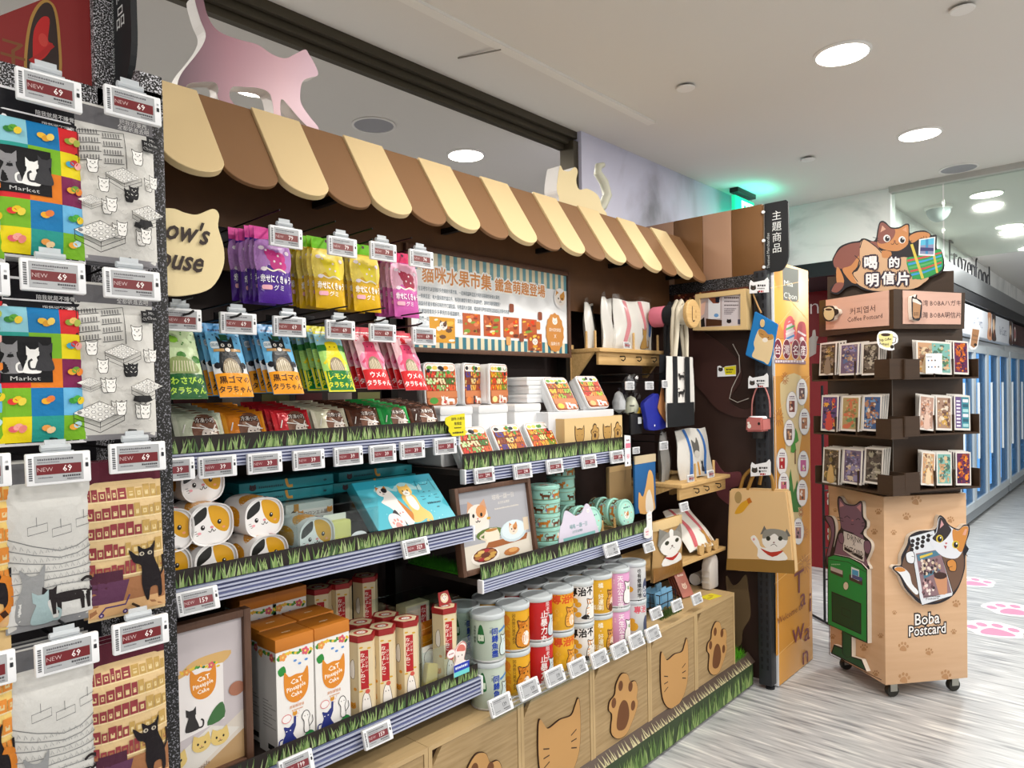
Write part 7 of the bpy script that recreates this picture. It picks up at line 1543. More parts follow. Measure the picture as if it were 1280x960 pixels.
MB().prism(pts, 0, .003).obj('board', WHITE, r); A = Art(); A.poly([(x * .94, .001 + z * .97) for x, z in pts], 'f0eceb'); A.rr(-.028, .004, .002, .036, .003, 'f4dce0'); greek(A, -.024, .02, .022, .006, 'c87884', 2); greek(A, -.022, .01, .016, .004, 'c87884', 3)
for s in (.002, .014): A.ell(s, .072, .0022, .003, '3a2a28', 6); A.ell(s, .088, .002, .004, 'e8a0a8', 6)
A.obj('standee_print', r, INK, y=-.0004)
# --- goods on the right cabinets
p = W(825, 745, 1.66); r = thing('wire_basket', 'small black wire basket of blue sachets on the oak cabinet', 'basket', (p.x, 1.66, CZ1 + .001))
m = MB()
for z in (.01, .05, .09): m.tube([(-.07, -.04, z), (.07, -.04, z), (.07, .06, z), (-.07, .06, z)], .002, 5, True)
for x, y in ((-.07, -.04), (0, -.04), (.07, -.04), (.07, .06), (-.07, .06), (.07, .01), (-.07, .01)): m.tube([(x, y, 0.002), (x, y, .09)], .002, 5)
m.obj('wire_frame', BLACK, r)
for i in range(6): tag(thing_ := box('blue_sachet', mat('sachet_blue', '7cb4dc', .4), -.028, 0, 0, .028, .01, .085, bevel=.003), ['front left', 'front middle', 'front right', 'rear left', 'rear middle', 'rear right'][i] + ' pale blue sachet in the wire basket', 'sachet', 'blue sachets in the basket'); thing_.location = (p.x - .045 + .045 * (i % 3), 1.632 + .05 * (i // 3), CZ1 + .016 + .01 * (i % 2)); thing_.rotation_euler = (-.1, 0, .1 * (i % 2))
for i in range(4):
    o = box('pink_packet', mat('packet_salmon', 'b87468', .4), -.04, 0, 0, .04, .005, .13, bevel=.002); q = W(856, 742, 1.68); o.location = (q.x + .012 * i, 1.66 + .022 * i, CZ1 + .006); o.rotation_euler = (-.5, 0, -.2)
    A = Art(); catface(A, 0, .05, .015, 'e8c8b8'); greek(A, -.02, .1, .04, .01, 'e8d4cc', 2); A.obj('packet_print', o, INK, y=-.0004)
    tag(o, ['front leaning salmon packet beside the wire basket', 'second leaning salmon packet beside the wire basket', 'third leaning salmon packet beside the wire basket', 'rearmost leaning salmon packet beside the wire basket'][i], 'packet', 'salmon packets on the oak cabinet')
mo = bpy.data.objects.new('moss_tuft', None); COL.objects.link(mo); mo.location = (W(832, 752, 1.6).x + .02, 1.585, CZ1 + .0005); tag(mo, 'tuft of dark artificial moss before the wire basket', 'moss')
g = random.Random(3); m = MB()
for i in range(500):
    x, y = g.uniform(-.08, .1), g.uniform(0, .045); a = g.uniform(0, 6.3); m.add([(x, y, 0), (x + .003, y, 0), (x + .012 * math.cos(a), y + .012 * math.sin(a), g.uniform(.012, .034))], [(0, 1, 2)])
tag(m.obj('moss_fibres', mat('moss_green', '3c5c20', .8), mo), kind='stuff')
q = WX(893, 716, 3.27); r = thing('white_bottle', 'white flat bottle standing on the last oak cabinet', 'bottle', (q.x, q.y, CZ1 + .001))
MB().prism([(-.045, 0), (.05, 0), (.05, .14), (.03, .17), (-.02, .16), (-.045, .12)], 0, .05).obj('body', mat('bottle_white', 'cfcac6', .45), r, .012)
for z in (.03, .06, .09): box('rib', MATS['bottle_white'], -.047, .004, z, -.044, .046, z + .012, r, .001)
q = W(877, 726, 1.74); r = thing('lying_bottle', 'small white bottle lying on its side on the last oak cabinet', 'bottle', (q.x, 1.74, CZ1 + .0305)); R_ = Matrix.Rotation(PI / 2, 4, 'Y')
MB().lathe([(.026, -.05), (.029, -.045), (.029, .035), (.024, .045)], 20, R_).obj('body', MATS['bottle_white'], r, smooth=40); MB().lathe([(.03, -.075), (.03, -.051)], 20, R_).obj('cap', WHITE, r, smooth=40)
q = WZ(888, 746, CZ1); r = thing('yellow_card', 'bright yellow card lying on the last oak cabinet', 'card', (q.x, q.y, CZ1 + .0006), -.15); box('card', MATS['note_yellow'], -.05, -.03, 0, .05, .03, .0012, r); A = Art(); A.ell(.01, .005, .014, .012, 'c8a414', 10); greek(A, -.04, -.015, .04, .007, '7a7018', 3); A.obj('card_print', r, INK, lambda u, v, h: (u, v, .0014 + h))
for i, (px, py, lab) in enumerate(((820, 767, 'grey price tag 29 before the wire basket'), (846, 757, 'grey price tag 29 before the salmon packets'), (871, 749, 'grey price tag 39 on the last oak cabinet'))):
    price_tag(W(px, py, 1.535) + Vector((0, 0, .002)), ['29', '29', '39'][i], lab, None, rx=-.3, clip=False, k=.9)
# --- grass mat and panel in the corner
a, b = W(919, 842, 1.53), W(950, 822, 1.53)
mo = bpy.data.objects.new('grass_mat', None); COL.objects.link(mo); mo.location = ((a.x + 3.40) / 2, 1.64, .002); tag(mo, 'bright green artificial grass block in the corner by the black post', 'grass mat')
w = 3.40 - a.x; box('base', mat('mat_green', '2c6a14', .9), -w / 2, -.1, 0, w / 2, .2, .15, mo)
m = MB(); g = random.Random(5)
for i in range(2600):
    x, y = g.uniform(-w / 2, w / 2), g.uniform(-.1, .2); q = g.uniform(0, 6.3); h = g.uniform(.02, .05); l = .014
    if i % 3 == 0: y = -.1; 
    z = .148 if i % 3 else g.uniform(.02, .14)
    m.add([(x - .002, y, z), (x + .002, y, z), (x + l * math.cos(q), y - (.012 if i % 3 == 0 else 0) + l * math.sin(q) * (1 if i % 3 else .2), z + h)], [(0, 1, 2)])
tag(m.obj('blades', mat('blade_green', '5cb01c', .7), mo), kind='stuff')
q = WX(936, 770, 3.40); tag(box('oak_offcut', OAK, edges[7] + .002, 1.64, .105, edges[7] + .018, 1.90, .36), 'short oak board standing beside the last cabinet', 'board')
# ================================================================= cat cut-outs on top of the awning
def topcat(name, lab, pts, Y, th, face, edge, hole=None, grad=None, extra=None):
    P = smooth([(lambda w: (w.x, w.z))(W(x, y, Y)) for x, y in pts], 4); zb = min(p[1] for p in P); xm = sum(p[0] for p in P) / len(P)
    r = thing(name, lab, 'cut-out', (xm, Y, zb)); Q = [(x - xm, z - zb) for x, z in P]
    MB().prism(Q, 0, th).obj('foam_body', mat('foam_white', 'e4e2e0', .7), r)
    A = Art(); A.poly(Q, face)
    o = A.obj('face_sheet', r, grad or INK, y=-.001)
    if extra: extra(r, xm, zb)
    return r
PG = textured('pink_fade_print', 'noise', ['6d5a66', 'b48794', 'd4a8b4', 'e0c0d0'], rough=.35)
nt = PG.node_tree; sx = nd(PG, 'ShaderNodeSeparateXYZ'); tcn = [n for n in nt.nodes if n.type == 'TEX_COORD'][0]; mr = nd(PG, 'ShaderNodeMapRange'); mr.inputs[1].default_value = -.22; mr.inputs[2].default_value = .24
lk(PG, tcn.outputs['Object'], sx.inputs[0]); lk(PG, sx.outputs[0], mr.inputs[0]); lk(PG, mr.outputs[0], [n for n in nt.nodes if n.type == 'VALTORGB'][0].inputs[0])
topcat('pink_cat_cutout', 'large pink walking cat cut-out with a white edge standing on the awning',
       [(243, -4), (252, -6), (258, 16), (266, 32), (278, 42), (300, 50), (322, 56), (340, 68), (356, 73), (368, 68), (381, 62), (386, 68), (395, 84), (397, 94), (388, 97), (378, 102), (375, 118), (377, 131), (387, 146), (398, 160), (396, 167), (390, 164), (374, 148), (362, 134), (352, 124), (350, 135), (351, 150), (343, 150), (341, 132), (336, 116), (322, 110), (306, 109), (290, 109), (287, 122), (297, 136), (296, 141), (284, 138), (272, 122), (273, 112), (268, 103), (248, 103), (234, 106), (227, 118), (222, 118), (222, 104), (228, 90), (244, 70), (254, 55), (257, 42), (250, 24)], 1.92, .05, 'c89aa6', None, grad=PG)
r = topcat('cream_cat_cutout', 'cream seated cat cut-out with a curled grey tail at the right of the awning', [(700, 207), (704, 213), (712, 214), (718, 209), (722, 214), (720, 226), (724, 237), (734, 236), (747, 244), (752, 258), (756, 272), (700, 272), (699, 250), (696, 238), (697, 222)], 1.93, .07, 'd9c79a', None)
tp = [W(x, y, 1.97) for x, y in ((742, 266), (753, 258), (759, 244), (755, 228), (747, 216), (748, 208), (754, 206))]
im = Vector(r.location); m = MB().tube([p - im for p in [Vector(q) for q in tp]], [.018, .022, .024, .022, .02, .018, .012], 10); m.obj('tail', mat('tail_grey', 'b8b8a8', .5), r, smooth=60)

# ================================================================= orange end panel
YP = 1.398
r = thing('welcome_board', 'tall orange welcome panel with oval product stickers facing the aisle', 'panel', (0, YP, 0))
a, b, c, d = W(968, 859, YP), W(1015.2, 825, YP), W(960.6, 338.8, YP), W(1011, 340.6, YP)
xl, xr = 3.482, (b.x + d.x) / 2
ORM = textured('orange_panel_print', 'noise', ['d8963c', 'e0a24a', 'd99a44'], (1, 1, .6), .35, nscale=2.5)
box('board', ORM, xl, 0, .004, xr, .03, 2.125, r, .001)
box('edge_strip', WHITE, xl - .004, -.001, .004, xl, .03, 2.1, r)
A = Art(); pl = Plane((0, YP, 0), (0, -1, 0), r)
def G(*p): return [(x, y) for x, y in p]
A.poly([(967, 470), (1012, 470), (1012, 790), (970, 820), (969, 640)], 'cf9038'); A.poly(smooth([(975, 480), (1001, 470), (1005, 520), (998, 580), (1003, 640), (995, 680), (978, 690), (972, 620), (982, 560)], 3), 'd8c494')
A.poly([(978, 333), (998, 337), (998, 378), (979, 375)], '6a6c68'); ptext(A, 980, 357, 'Mia', 10.5, 'e4e8e4', 'l', .8, .12, res=3, bold=-.008); ptext(A, 980, 372, "C'bon", 10, 'e4e8e4', 'l', .68, .12, res=3, bold=-.008)
for p0, p1 in (((963, 360), (1011, 350)), ((963, 420), (1000, 372)), ((966, 520), (1012, 470)), ((968, 730), (1014, 690)), ((971, 820), (1015, 780)), ((985, 372), (1010, 400))): A.line([p0, p1], .5, 'ecc488')
for (x, y, s) in ((981, 473, 8), (973, 522, 11), (1005, 665, 8), (1006, 705, 12), (1001, 640, 6)):
    for k in range(12): t = k * PI / 6; A.line([(x + s * .3 * math.cos(t) * .6, y + s * .3 * math.sin(t)), (x + s * math.cos(t) * .6, y + s * math.sin(t))], .9, 'b0703c', same=k > 0)
for k in range(4): A.poly([(970 + k * 2, 424 - k), (973 + k * 2, 402 + k * 3), (977 + k * 2, 424)], 'c8843c')
A.poly(smooth([(981, 428), (980, 405), (986, 395), (992, 400), (995, 426)], 3), 'd85c64'); A.poly(smooth([(983, 426), (983, 408), (987, 401), (991, 408), (992, 425)], 3), 'd8c8d0')
for k, c in enumerate(('4c8cc8', 'e8e0e0', '58a860', 'd85c64')): A.line([(982, 424 - k * 6), (993, 419 - k * 6)], 2.4, c)
A.poly(smooth([(996, 430), (997, 406), (1003, 402), (1007, 408), (1007, 430)], 3), 'b84c54'); A.line([(997, 414), (1007, 420)], 2.4, 'e0d4d8'); A.ell(1002, 424, 3, 3, 'ece4e4', 8)
A.poly([(968, 449), (1007, 451), (1007, 455.5), (968, 454)], '8c7080'); greek(A, 969, 450.3, 36, 3.2, 'e8dce0', 3)
for x, y, t in ((972, 436, '台'), (983, 436.5, '灣'), (994, 437, '名'), (1003.5, 437.5, '產')): A.ell(x, y, 5.2, 13, 'f0e4e0', 16); A.ell(x, y, 4.5, 12, '741c34', 16); ptext(A, x, y + 6, t, 14, 'f8f2f2', 'c', .56, .03, res=2)
for x, y in ((995, 545), (992, 557)): A.poly(smooth([(x - 4, y + 8), (x - 1, y - 10), (x + 3, y + 6)], 2), '4c9438')
A.rect(993, 562, 994.4, 580, '6a4424')
for x, y, h in ((988, 632, 46), (996, 634, 34), (993, 640, 30)): A.poly([(x - 4, y), (x - 3, y - h * .6), (x, y - h), (x + 3, y - h * .5), (x + 5, y)], '3c7c34')
ov = [(1002, 490, '6a4a4c'), (989.5, 506, '7c3c34'), (1005, 527, 'a86c48'), (986, 541, '6c5048'), (977, 577, 'b01c24'), (1003.5, 580, 'c85c98'), (979, 607, 'c0607c'), (1002, 616, 'b87040'), (997, 664, 'a07880')]
for k, (x, y, c) in enumerate(ov):
    A.ell(x, y, 7.2, 17, 'b8b0b0', 18); A.ell(x, y, 6.7, 16.3, 'eeecec', 18); A.rect(x - 3.6, y - 5, x + 3.4, y + 9, c); g = random.Random(k)
    for i in range(5): A.ell(x + g.uniform(-2, 2), y + g.uniform(-3, 7), 1.3, 2, g.choice(['e8d8d0', '3c2828', c, 'd0a078']), 6)
    greek(A, x - 3, y - 11, 6, 1.8, '6a4c6c', k); greek(A, x - 3.5, y - 8, 7, 1.2, '8a7c8a', k + 3)
for x, y, t, s, rt in ((998, 741, 'T', 40, .1), (1003, 757, 'a', 34, -.15), (1012, 764, 'i', 36, .15), (997, 801, 'w', 40, -.35), (1008, 800, 'a', 34, .1), (1006, 829, 'n', 34, .15)): ptext(A, x, y, t, s, '7c3c44', 'c', .52, -.34, res=2, rot=0)
ptext(A, 971, 781, 'Welcome to', 12, '8a5030', 'l', .52, -.34, res=1)
A.obj('panel_print', r, INK, pl.fn(.0003))
# a grey cup-shaped sign hanging beyond the panel
r = pz(thing('cup_sign', 'plain grey back of a cup-shaped sign beside the orange panel', 'sign', WX(1015, 446, 4.03))); pl = Plane(r.location, (-1, -.3, 0), r)
pl.cut([(1010, 424), (1015, 420), (1016, 413), (1019, 412), (1020, 420), (1023, 421), (1021, 427), (1020, 442), (1011, 447), (1010, 436)], .004, 'board', mat('sign_back_grey', 'a9aaae', .6), r, 0, 1)
MB().tube([pl.at(1019, 430), pl.at(1060, 434)], .003, 6).obj('wire', PEG, r)

# ================================================================= postcard kiosk
F = WZ(1107, 857.5, .07); Rr = WZ(1210, 848, .07); e1 = (Rr - F); S = e1.length; e1 = e1.normalized(); e2 = Vector((-e1.y, e1.x, 0))
ctr = F + e1 * S / 2 + e2 * S / 2; KZ = .97
rz = math.atan2(e1.y, e1.x); H_ = S / 2
KW = textured('kiosk_pale_wood', 'noise', ['cba37e', 'd9b490', 'd2ab86', 'deba98'], (1, 1, 11), .5, .03, nscale=3, detail=6)
ESP = textured('espresso_wood', 'noise', ['2e2014', '3d2b1c', '35261a'], (1, 1, 9), .5, .03, nscale=5)
k = pz(thing('postcard_kiosk', 'rotating postcard kiosk on casters with a pale paw-printed base and dark rack', 'kiosk', (ctr.x, ctr.y, 0), rz))
box('base_box', KW, -H_, -H_, .072, H_, H_, KZ, k, .004)
box('turntable', ESP, -H_ * .93, -H_ * .93, KZ + .001, H_ * .93, H_ * .93, KZ + .022, k, .003)
for i, (x, y) in enumerate(((-.16, -.17), (.17, -.17), (-.17, .17), (.17, .17))):
    m = MB().lathe([(.012, -.014), (.029, -.013), (.031, -.009), (.031, .009), (.029, .013), (.012, .014)], 20, Matrix.Translation((x, y - .012, .0315)) @ Matrix.Rotation(PI / 2, 4, 'X') @ Matrix.Rotation(.0, 4, 'Z'))
    w_ = m.obj('caster_wheel', mat('caster_black', '26241f', .4), k, smooth=40)
    MB().box(x - .018, y - .03, .03, x + .018, y - .027, .07).box(x - .018, y + .003, .03, x + .018, y + .006, .07).box(x - .022, y - .03, .066, x + .022, y + .015, .072).obj('caster_fork', mat('caster_steel', 'a8a8a0', .3, .8), k)
cF = F.copy(); pR = Plane(F, -e2, k); pL = Plane(F, -e1, k)
A = Art(); PC = 'b3875e'
for x, y, s, t in ((1145, 626, 9, .3), (1133, 646, 7, .2), (1117, 666, 5, 0), (1188, 650, 6, .4), (1118, 766, 4, .2), (1195, 755, 7, .3), (1192, 790, 5, -.1), (1129, 809, 9, .1), (1161, 815, 7, .4), (1130, 848, 10, .2), (1182, 844, 9, .3)): paw(A, x, y, -s * .85, PC, rot=t)
ptext(A, 1159, 780, 'Boba', 20, '1c1418', 'c', .78, -.08, out='1c1418', ow=.075, bold=.02); ptext(A, 1159, 780, 'Boba', 20, 'f6f2f0', 'c', .78, -.08, bold=.01)
ptext(A, 1159, 793, 'Postcard', 18, '1c1418', 'c', .74, -.08, out='1c1418', ow=.08, bold=.02); ptext(A, 1159, 793, 'Postcard', 18, 'f6f2f0', 'c', .74, -.08, bold=.01)
A.obj('right_face_print', k, INK, pR.fn(.0004), eps=4e-5)
A = Art()
for x, y, s in ((1044, 638, 4), (1098, 640, 6), (1093, 665, 6), (1041, 796, 5), (1054, 792, 4), (1080, 810, 7), (1101, 795, 5), (1095, 842, 6)): paw(A, x, y, -s * .8, PC)
A.line([(1036, 618), (1037, 818), (1102, 850)], .9, '5c3c28'); A.obj('left_face_print', k, INK, pL.fn(.0004))
OUTL = '1d1a22'
def t5(*p): return [(1020 + x / 6.4, 600 + y / 6.4) for x, y in p]
def t3(*p): return [(960 + x / 4, 680 + y / 4) for x, y in p]
WEDGE = mat('foam_edge_cream', 'e6ddd0', .7)
def cutout(pl, pts, th, name, lab_art, n=4, eps=4e-5):
    o = pl.cut(pts, th, name, WEDGE, k, .0012, n); A = Art(); P = smooth(pts, n) if n else pts
    A.poly(P, OUTL); lab_art(A, P); A.obj('cutout_print', o, INK, pl.fn(th + .0015), eps=eps); return o
def inset(P, s):
    cx = sum(p[0] for p in P) / len(P); cy = sum(p[1] for p in P) / len(P); return [(cx + (x - cx) * s, cy + (y - cy) * s) for x, y in P]
# purple cat behind a green letter box (left face)
pc = t5((90, 285), (150, 290), (178, 350), (180, 440), (165, 540), (200, 420), (222, 380), (212, 300), (196, 200), (200, 135), (225, 135), (262, 185), (335, 195), (380, 165), (400, 190), (405, 290), (432, 330), (430, 380), (412, 400), (410, 440), (460, 490), (470, 540), (450, 600), (430, 650), (435, 720), (110, 700), (105, 600), (140, 450), (130, 370), (88, 310))
def pca(A, P):
    V = '7d5c72'
    A.poly(smooth(t5((100, 295), (145, 300), (168, 355), (168, 450), (135, 600), (120, 690), (112, 600), (148, 450), (138, 370)), 3), V)
    A.poly(smooth(t5((208, 200), (208, 150), (225, 150), (262, 196), (335, 206), (380, 178), (392, 200), (392, 290), (416, 340), (410, 380), (370, 430), (290, 410), (230, 380), (218, 300)), 3), V); A.poly(smooth(t5((180, 560), (215, 440), (300, 430), (400, 440), (420, 600), (425, 700), (170, 690)), 3), V)
    A.poly(t5((215, 215), (218, 165), (250, 205)), 'c88c94'); A.poly(t5((350, 215), (385, 190), (385, 255)), 'c88c94')
    A.line(t5((252, 300), (275, 285), (298, 305)), .8, OUTL); A.line(t5((345, 318), (365, 305), (380, 318)), .8, OUTL); A.ell(*t5((318, 322))[0], 1.6, 1.2, 'b06c74', 6); A.line(t5((305, 350), (318, 356), (330, 350)), .6, OUTL)
    for q in ((200, 320, 245, 328), (196, 295, 240, 308), (390, 345, 432, 330), (392, 365, 436, 372)): A.line(t5(q[:2], q[2:]), .7, OUTL)
    A.blob(t5((245, 405), (330, 435), (420, 480), (415, 655), (330, 625), (240, 560)), 'd8d4d4', OUTL, .7, 0)
    ptext(A, *t5((335, 492))[0], 'DRINK', 10, OUTL, 'c', .62, .22, res=1); ptext(A, *t5((330, 525))[0], 'X', 8, OUTL, 'c', .62, .2, res=1); ptext(A, *t5((328, 585))[0], 'POSTCARD', 9, OUTL, 'c', .52, .2, res=1, bold=.02); A.line(t5((255, 545), (400, 628)), 3.4, OUTL); greek(A, *t5((290, 578))[0], 14, 1, 'c8c4c4')
    A.blob(t5((205, 440), (235, 420), (250, 470), (240, 510), (212, 490)), V, OUTL, .7); A.blob(t5((415, 490), (455, 490), (468, 540), (445, 590), (415, 560)), V, OUTL, .7)
cutout(pL, pc, .016, 'purple_cat', pca)
pb = t3((318, 60), (350, 50), (430, 65), (490, 95), (518, 125), (520, 495), (440, 462), (440, 560), (490, 575), (515, 635), (335, 545), (350, 500), (390, 515), (390, 432), (318, 400))
def pba(A, P):
    A.poly(t3((322, 66), (350, 56), (430, 72), (488, 102), (513, 132), (514, 488), (322, 398)), '249048'); A.line(t3((322, 75), (420, 88), (512, 140)), .7, OUTL)
    A.poly(t3((394, 434), (436, 458), (436, 570), (394, 545)), '1e5236'); A.poly(t3((342, 542), (354, 508), (392, 524), (440, 566), (488, 582), (508, 626)), '1e5236'); A.line(t3((394, 434), (394, 545), (415, 566), (436, 560)), .7, OUTL)
    A.poly(t3((338, 235), (488, 296), (488, 452), (340, 385)), OUTL); A.poly(t3((342, 242), (484, 300), (484, 446), (344, 380)), '1d4630'); A.line(t3((390, 316), (434, 334), (434, 370), (390, 350)), .6, OUTL, True)
    A.poly(t3((333, 110), (396, 132), (396, 168), (334, 142)), '4a3a38'); A.poly(t3((334, 110), (394, 132), (394, 152), (334, 130)), 'c0b8bc'); A.poly(t3((428, 150), (494, 176), (494, 206), (428, 178)), '4a3a38'); A.poly(t3((438, 112), (478, 128), (478, 184), (438, 166)), 'e0ecf4'); A.poly(t3((442, 124), (474, 134), (474, 160), (442, 150)), '4c9ccc'); A.poly(t3((442, 150), (494, 168), (490, 186), (442, 168)), '50588c')
    A.ell(*t3((411, 208))[0], 3.6, 5.4, OUTL, 16); A.ell(*t3((411, 208))[0], 3.1, 4.8, 'd8d4c0', 16); greek(A, *t3((338, 98))[0], 11, 1.6, '9ccca8')
cutout(pL, pb, .022, 'letter_box', pba, 0)
# calico cat in a round badge holding a postcard (right face)
cp = t5((585, 700), (600, 675), (650, 670), (655, 600), (700, 510), (720, 440), (800, 400), (925, 385), (945, 300), (965, 275), (1000, 300), (1035, 350), (1110, 385), (1150, 352), (1195, 355), (1195, 420), (1170, 500), (1190, 545), (1165, 600), (1160, 700), (1120, 830), (1060, 920), (960, 975), (860, 985), (800, 975), (740, 920), (680, 850), (640, 760))
def cpa(A, P):
    A.poly(smooth(t5((660, 680), (700, 560), (760, 470), (900, 410), (1060, 440), (1140, 560), (1150, 700), (1090, 860), (960, 955), (820, 950), (730, 880), (680, 800)), 4), '6d5242')
    A.poly(smooth(t5((600, 700), (620, 685), (665, 690), (720, 740), (740, 820), (790, 880), (770, 905), (700, 830), (650, 750)), 3), 'e8ecf0'); A.poly(smooth(t5((600, 705), (620, 688), (660, 690), (690, 715), (640, 725)), 3), 'd08c44')
    A.blob(t5((720, 450), (915, 395), (1065, 890), (1060, 915), (820, 990), (800, 930)), 'dde2ea', OUTL, .8, 0)
    for i in range(11): x, y = t5((745 + (i % 4) * 42 - (i // 4) * 4 * 1.0, 480 + (i // 4) * 34 - (i % 4) * 14))[0]; A.ell(x, y, 2.6, 2.6, '1c1416', 9, same=i > 0)
    g = random.Random(4); A.poly(t5((770, 580), (960, 545), (1055, 890), (830, 935)), '8c7078'); A.poly(t5((775, 590), (960, 548), (965, 590), (790, 640)), '4c7c94'); A.poly(t5((800, 600), (900, 570), (905, 585), (805, 620)), 'd8c04c')
    A.poly(t5((830, 750), (960, 690), (965, 715), (835, 780)), '4c7c94')
    for i in range(46): A.ell(*t5((g.uniform(800, 960), g.uniform(630, 740)))[0], 1.8, 2.2, g.choice(['3c2c34', 'd8c8b0', '6a4c50', 'b89880', '2c2028', 'e8dcd0']), 6, same=i > 0)
    for i in range(26): A.ell(*t5((g.uniform(825, 920), g.uniform(790, 900)))[0], 1.6, 2.2, g.choice(['7c545c', '3c2c34', 'd0a8a8', 'e8dcd8', '5c3c44']), 6, same=i > 0)
    A.poly(t5((915, 770), (1015, 740), (1020, 890), (1000, 905), (955, 905)), 'c8906c'); A.ell(*t5((965, 755))[0], 8.2, 4.4, '3c2420', 12); greek(A, *t5((835, 915))[0], 20, 1.2, '4a4448', 3); ptext(A, *t5((900, 945))[0], 'Postcard', 4.5, '2c2c30', 'c', 1, -.1, res=1)
    A.poly(smooth(t5((890, 470), (930, 410), (945, 320), (965, 288), (1000, 315), (1040, 365), (1105, 395), (1148, 362), (1185, 365), (1183, 420), (1160, 500), (1130, 580), (1080, 620), (980, 600), (900, 520)), 3), 'dfe3ec')
    A.poly(smooth(t5((900, 460), (935, 410), (950, 320), (966, 290), (1000, 315), (1040, 370), (1050, 400), (1010, 460), (960, 490)), 3), '332a2e'); A.poly(smooth(t5((1065, 385), (1105, 398), (1148, 364), (1184, 367), (1182, 420), (1160, 500), (1130, 570), (1080, 520), (1060, 440)), 3), 'cd8a42')
    A.poly(t5((960, 380), (972, 312), (992, 350)), 'd09ca0'); A.poly(t5((1140, 430), (1160, 385), (1178, 385), (1165, 435)), 'd8a08c')
    for x, y in ((958, 462), (1085, 508)): A.ell(*t5((x, y))[0], 4.4, 5, 'd8c03c', 12); A.ell(*t5((x + 2, y + 2))[0], 2.9, 3.8, OUTL, 10); A.ell(*t5((x + 8, y - 8))[0], 1, 1.2, 'f4f4f4', 6)
    A.ell(*t5((1010, 498))[0], 1.6, 1.3, 'c87880', 6); A.poly(t5((990, 515), (1015, 520), (1005, 545)), 'a84c50')
    for q in ((1160, 535, 1190, 545), (1155, 575, 1180, 600), (900, 430, 880, 440)): A.line(t5(q[:2], q[2:]), .8, OUTL)
    A.blob(t5((695, 575), (740, 560), (760, 600), (750, 655), (705, 650), (690, 610)), 'e4e8ee', OUTL, .8); A.line(t5((735, 600), (755, 605)), .6, OUTL); A.blob(t5((1020, 640), (1060, 625), (1090, 655), (1085, 715), (1040, 715), (1030, 690), (1018, 670)), 'cd8a42', OUTL, .8); A.line(t5((1030, 690), (1060, 680)), .6, OUTL)
cutout(pR, cp, .022, 'calico_cat_badge', cpa)

# dark rack over the base: core, two sign boxes, three trays a side
tw = .13                                                          # the rack is turned a little on its base
RT = Matrix.Rotation(tw, 3, 'Z'); e1t, e2t = RT @ e1, RT @ e2
core = H_ * .97; T0 = ctr - e1t * core - e2t * core; T0.z = 0
MT = Matrix.Rotation(tw, 4, 'Z')

TF = WP(1117, 372, T0, -e2t).z
MB().box(-core, -core, KZ + .022, core, core, TF + .02, MT).obj('rack_core', ESP, k, .002)
MB().box(-core - .002, -core - .002, KZ + .03, -core + .001, -core + .001, TF - .16, MT).obj('corner_seam', mat('seam_grey', '6a625a', .5), k)
prs = .04
OR_ = T0 - e2t * prs; OL_ = T0 - e1t * prs
fR = Plane(OR_, -e2t, k); fL = Plane(OL_, -e1t, k)
def slabq(pl, q, th, name, m, lift=0): return pl.cut(q, th, name, m, k, lift - th, 0)
PINKB = textured('pink_sign_wood', 'noise', ['cda290', 'd8b0a0', 'd2a898'], (1, 1, 9), .5, nscale=4)
for pl, q, pk, nm in ((fL, [(1024, 376), (1117, 362), (1117, 411), (1024, 421)], [(1033, 375), (1111.5, 362.8), (1111.5, 407), (1033, 412.5)], 'left'), (fR, [(1119, 361), (1206.5, 366), (1205.5, 411), (1119, 411)], [(1128, 363), (1201, 366.5), (1200, 405.5), (1128, 405)], 'right')):
    slabq(pl, q, prs, 'sign_box', ESP); slabq(pl, pk, .004, 'sign_board', PINKB, .004)
A = Art(); ptext(A, 1079, 391, '커피엽서', 9.5, '3a2028', 'c', .95, -.14, res=2); ptext(A, 1082, 400, 'Coffee Postcard', 8.5, '3a2028', 'c', .8, -.1, res=1); A.obj('left_sign_print', k, INK, fL.fn(.0045))
A = Art(); ptext(A, 1173, 382, '台湾 BOBAハガキ', 8, '3a2028', 'c', .88, -.0, res=1); ptext(A, 1173, 397, '台灣 BOBA明信片', 8.2, '3a2028', 'c', .86, .0, res=1); A.obj('right_sign_print', k, INK, fR.fn(.0045))
def cupcut(pl, name, pts, art, n=3, th=.02):
    o = pl.cut(pts, th, name, WEDGE, k, .005, n); A = Art(); P = smooth(pts, n) if n else pts; A.poly(P, OUTL); art(A); A.obj('cutout_print', o, INK, pl.fn(th + .0055)); return o
cupcut(fL, 'coffee_cup_cutout', [(1033, 387), (1036, 383), (1046, 382.5), (1049, 386), (1053, 387), (1053.5, 392), (1049, 395), (1047, 400), (1040, 402), (1035, 399)], lambda A: (A.ell(1041.5, 392, 6.8, 8.4, 'd2c49a', 14), A.ell(1041, 386.6, 6, 2.2, 'e4dcc0', 12), A.ell(1041, 387, 4.6, 1.5, '3c241c', 12)))
cupcut(fR, 'bubble_tea_cutout', [(1134, 372), (1138, 373), (1139.5, 369.5), (1141, 370), (1140.8, 374), (1147, 379), (1144.5, 400), (1138, 400.5), (1134.5, 397)], lambda A: (A.poly([(1135.5, 376), (1145.5, 381), (1143.5, 398), (1138, 399), (1135.5, 396)], 'b0845e'), [A.ell(1137.5 + 2 * (i % 3), 392 + 2.4 * (i // 3), .8, .8, '2c1c18', 6) for i in range(6)], A.poly([(1135, 374), (1140, 375), (1146, 380), (1145.5, 382), (1135, 378)], 'e8dcd4')))
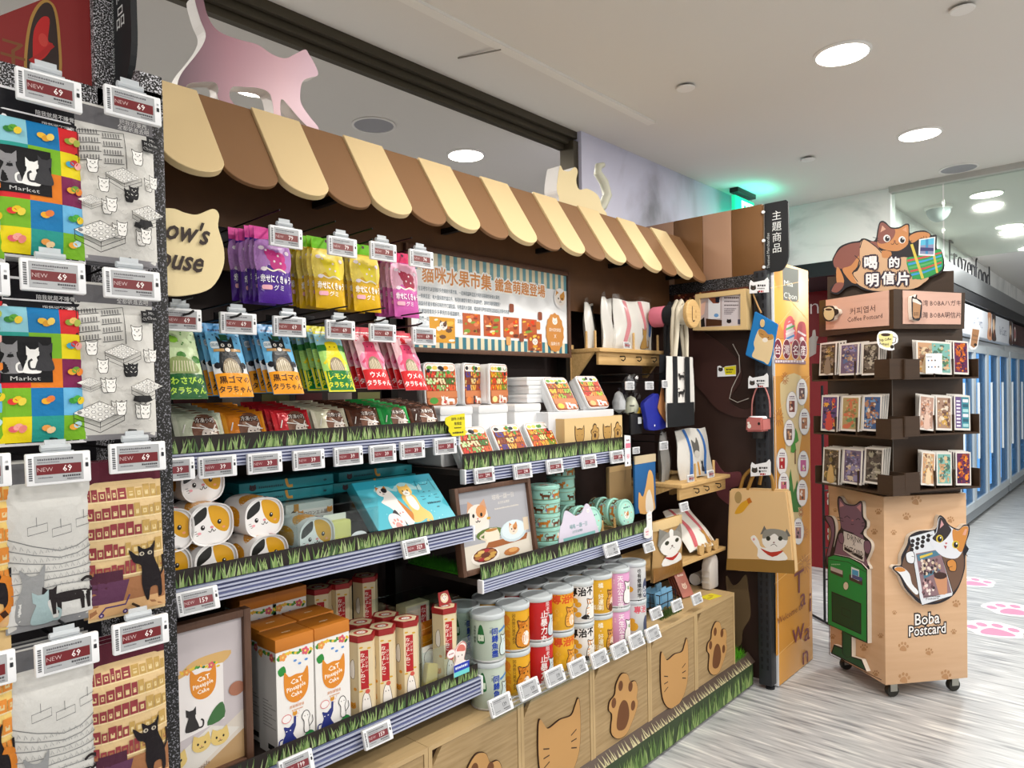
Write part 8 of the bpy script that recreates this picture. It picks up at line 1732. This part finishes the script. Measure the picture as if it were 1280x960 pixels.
# trays
CARDS = []
rowsL = [(471, 429), (541, 495), (607, 561)]; rowsR = [(470, 427), (540, 495), (609, 566)]
n_card = 0
pal = [['5a4a3c', '7c6a3c', 'c8a46c', '3c3028', '8c7c6c', 'a89c84'], ['6c5c78', '8c84a8', 'c8b8a0', '4c4460', 'a88c74', '5a6c94'], ['4c443c', '8c8478', '2c2824', 'b8b0a0', '6c645c', '94907c'],
       ['c89c78', '7c5c4c', 'e0c8a4', '94705c', 'b8a88c', 'd8a03c'], ['7cb4ac', 'c89870', 'a8ccc0', '58845c', 'd8b890', '4c6c64'], ['5c2450', 'c86420', '3c1c40', 'e88c28', '8c2c3c', 'a84c1c'],
       ['5c4474', 'c84c44', '3c3458', 'e0a03c', '8c5c8c', '2c2440'], ['a89464', '8c7444', 'c07850', '6c8c5c', 'b8a878', 'c86c4c'], ['3c5c8c', '6c94c0', '8c5c44', 'd8c8b4', '2c3c5c', 'a87c64'],
       ['b89484', 'd8b8a8', '8c6c60', 'e0ccbc', 'c88c6c', '6c5048'], ['a88874', 'd8c0a0', '6c4c40', 'c8a050', 'e0d4c4', '8c7060'], ['3c8c9c', '6a5488', 'a8d4d8', '2c5c70', 'e8e4f0', '4c3c64']]
def card_stack(pl, px0, px1, pyb, pyt, slot, side, tilt=0):
    global n_card
    c = n_card; n_card += 1
    a, b = k.matrix_basis @ pl.at(px0, pyb), k.matrix_basis @ pl.at(px1, pyb); t = k.matrix_basis @ pl.at((px0 + px1) / 2, pyt); mid = (a + b) / 2
    w = (b - a).length; h = max(.06, t.z - mid.z); rzz = math.atan2((b - a).y, (b - a).x); nin = -pl.n
    for j in range(4):
        q = mid + nin * (.004 + .011 * j)
        if j == 0:
            r = thing('postcard', '', 'postcard', q, rzz); box('card', mat('card_stock', 'e4e0da', .5), -w / 2, 0, 0, w / 2, .0012, h, r)
            A = Art(); g = random.Random(c + 3); p = pal[c % 12]
            x0, x1, z0, z1 = -w * .42, w * .42, h * .06, h * .95; A.rect(x0, z0, x1, z1, p[0])
            if c % 12 == 11:
                A.rect(x0, z0, x0 + w * .38, z1, p[1]); A.rect(x0 + w * .4, z0, x1, z1, p[0])
                for i in range(8): A.rect(x0 + w * .06, z0 + h * (.04 + i * .1), x0 + w * .3, z0 + h * (.09 + i * .1), p[4], i > 0)
                for i in range(6): A.rr(x0 + w * .45, z0 + h * (.04 + i * .14), x1 - w * .04, z0 + h * (.13 + i * .14), .003, p[[2, 3, 4][i % 3]])
            else:
                for i in range(58): f_ = 2.3 if i < 22 else .9; rx, rz_ = w * g.uniform(.03, .09) * f_, h * g.uniform(.012, .045) * f_; A.ell(g.uniform(x0 + rx, x1 - rx), g.uniform(z0 + rz_, z1 - rz_), rx, rz_, g.choice(p[1:]), 6)
                if c % 3 == 0: A.poly(smooth([(-w * .2, z0), (-w * .14, h * .4), (0, h * .55), (w * .16, h * .36), (w * .2, z0)], 2), g.choice(p[1:]))
            A.obj('picture', r, GLOSS, y=-.0004)
        else: r = dup(r0c, q)
        if j == 0: r0c = r
        r.rotation_euler = (-.06 - .015 * j, tilt, rzz); r.location = q + Vector((0, 0, .004 + .0022 * j))
        if j and slot < 2: r.location = r.location + (b - a).normalized() * .006 * j
        r['label'] = '%s postcard of the %s tray on the %s side of the kiosk' % (['left', 'middle', 'right'][slot], ['top', 'middle', 'bottom'][CARDROW], side) if j == 0 else 'postcard %s behind the front %s one, %s tray, %s side' % (['', 'first', 'second', 'third'][j], ['left', 'middle', 'right'][slot], ['top', 'middle', 'bottom'][CARDROW], side)
        r['group'] = 'front postcards in the kiosk trays' if j == 0 else 'postcards behind one front card, %s %s %s' % (side, CARDROW, slot)
gL = Plane(T0 - e1t * .085, -e1t, k); gR = Plane(T0 - e2t * .085, -e2t, k)
Ls = [[(1023, 1044), (1048, 1072), (1076, 1098)], [(1025, 1046), (1050, 1073), (1077, 1100)], [(1027, 1048), (1052, 1076), (1079, 1102)]]
Rs = [[(1147, 1169), (1164, 1191), (1193, 1212)], [(1149, 1168), (1171, 1191), (1194, 1214)], [(1152, 1169), (1172, 1191), (1196, 1215)]]
for row in range(3):
    CARDROW = row
    for pl, side, yb_, yt_, sl, ends in ((gL, 'left', rowsL[row][0], rowsL[row][1], Ls[row], (1018 + row * 2, 1114 + row * 2)), (gR, 'right', rowsR[row][0], rowsR[row][1], Rs[row], (1129, 1220 + row))):
        xa, xb = ends; dl = -.045 if side == 'left' else .0
        a, b = pl.at(xa, yb_ - 1 + (2 if side == 'left' else 0)), pl.at(xb, yb_ + 2); u = (b - a); u.z = 0; zf = min(a.z, b.z) if False else (a.z + b.z) / 2; L_ = u.length; u.normalize(); nl = pl.inv.to_3x3() @ pl.n; a = Vector((a.x, a.y, zf - .004)); dpt = .084
        def bar(s0, s1, z0, z1, d0, d1, nm_): return MB().slab([a + u * s0 + Vector((0, 0, z0)) - nl * d0, a + u * s1 + Vector((0, 0, z0)) - nl * d0, a + u * s1 + Vector((0, 0, z1)) - nl * d0, a + u * s0 + Vector((0, 0, z1)) - nl * d0], nl * (d0 - d1))
        m = bar(-.004, L_ + .004, -.008, 0, -.012, dpt, '')
        m.obj('tray_floor', ESP, k)
        bar(-.004, .002, 0, .085, -.012, dpt, '').obj('tray_side', ESP, k); bar(L_ - .002, L_ + .004, 0, .085, -.012, dpt, '').obj('tray_side', ESP, k)
        if side == 'left': bar(L_ * .83, L_, 0, .085, -.013, -.007, '').obj('tray_lip', ESP, k)
        else: bar(0, L_ * .19, 0, .085, -.013, -.007, '').obj('tray_lip', ESP, k)
        for f in ((.28, .56) if side == 'left' else (.42, .68)): bar(L_ * f - .002, L_ * f + .002, 0, .085, -.002, dpt - .02, '').obj('tray_divider', ESP, k)
        for s_, (p0_, p1_) in enumerate(sl):
            card_stack(pl, p0_, p1_, yb_ - 1, yt_ + (1 if s_ == 1 else 0), s_, side, 0 if side == 'left' else (.05 if row == 0 else .12 if s_ == 0 else .06))
# white leaflet clipped to the top right tray
q = gR.at(1161, 467, .02); r = thing('leaflet', 'white leaflet with a small diagram on the top right tray', 'leaflet', k.matrix_basis @ q, rz + 0); box('sheet', WHITE, -.034, 0, 0, .05, .0012, .092, r); A = Art(); g = random.Random(2)
for i in range(7): A.ell(-.02 + .017 * (i % 4), .03 + .03 * (i // 4), .004, .004, ['3c3c40', '3c6ca8', '8a5a3c'][i % 3], 8, same=i > 0)
greek(A, -.03, .075, .03, .004, '6a6a70', 2); A.obj('leaflet_print', r, INK, y=-.0004)
# small hanging tags at the corners
for nm, lab, X, pts, art in (('cup_tag', 'cup-shaped drip coffee tag at the kiosk corner', T0 - e1t * .13 + Vector((0, 0, 0)), [(1096, 424), (1099, 415), (1110, 413.5), (1117, 415), (1122, 420), (1122, 428), (1117, 431), (1118, 437), (1111, 438), (1099, 434)], lambda A: (A.poly(smooth([(1098, 421), (1101, 417), (1114, 417), (1116, 421), (1114, 433), (1104, 433)], 3), 'e4dc98'), A.line([(1116, 421), (1120, 422), (1119, 428), (1115, 429)], 1, '4a3a20'), A.ell(1107, 418.5, 6, 2, '3a2418', 12), ptext(A, 1106.5, 426, 'Drip Coffee', 4.5, '3a2818', 'c', .7, -.1, res=1, bold=.03), ptext(A, 1105, 431.5, 'Postcard', 4.5, '3a2818', 'c', .7, .05, res=1, bold=.03), A.ell(1115, 433.5, 2.4, 2.4, '241c18', 8))),
                             ('cup_tag', 'brown tea cup tag hanging at the right edge of the kiosk', T0 + e1t * .43 - e2t * .1, [(1214, 408), (1219, 405.5), (1225, 408), (1222, 432), (1217, 437), (1211, 434), (1213, 422)], lambda A: (A.poly([(1215.5, 411), (1224, 412.5), (1221, 432), (1217, 435), (1213, 432)], 'a87c58'), ptext(A, 1219, 421, 'Boba', 4.5, '241a14', 'c', .6, .1, res=1), ptext(A, 1218, 426, 'Postcard', 4, '241a14', 'c', .55, .1, res=1), A.ell(1219, 431, 2, 2, '241c18', 8)))):
    r = pz(thing(nm, lab, 'tag', (X.x, X.y, 0))); pl = Plane(X, (-1, -.35, 0), r); pl.cut(pts, .003, 'card', WHITE, r, 0, 2); A = Art(); art(A); A.obj('tag_print', r, INK, pl.fn(.0034)); r.location = r.location
# cat topper and its dark backing plate
Tc = Vector((ctr.x - .02, ctr.y, 0)); tn = Vector((-1, -.12, 0))
bkp = Plane(Tc, tn, k); bkp.cut([(1034, 346), (1192, 338), (1192, 372), (1034, 380)], .015, 'backing_plate', ESP, k, -.02, 0)
r = pz(thing('cat_topper', 'cat-shaped topper sign with a striped bag crowning the postcard kiosk', 'sign', (Tc.x - .02, Tc.y, bkp.at(1100, 384).z))); pt = Plane(Tc + tn * .02, tn, r)
def t6(*p): return [(1020 + x / 6.4, 260 + y / 6.4) for x, y in p]
op = t6((130, 430), (145, 380), (190, 310), (270, 275), (345, 262), (365, 245), (400, 245), (455, 265), (480, 240), (490, 180), (505, 120), (530, 102), (560, 115), (600, 152), (665, 152), (720, 125), (748, 135), (750, 200), (800, 185), (870, 180), (915, 205), (925, 218), (965, 220), (965, 320), (1000, 335), (1025, 420), (1020, 495), (960, 540), (850, 580), (800, 640), (700, 668), (500, 672), (380, 655), (310, 620), (240, 640), (180, 690), (125, 680), (115, 640), (160, 590), (160, 520))
pt.cut(op, .012, 'board', mat('topper_edge', '2b2430', .5), r, -.012, 4)
A = Art(); P = smooth(op, 4); A.poly(P, OUTL); BR, OG, TN = '8c564c', 'c98a56', 'd6b08c'
A.poly(smooth(t6((138, 430), (155, 380), (200, 320), (280, 285), (370, 275), (480, 270), (500, 330), (350, 420), (250, 480), (160, 480)), 3), BR)
A.poly(smooth(t6((345, 380), (330, 470), (290, 520), (330, 590), (310, 605), (270, 580), (210, 490), (280, 460)), 3), OG); A.poly(smooth(t6((165, 480), (190, 490), (225, 580), (200, 640), (165, 590)), 3), OG); A.poly(smooth(t6((128, 650), (160, 600), (220, 600), (210, 640), (170, 675), (130, 670)), 3), BR)
A.poly(smooth(t6((352, 300), (370, 260), (400, 258), (460, 300), (530, 350), (600, 400), (760, 400), (900, 540), (860, 600), (780, 645), (600, 662), (450, 660), (350, 620), (310, 570), (300, 520), (345, 470)), 3), TN)
A.line(smooth(t6((352, 320), (372, 258), (405, 258), (480, 310), (525, 360)), 3, False), 1, OUTL); A.line(smooth(t6((310, 380), (355, 430), (330, 500), (290, 520), (335, 590)), 3, False), .9, OUTL)
A.poly(smooth(t6((530, 340), (600, 350), (600, 390), (570, 400), (530, 395)), 2), OG); A.poly(smooth(t6((745, 230), (800, 198), (870, 192), (908, 212), (900, 235), (840, 240), (770, 280)), 3), OG)
A.poly(smooth(t6((492, 250), (500, 190), (512, 130), (532, 115), (560, 130), (600, 165), (665, 165), (715, 138), (738, 145), (740, 230), (735, 290), (680, 335), (620, 345), (540, 330), (495, 300)), 3), OG)
A.poly(smooth(t6((492, 250), (500, 190), (512, 130), (532, 115), (560, 130), (600, 165), (630, 170), (632, 210), (600, 260), (540, 285), (500, 280)), 3), BR); A.poly(t6((515, 195), (530, 140), (560, 170)), 'd8a890'); A.poly(t6((690, 175), (722, 150), (728, 195)), 'd8a07c')
for x, y in ((567, 243), (688, 255)): A.ell(*t6((x, y))[0], 4.4, 4.6, 'f0f0f0', 14); A.ell(*t6((x + 3, y + 3))[0], 2.9, 3.4, OUTL, 12); A.ell(*t6((x + 8, y - 8))[0], 1, 1, 'f8f8f8', 6)
A.ell(*t6((630, 265))[0], 1.4, 1, '7c3c3c', 6); A.line(smooth(t6((600, 285), (615, 292), (630, 275), (645, 292), (660, 285)), 3, False), .7, OUTL)
for q in ((455, 235, 500, 245), (470, 262, 505, 262), (735, 270, 770, 262), (735, 290, 770, 295)): A.line(t6(q[:2], q[2:]), .7, OUTL)
A.line(t6((755, 285), (850, 570)), 4.4, OUTL)
A.poly(smooth(t6((725, 400), (800, 390), (965, 335), (998, 345), (1015, 420), (1008, 490), (950, 530), (850, 570), (780, 560), (740, 500)), 2), '2f9c54')
for i, c in enumerate(('c8504c', '3c9cd8', '58b06c', 'c8504c', '3c9cd8', '2f9c54')): A.poly(t6((728 + i * 8, 415 + i * 28), (870, 385 + i * 30), (1003, 350 + i * 26), (1006, 362 + i * 26), (872, 400 + i * 30), (732 + i * 8, 432 + i * 28)), c)
A.line(t6((765, 290), (800, 400), (855, 565)), 3.4, 'd8c454'); A.line(t6((945, 380), (970, 520)), 2.8, 'd8c454'); A.poly(t6((825, 250), (955, 230), (950, 385), (820, 380)), 'e8ecf0'); A.poly(t6((838, 258), (945, 240), (940, 372), (832, 368)), '8c94b8'); A.poly(t6((838, 258), (945, 240), (944, 290), (836, 300)), '58bce0'); A.poly(t6((878, 252), (900, 250), (896, 370), (876, 370)), '3c8cc0'); A.poly(t6((835, 315), (942, 320), (941, 345), (834, 345)), '3c3c74')
A.poly(smooth(t6((840, 205), (880, 195), (912, 212), (900, 240), (850, 240)), 3), OG)
for x in (862, 882): A.line(t6((x, 225), (x + 2, 242)), .6, OUTL)
for x, y, t, s in ((1088.5, 335, '喝', 17.5), (1118, 333.5, '的', 14.5), (1090.5, 356.5, '明', 17.5), (1110.5, 354, '信', 16.5), (1129, 355, '片', 17.5)): ptext(A, x, y, t, s, 'f4f2f4', 'c', 1, -.04, out='2e2438', ow=.14, bold=.05)
A.obj('topper_print', r, INK, pt.fn(.0004), eps=5e-5)

# ================================================================= charm rack behind the kiosk
q = WZ(1020, 704, 0); r = thing('charm_rack', 'black wire rack of small hanging charms between the orange panel and the kiosk', 'rack', (4.75, 1.42, 0), -.7)
m = MB()
for x in (-.2, .2): m.tube([(x, 0, 0.01), (x, 0, 1.5)], .008, 8).tube([(x, -.16, .012), (x, .16, .012)], .008, 8)
m.obj('frame', BLACK, r)
for z in (.28, .48, .66, .84, 1.02, 1.2, 1.36): MB().tube([(-.2, 0, z), (.2, 0, z)], .005, 6).obj('cross_wire', BLACK, r)
for i in range(28):
    x, z = -.17 + .057 * (i % 7), .36 + .22 * (i // 7)
    loc = r.location + Matrix.Rotation(-.7, 3, 'Z') @ Vector((x, -.04, z))
    if i == 0:
        c0 = thing('plush_charm', 'tiny white and grey plush charm on the black wire rack', 'charm', loc, -.7, 'plush charms on the wire rack')
        MB().lathe([(.004, -.05), (.024, -.042), (.026, -.02), (.018, -.004), (.024, .006), (.024, .026), (.012, .036), (.003, .038)], 12).obj('body', mat('plush_white', 'c4bcb2', .9), c0, smooth=60); MB().tube([(0, 0, .036), (0, .01, .06), (0, .036, .075)], .003, 5).obj('loop', BLACK, c0)
        A = Art(); A.ell(-.008, .016, .004, .005, '2a2420', 8); A.ell(.008, .016, .004, .005, '2a2420', 8, same=True); A.ell(0, -.02, .012, .012, '8a7c70', 8); A.obj('face', c0, INK, y=-.0265)
    else: c0 = dup(c0, loc)
    c0['label'] = 'tiny plush charm, %s from the left, %s row of the wire rack' % (['first', 'second', 'third', 'fourth', 'fifth', 'sixth', 'seventh'][i % 7], ['lowest', 'second', 'third', 'top'][i // 7])
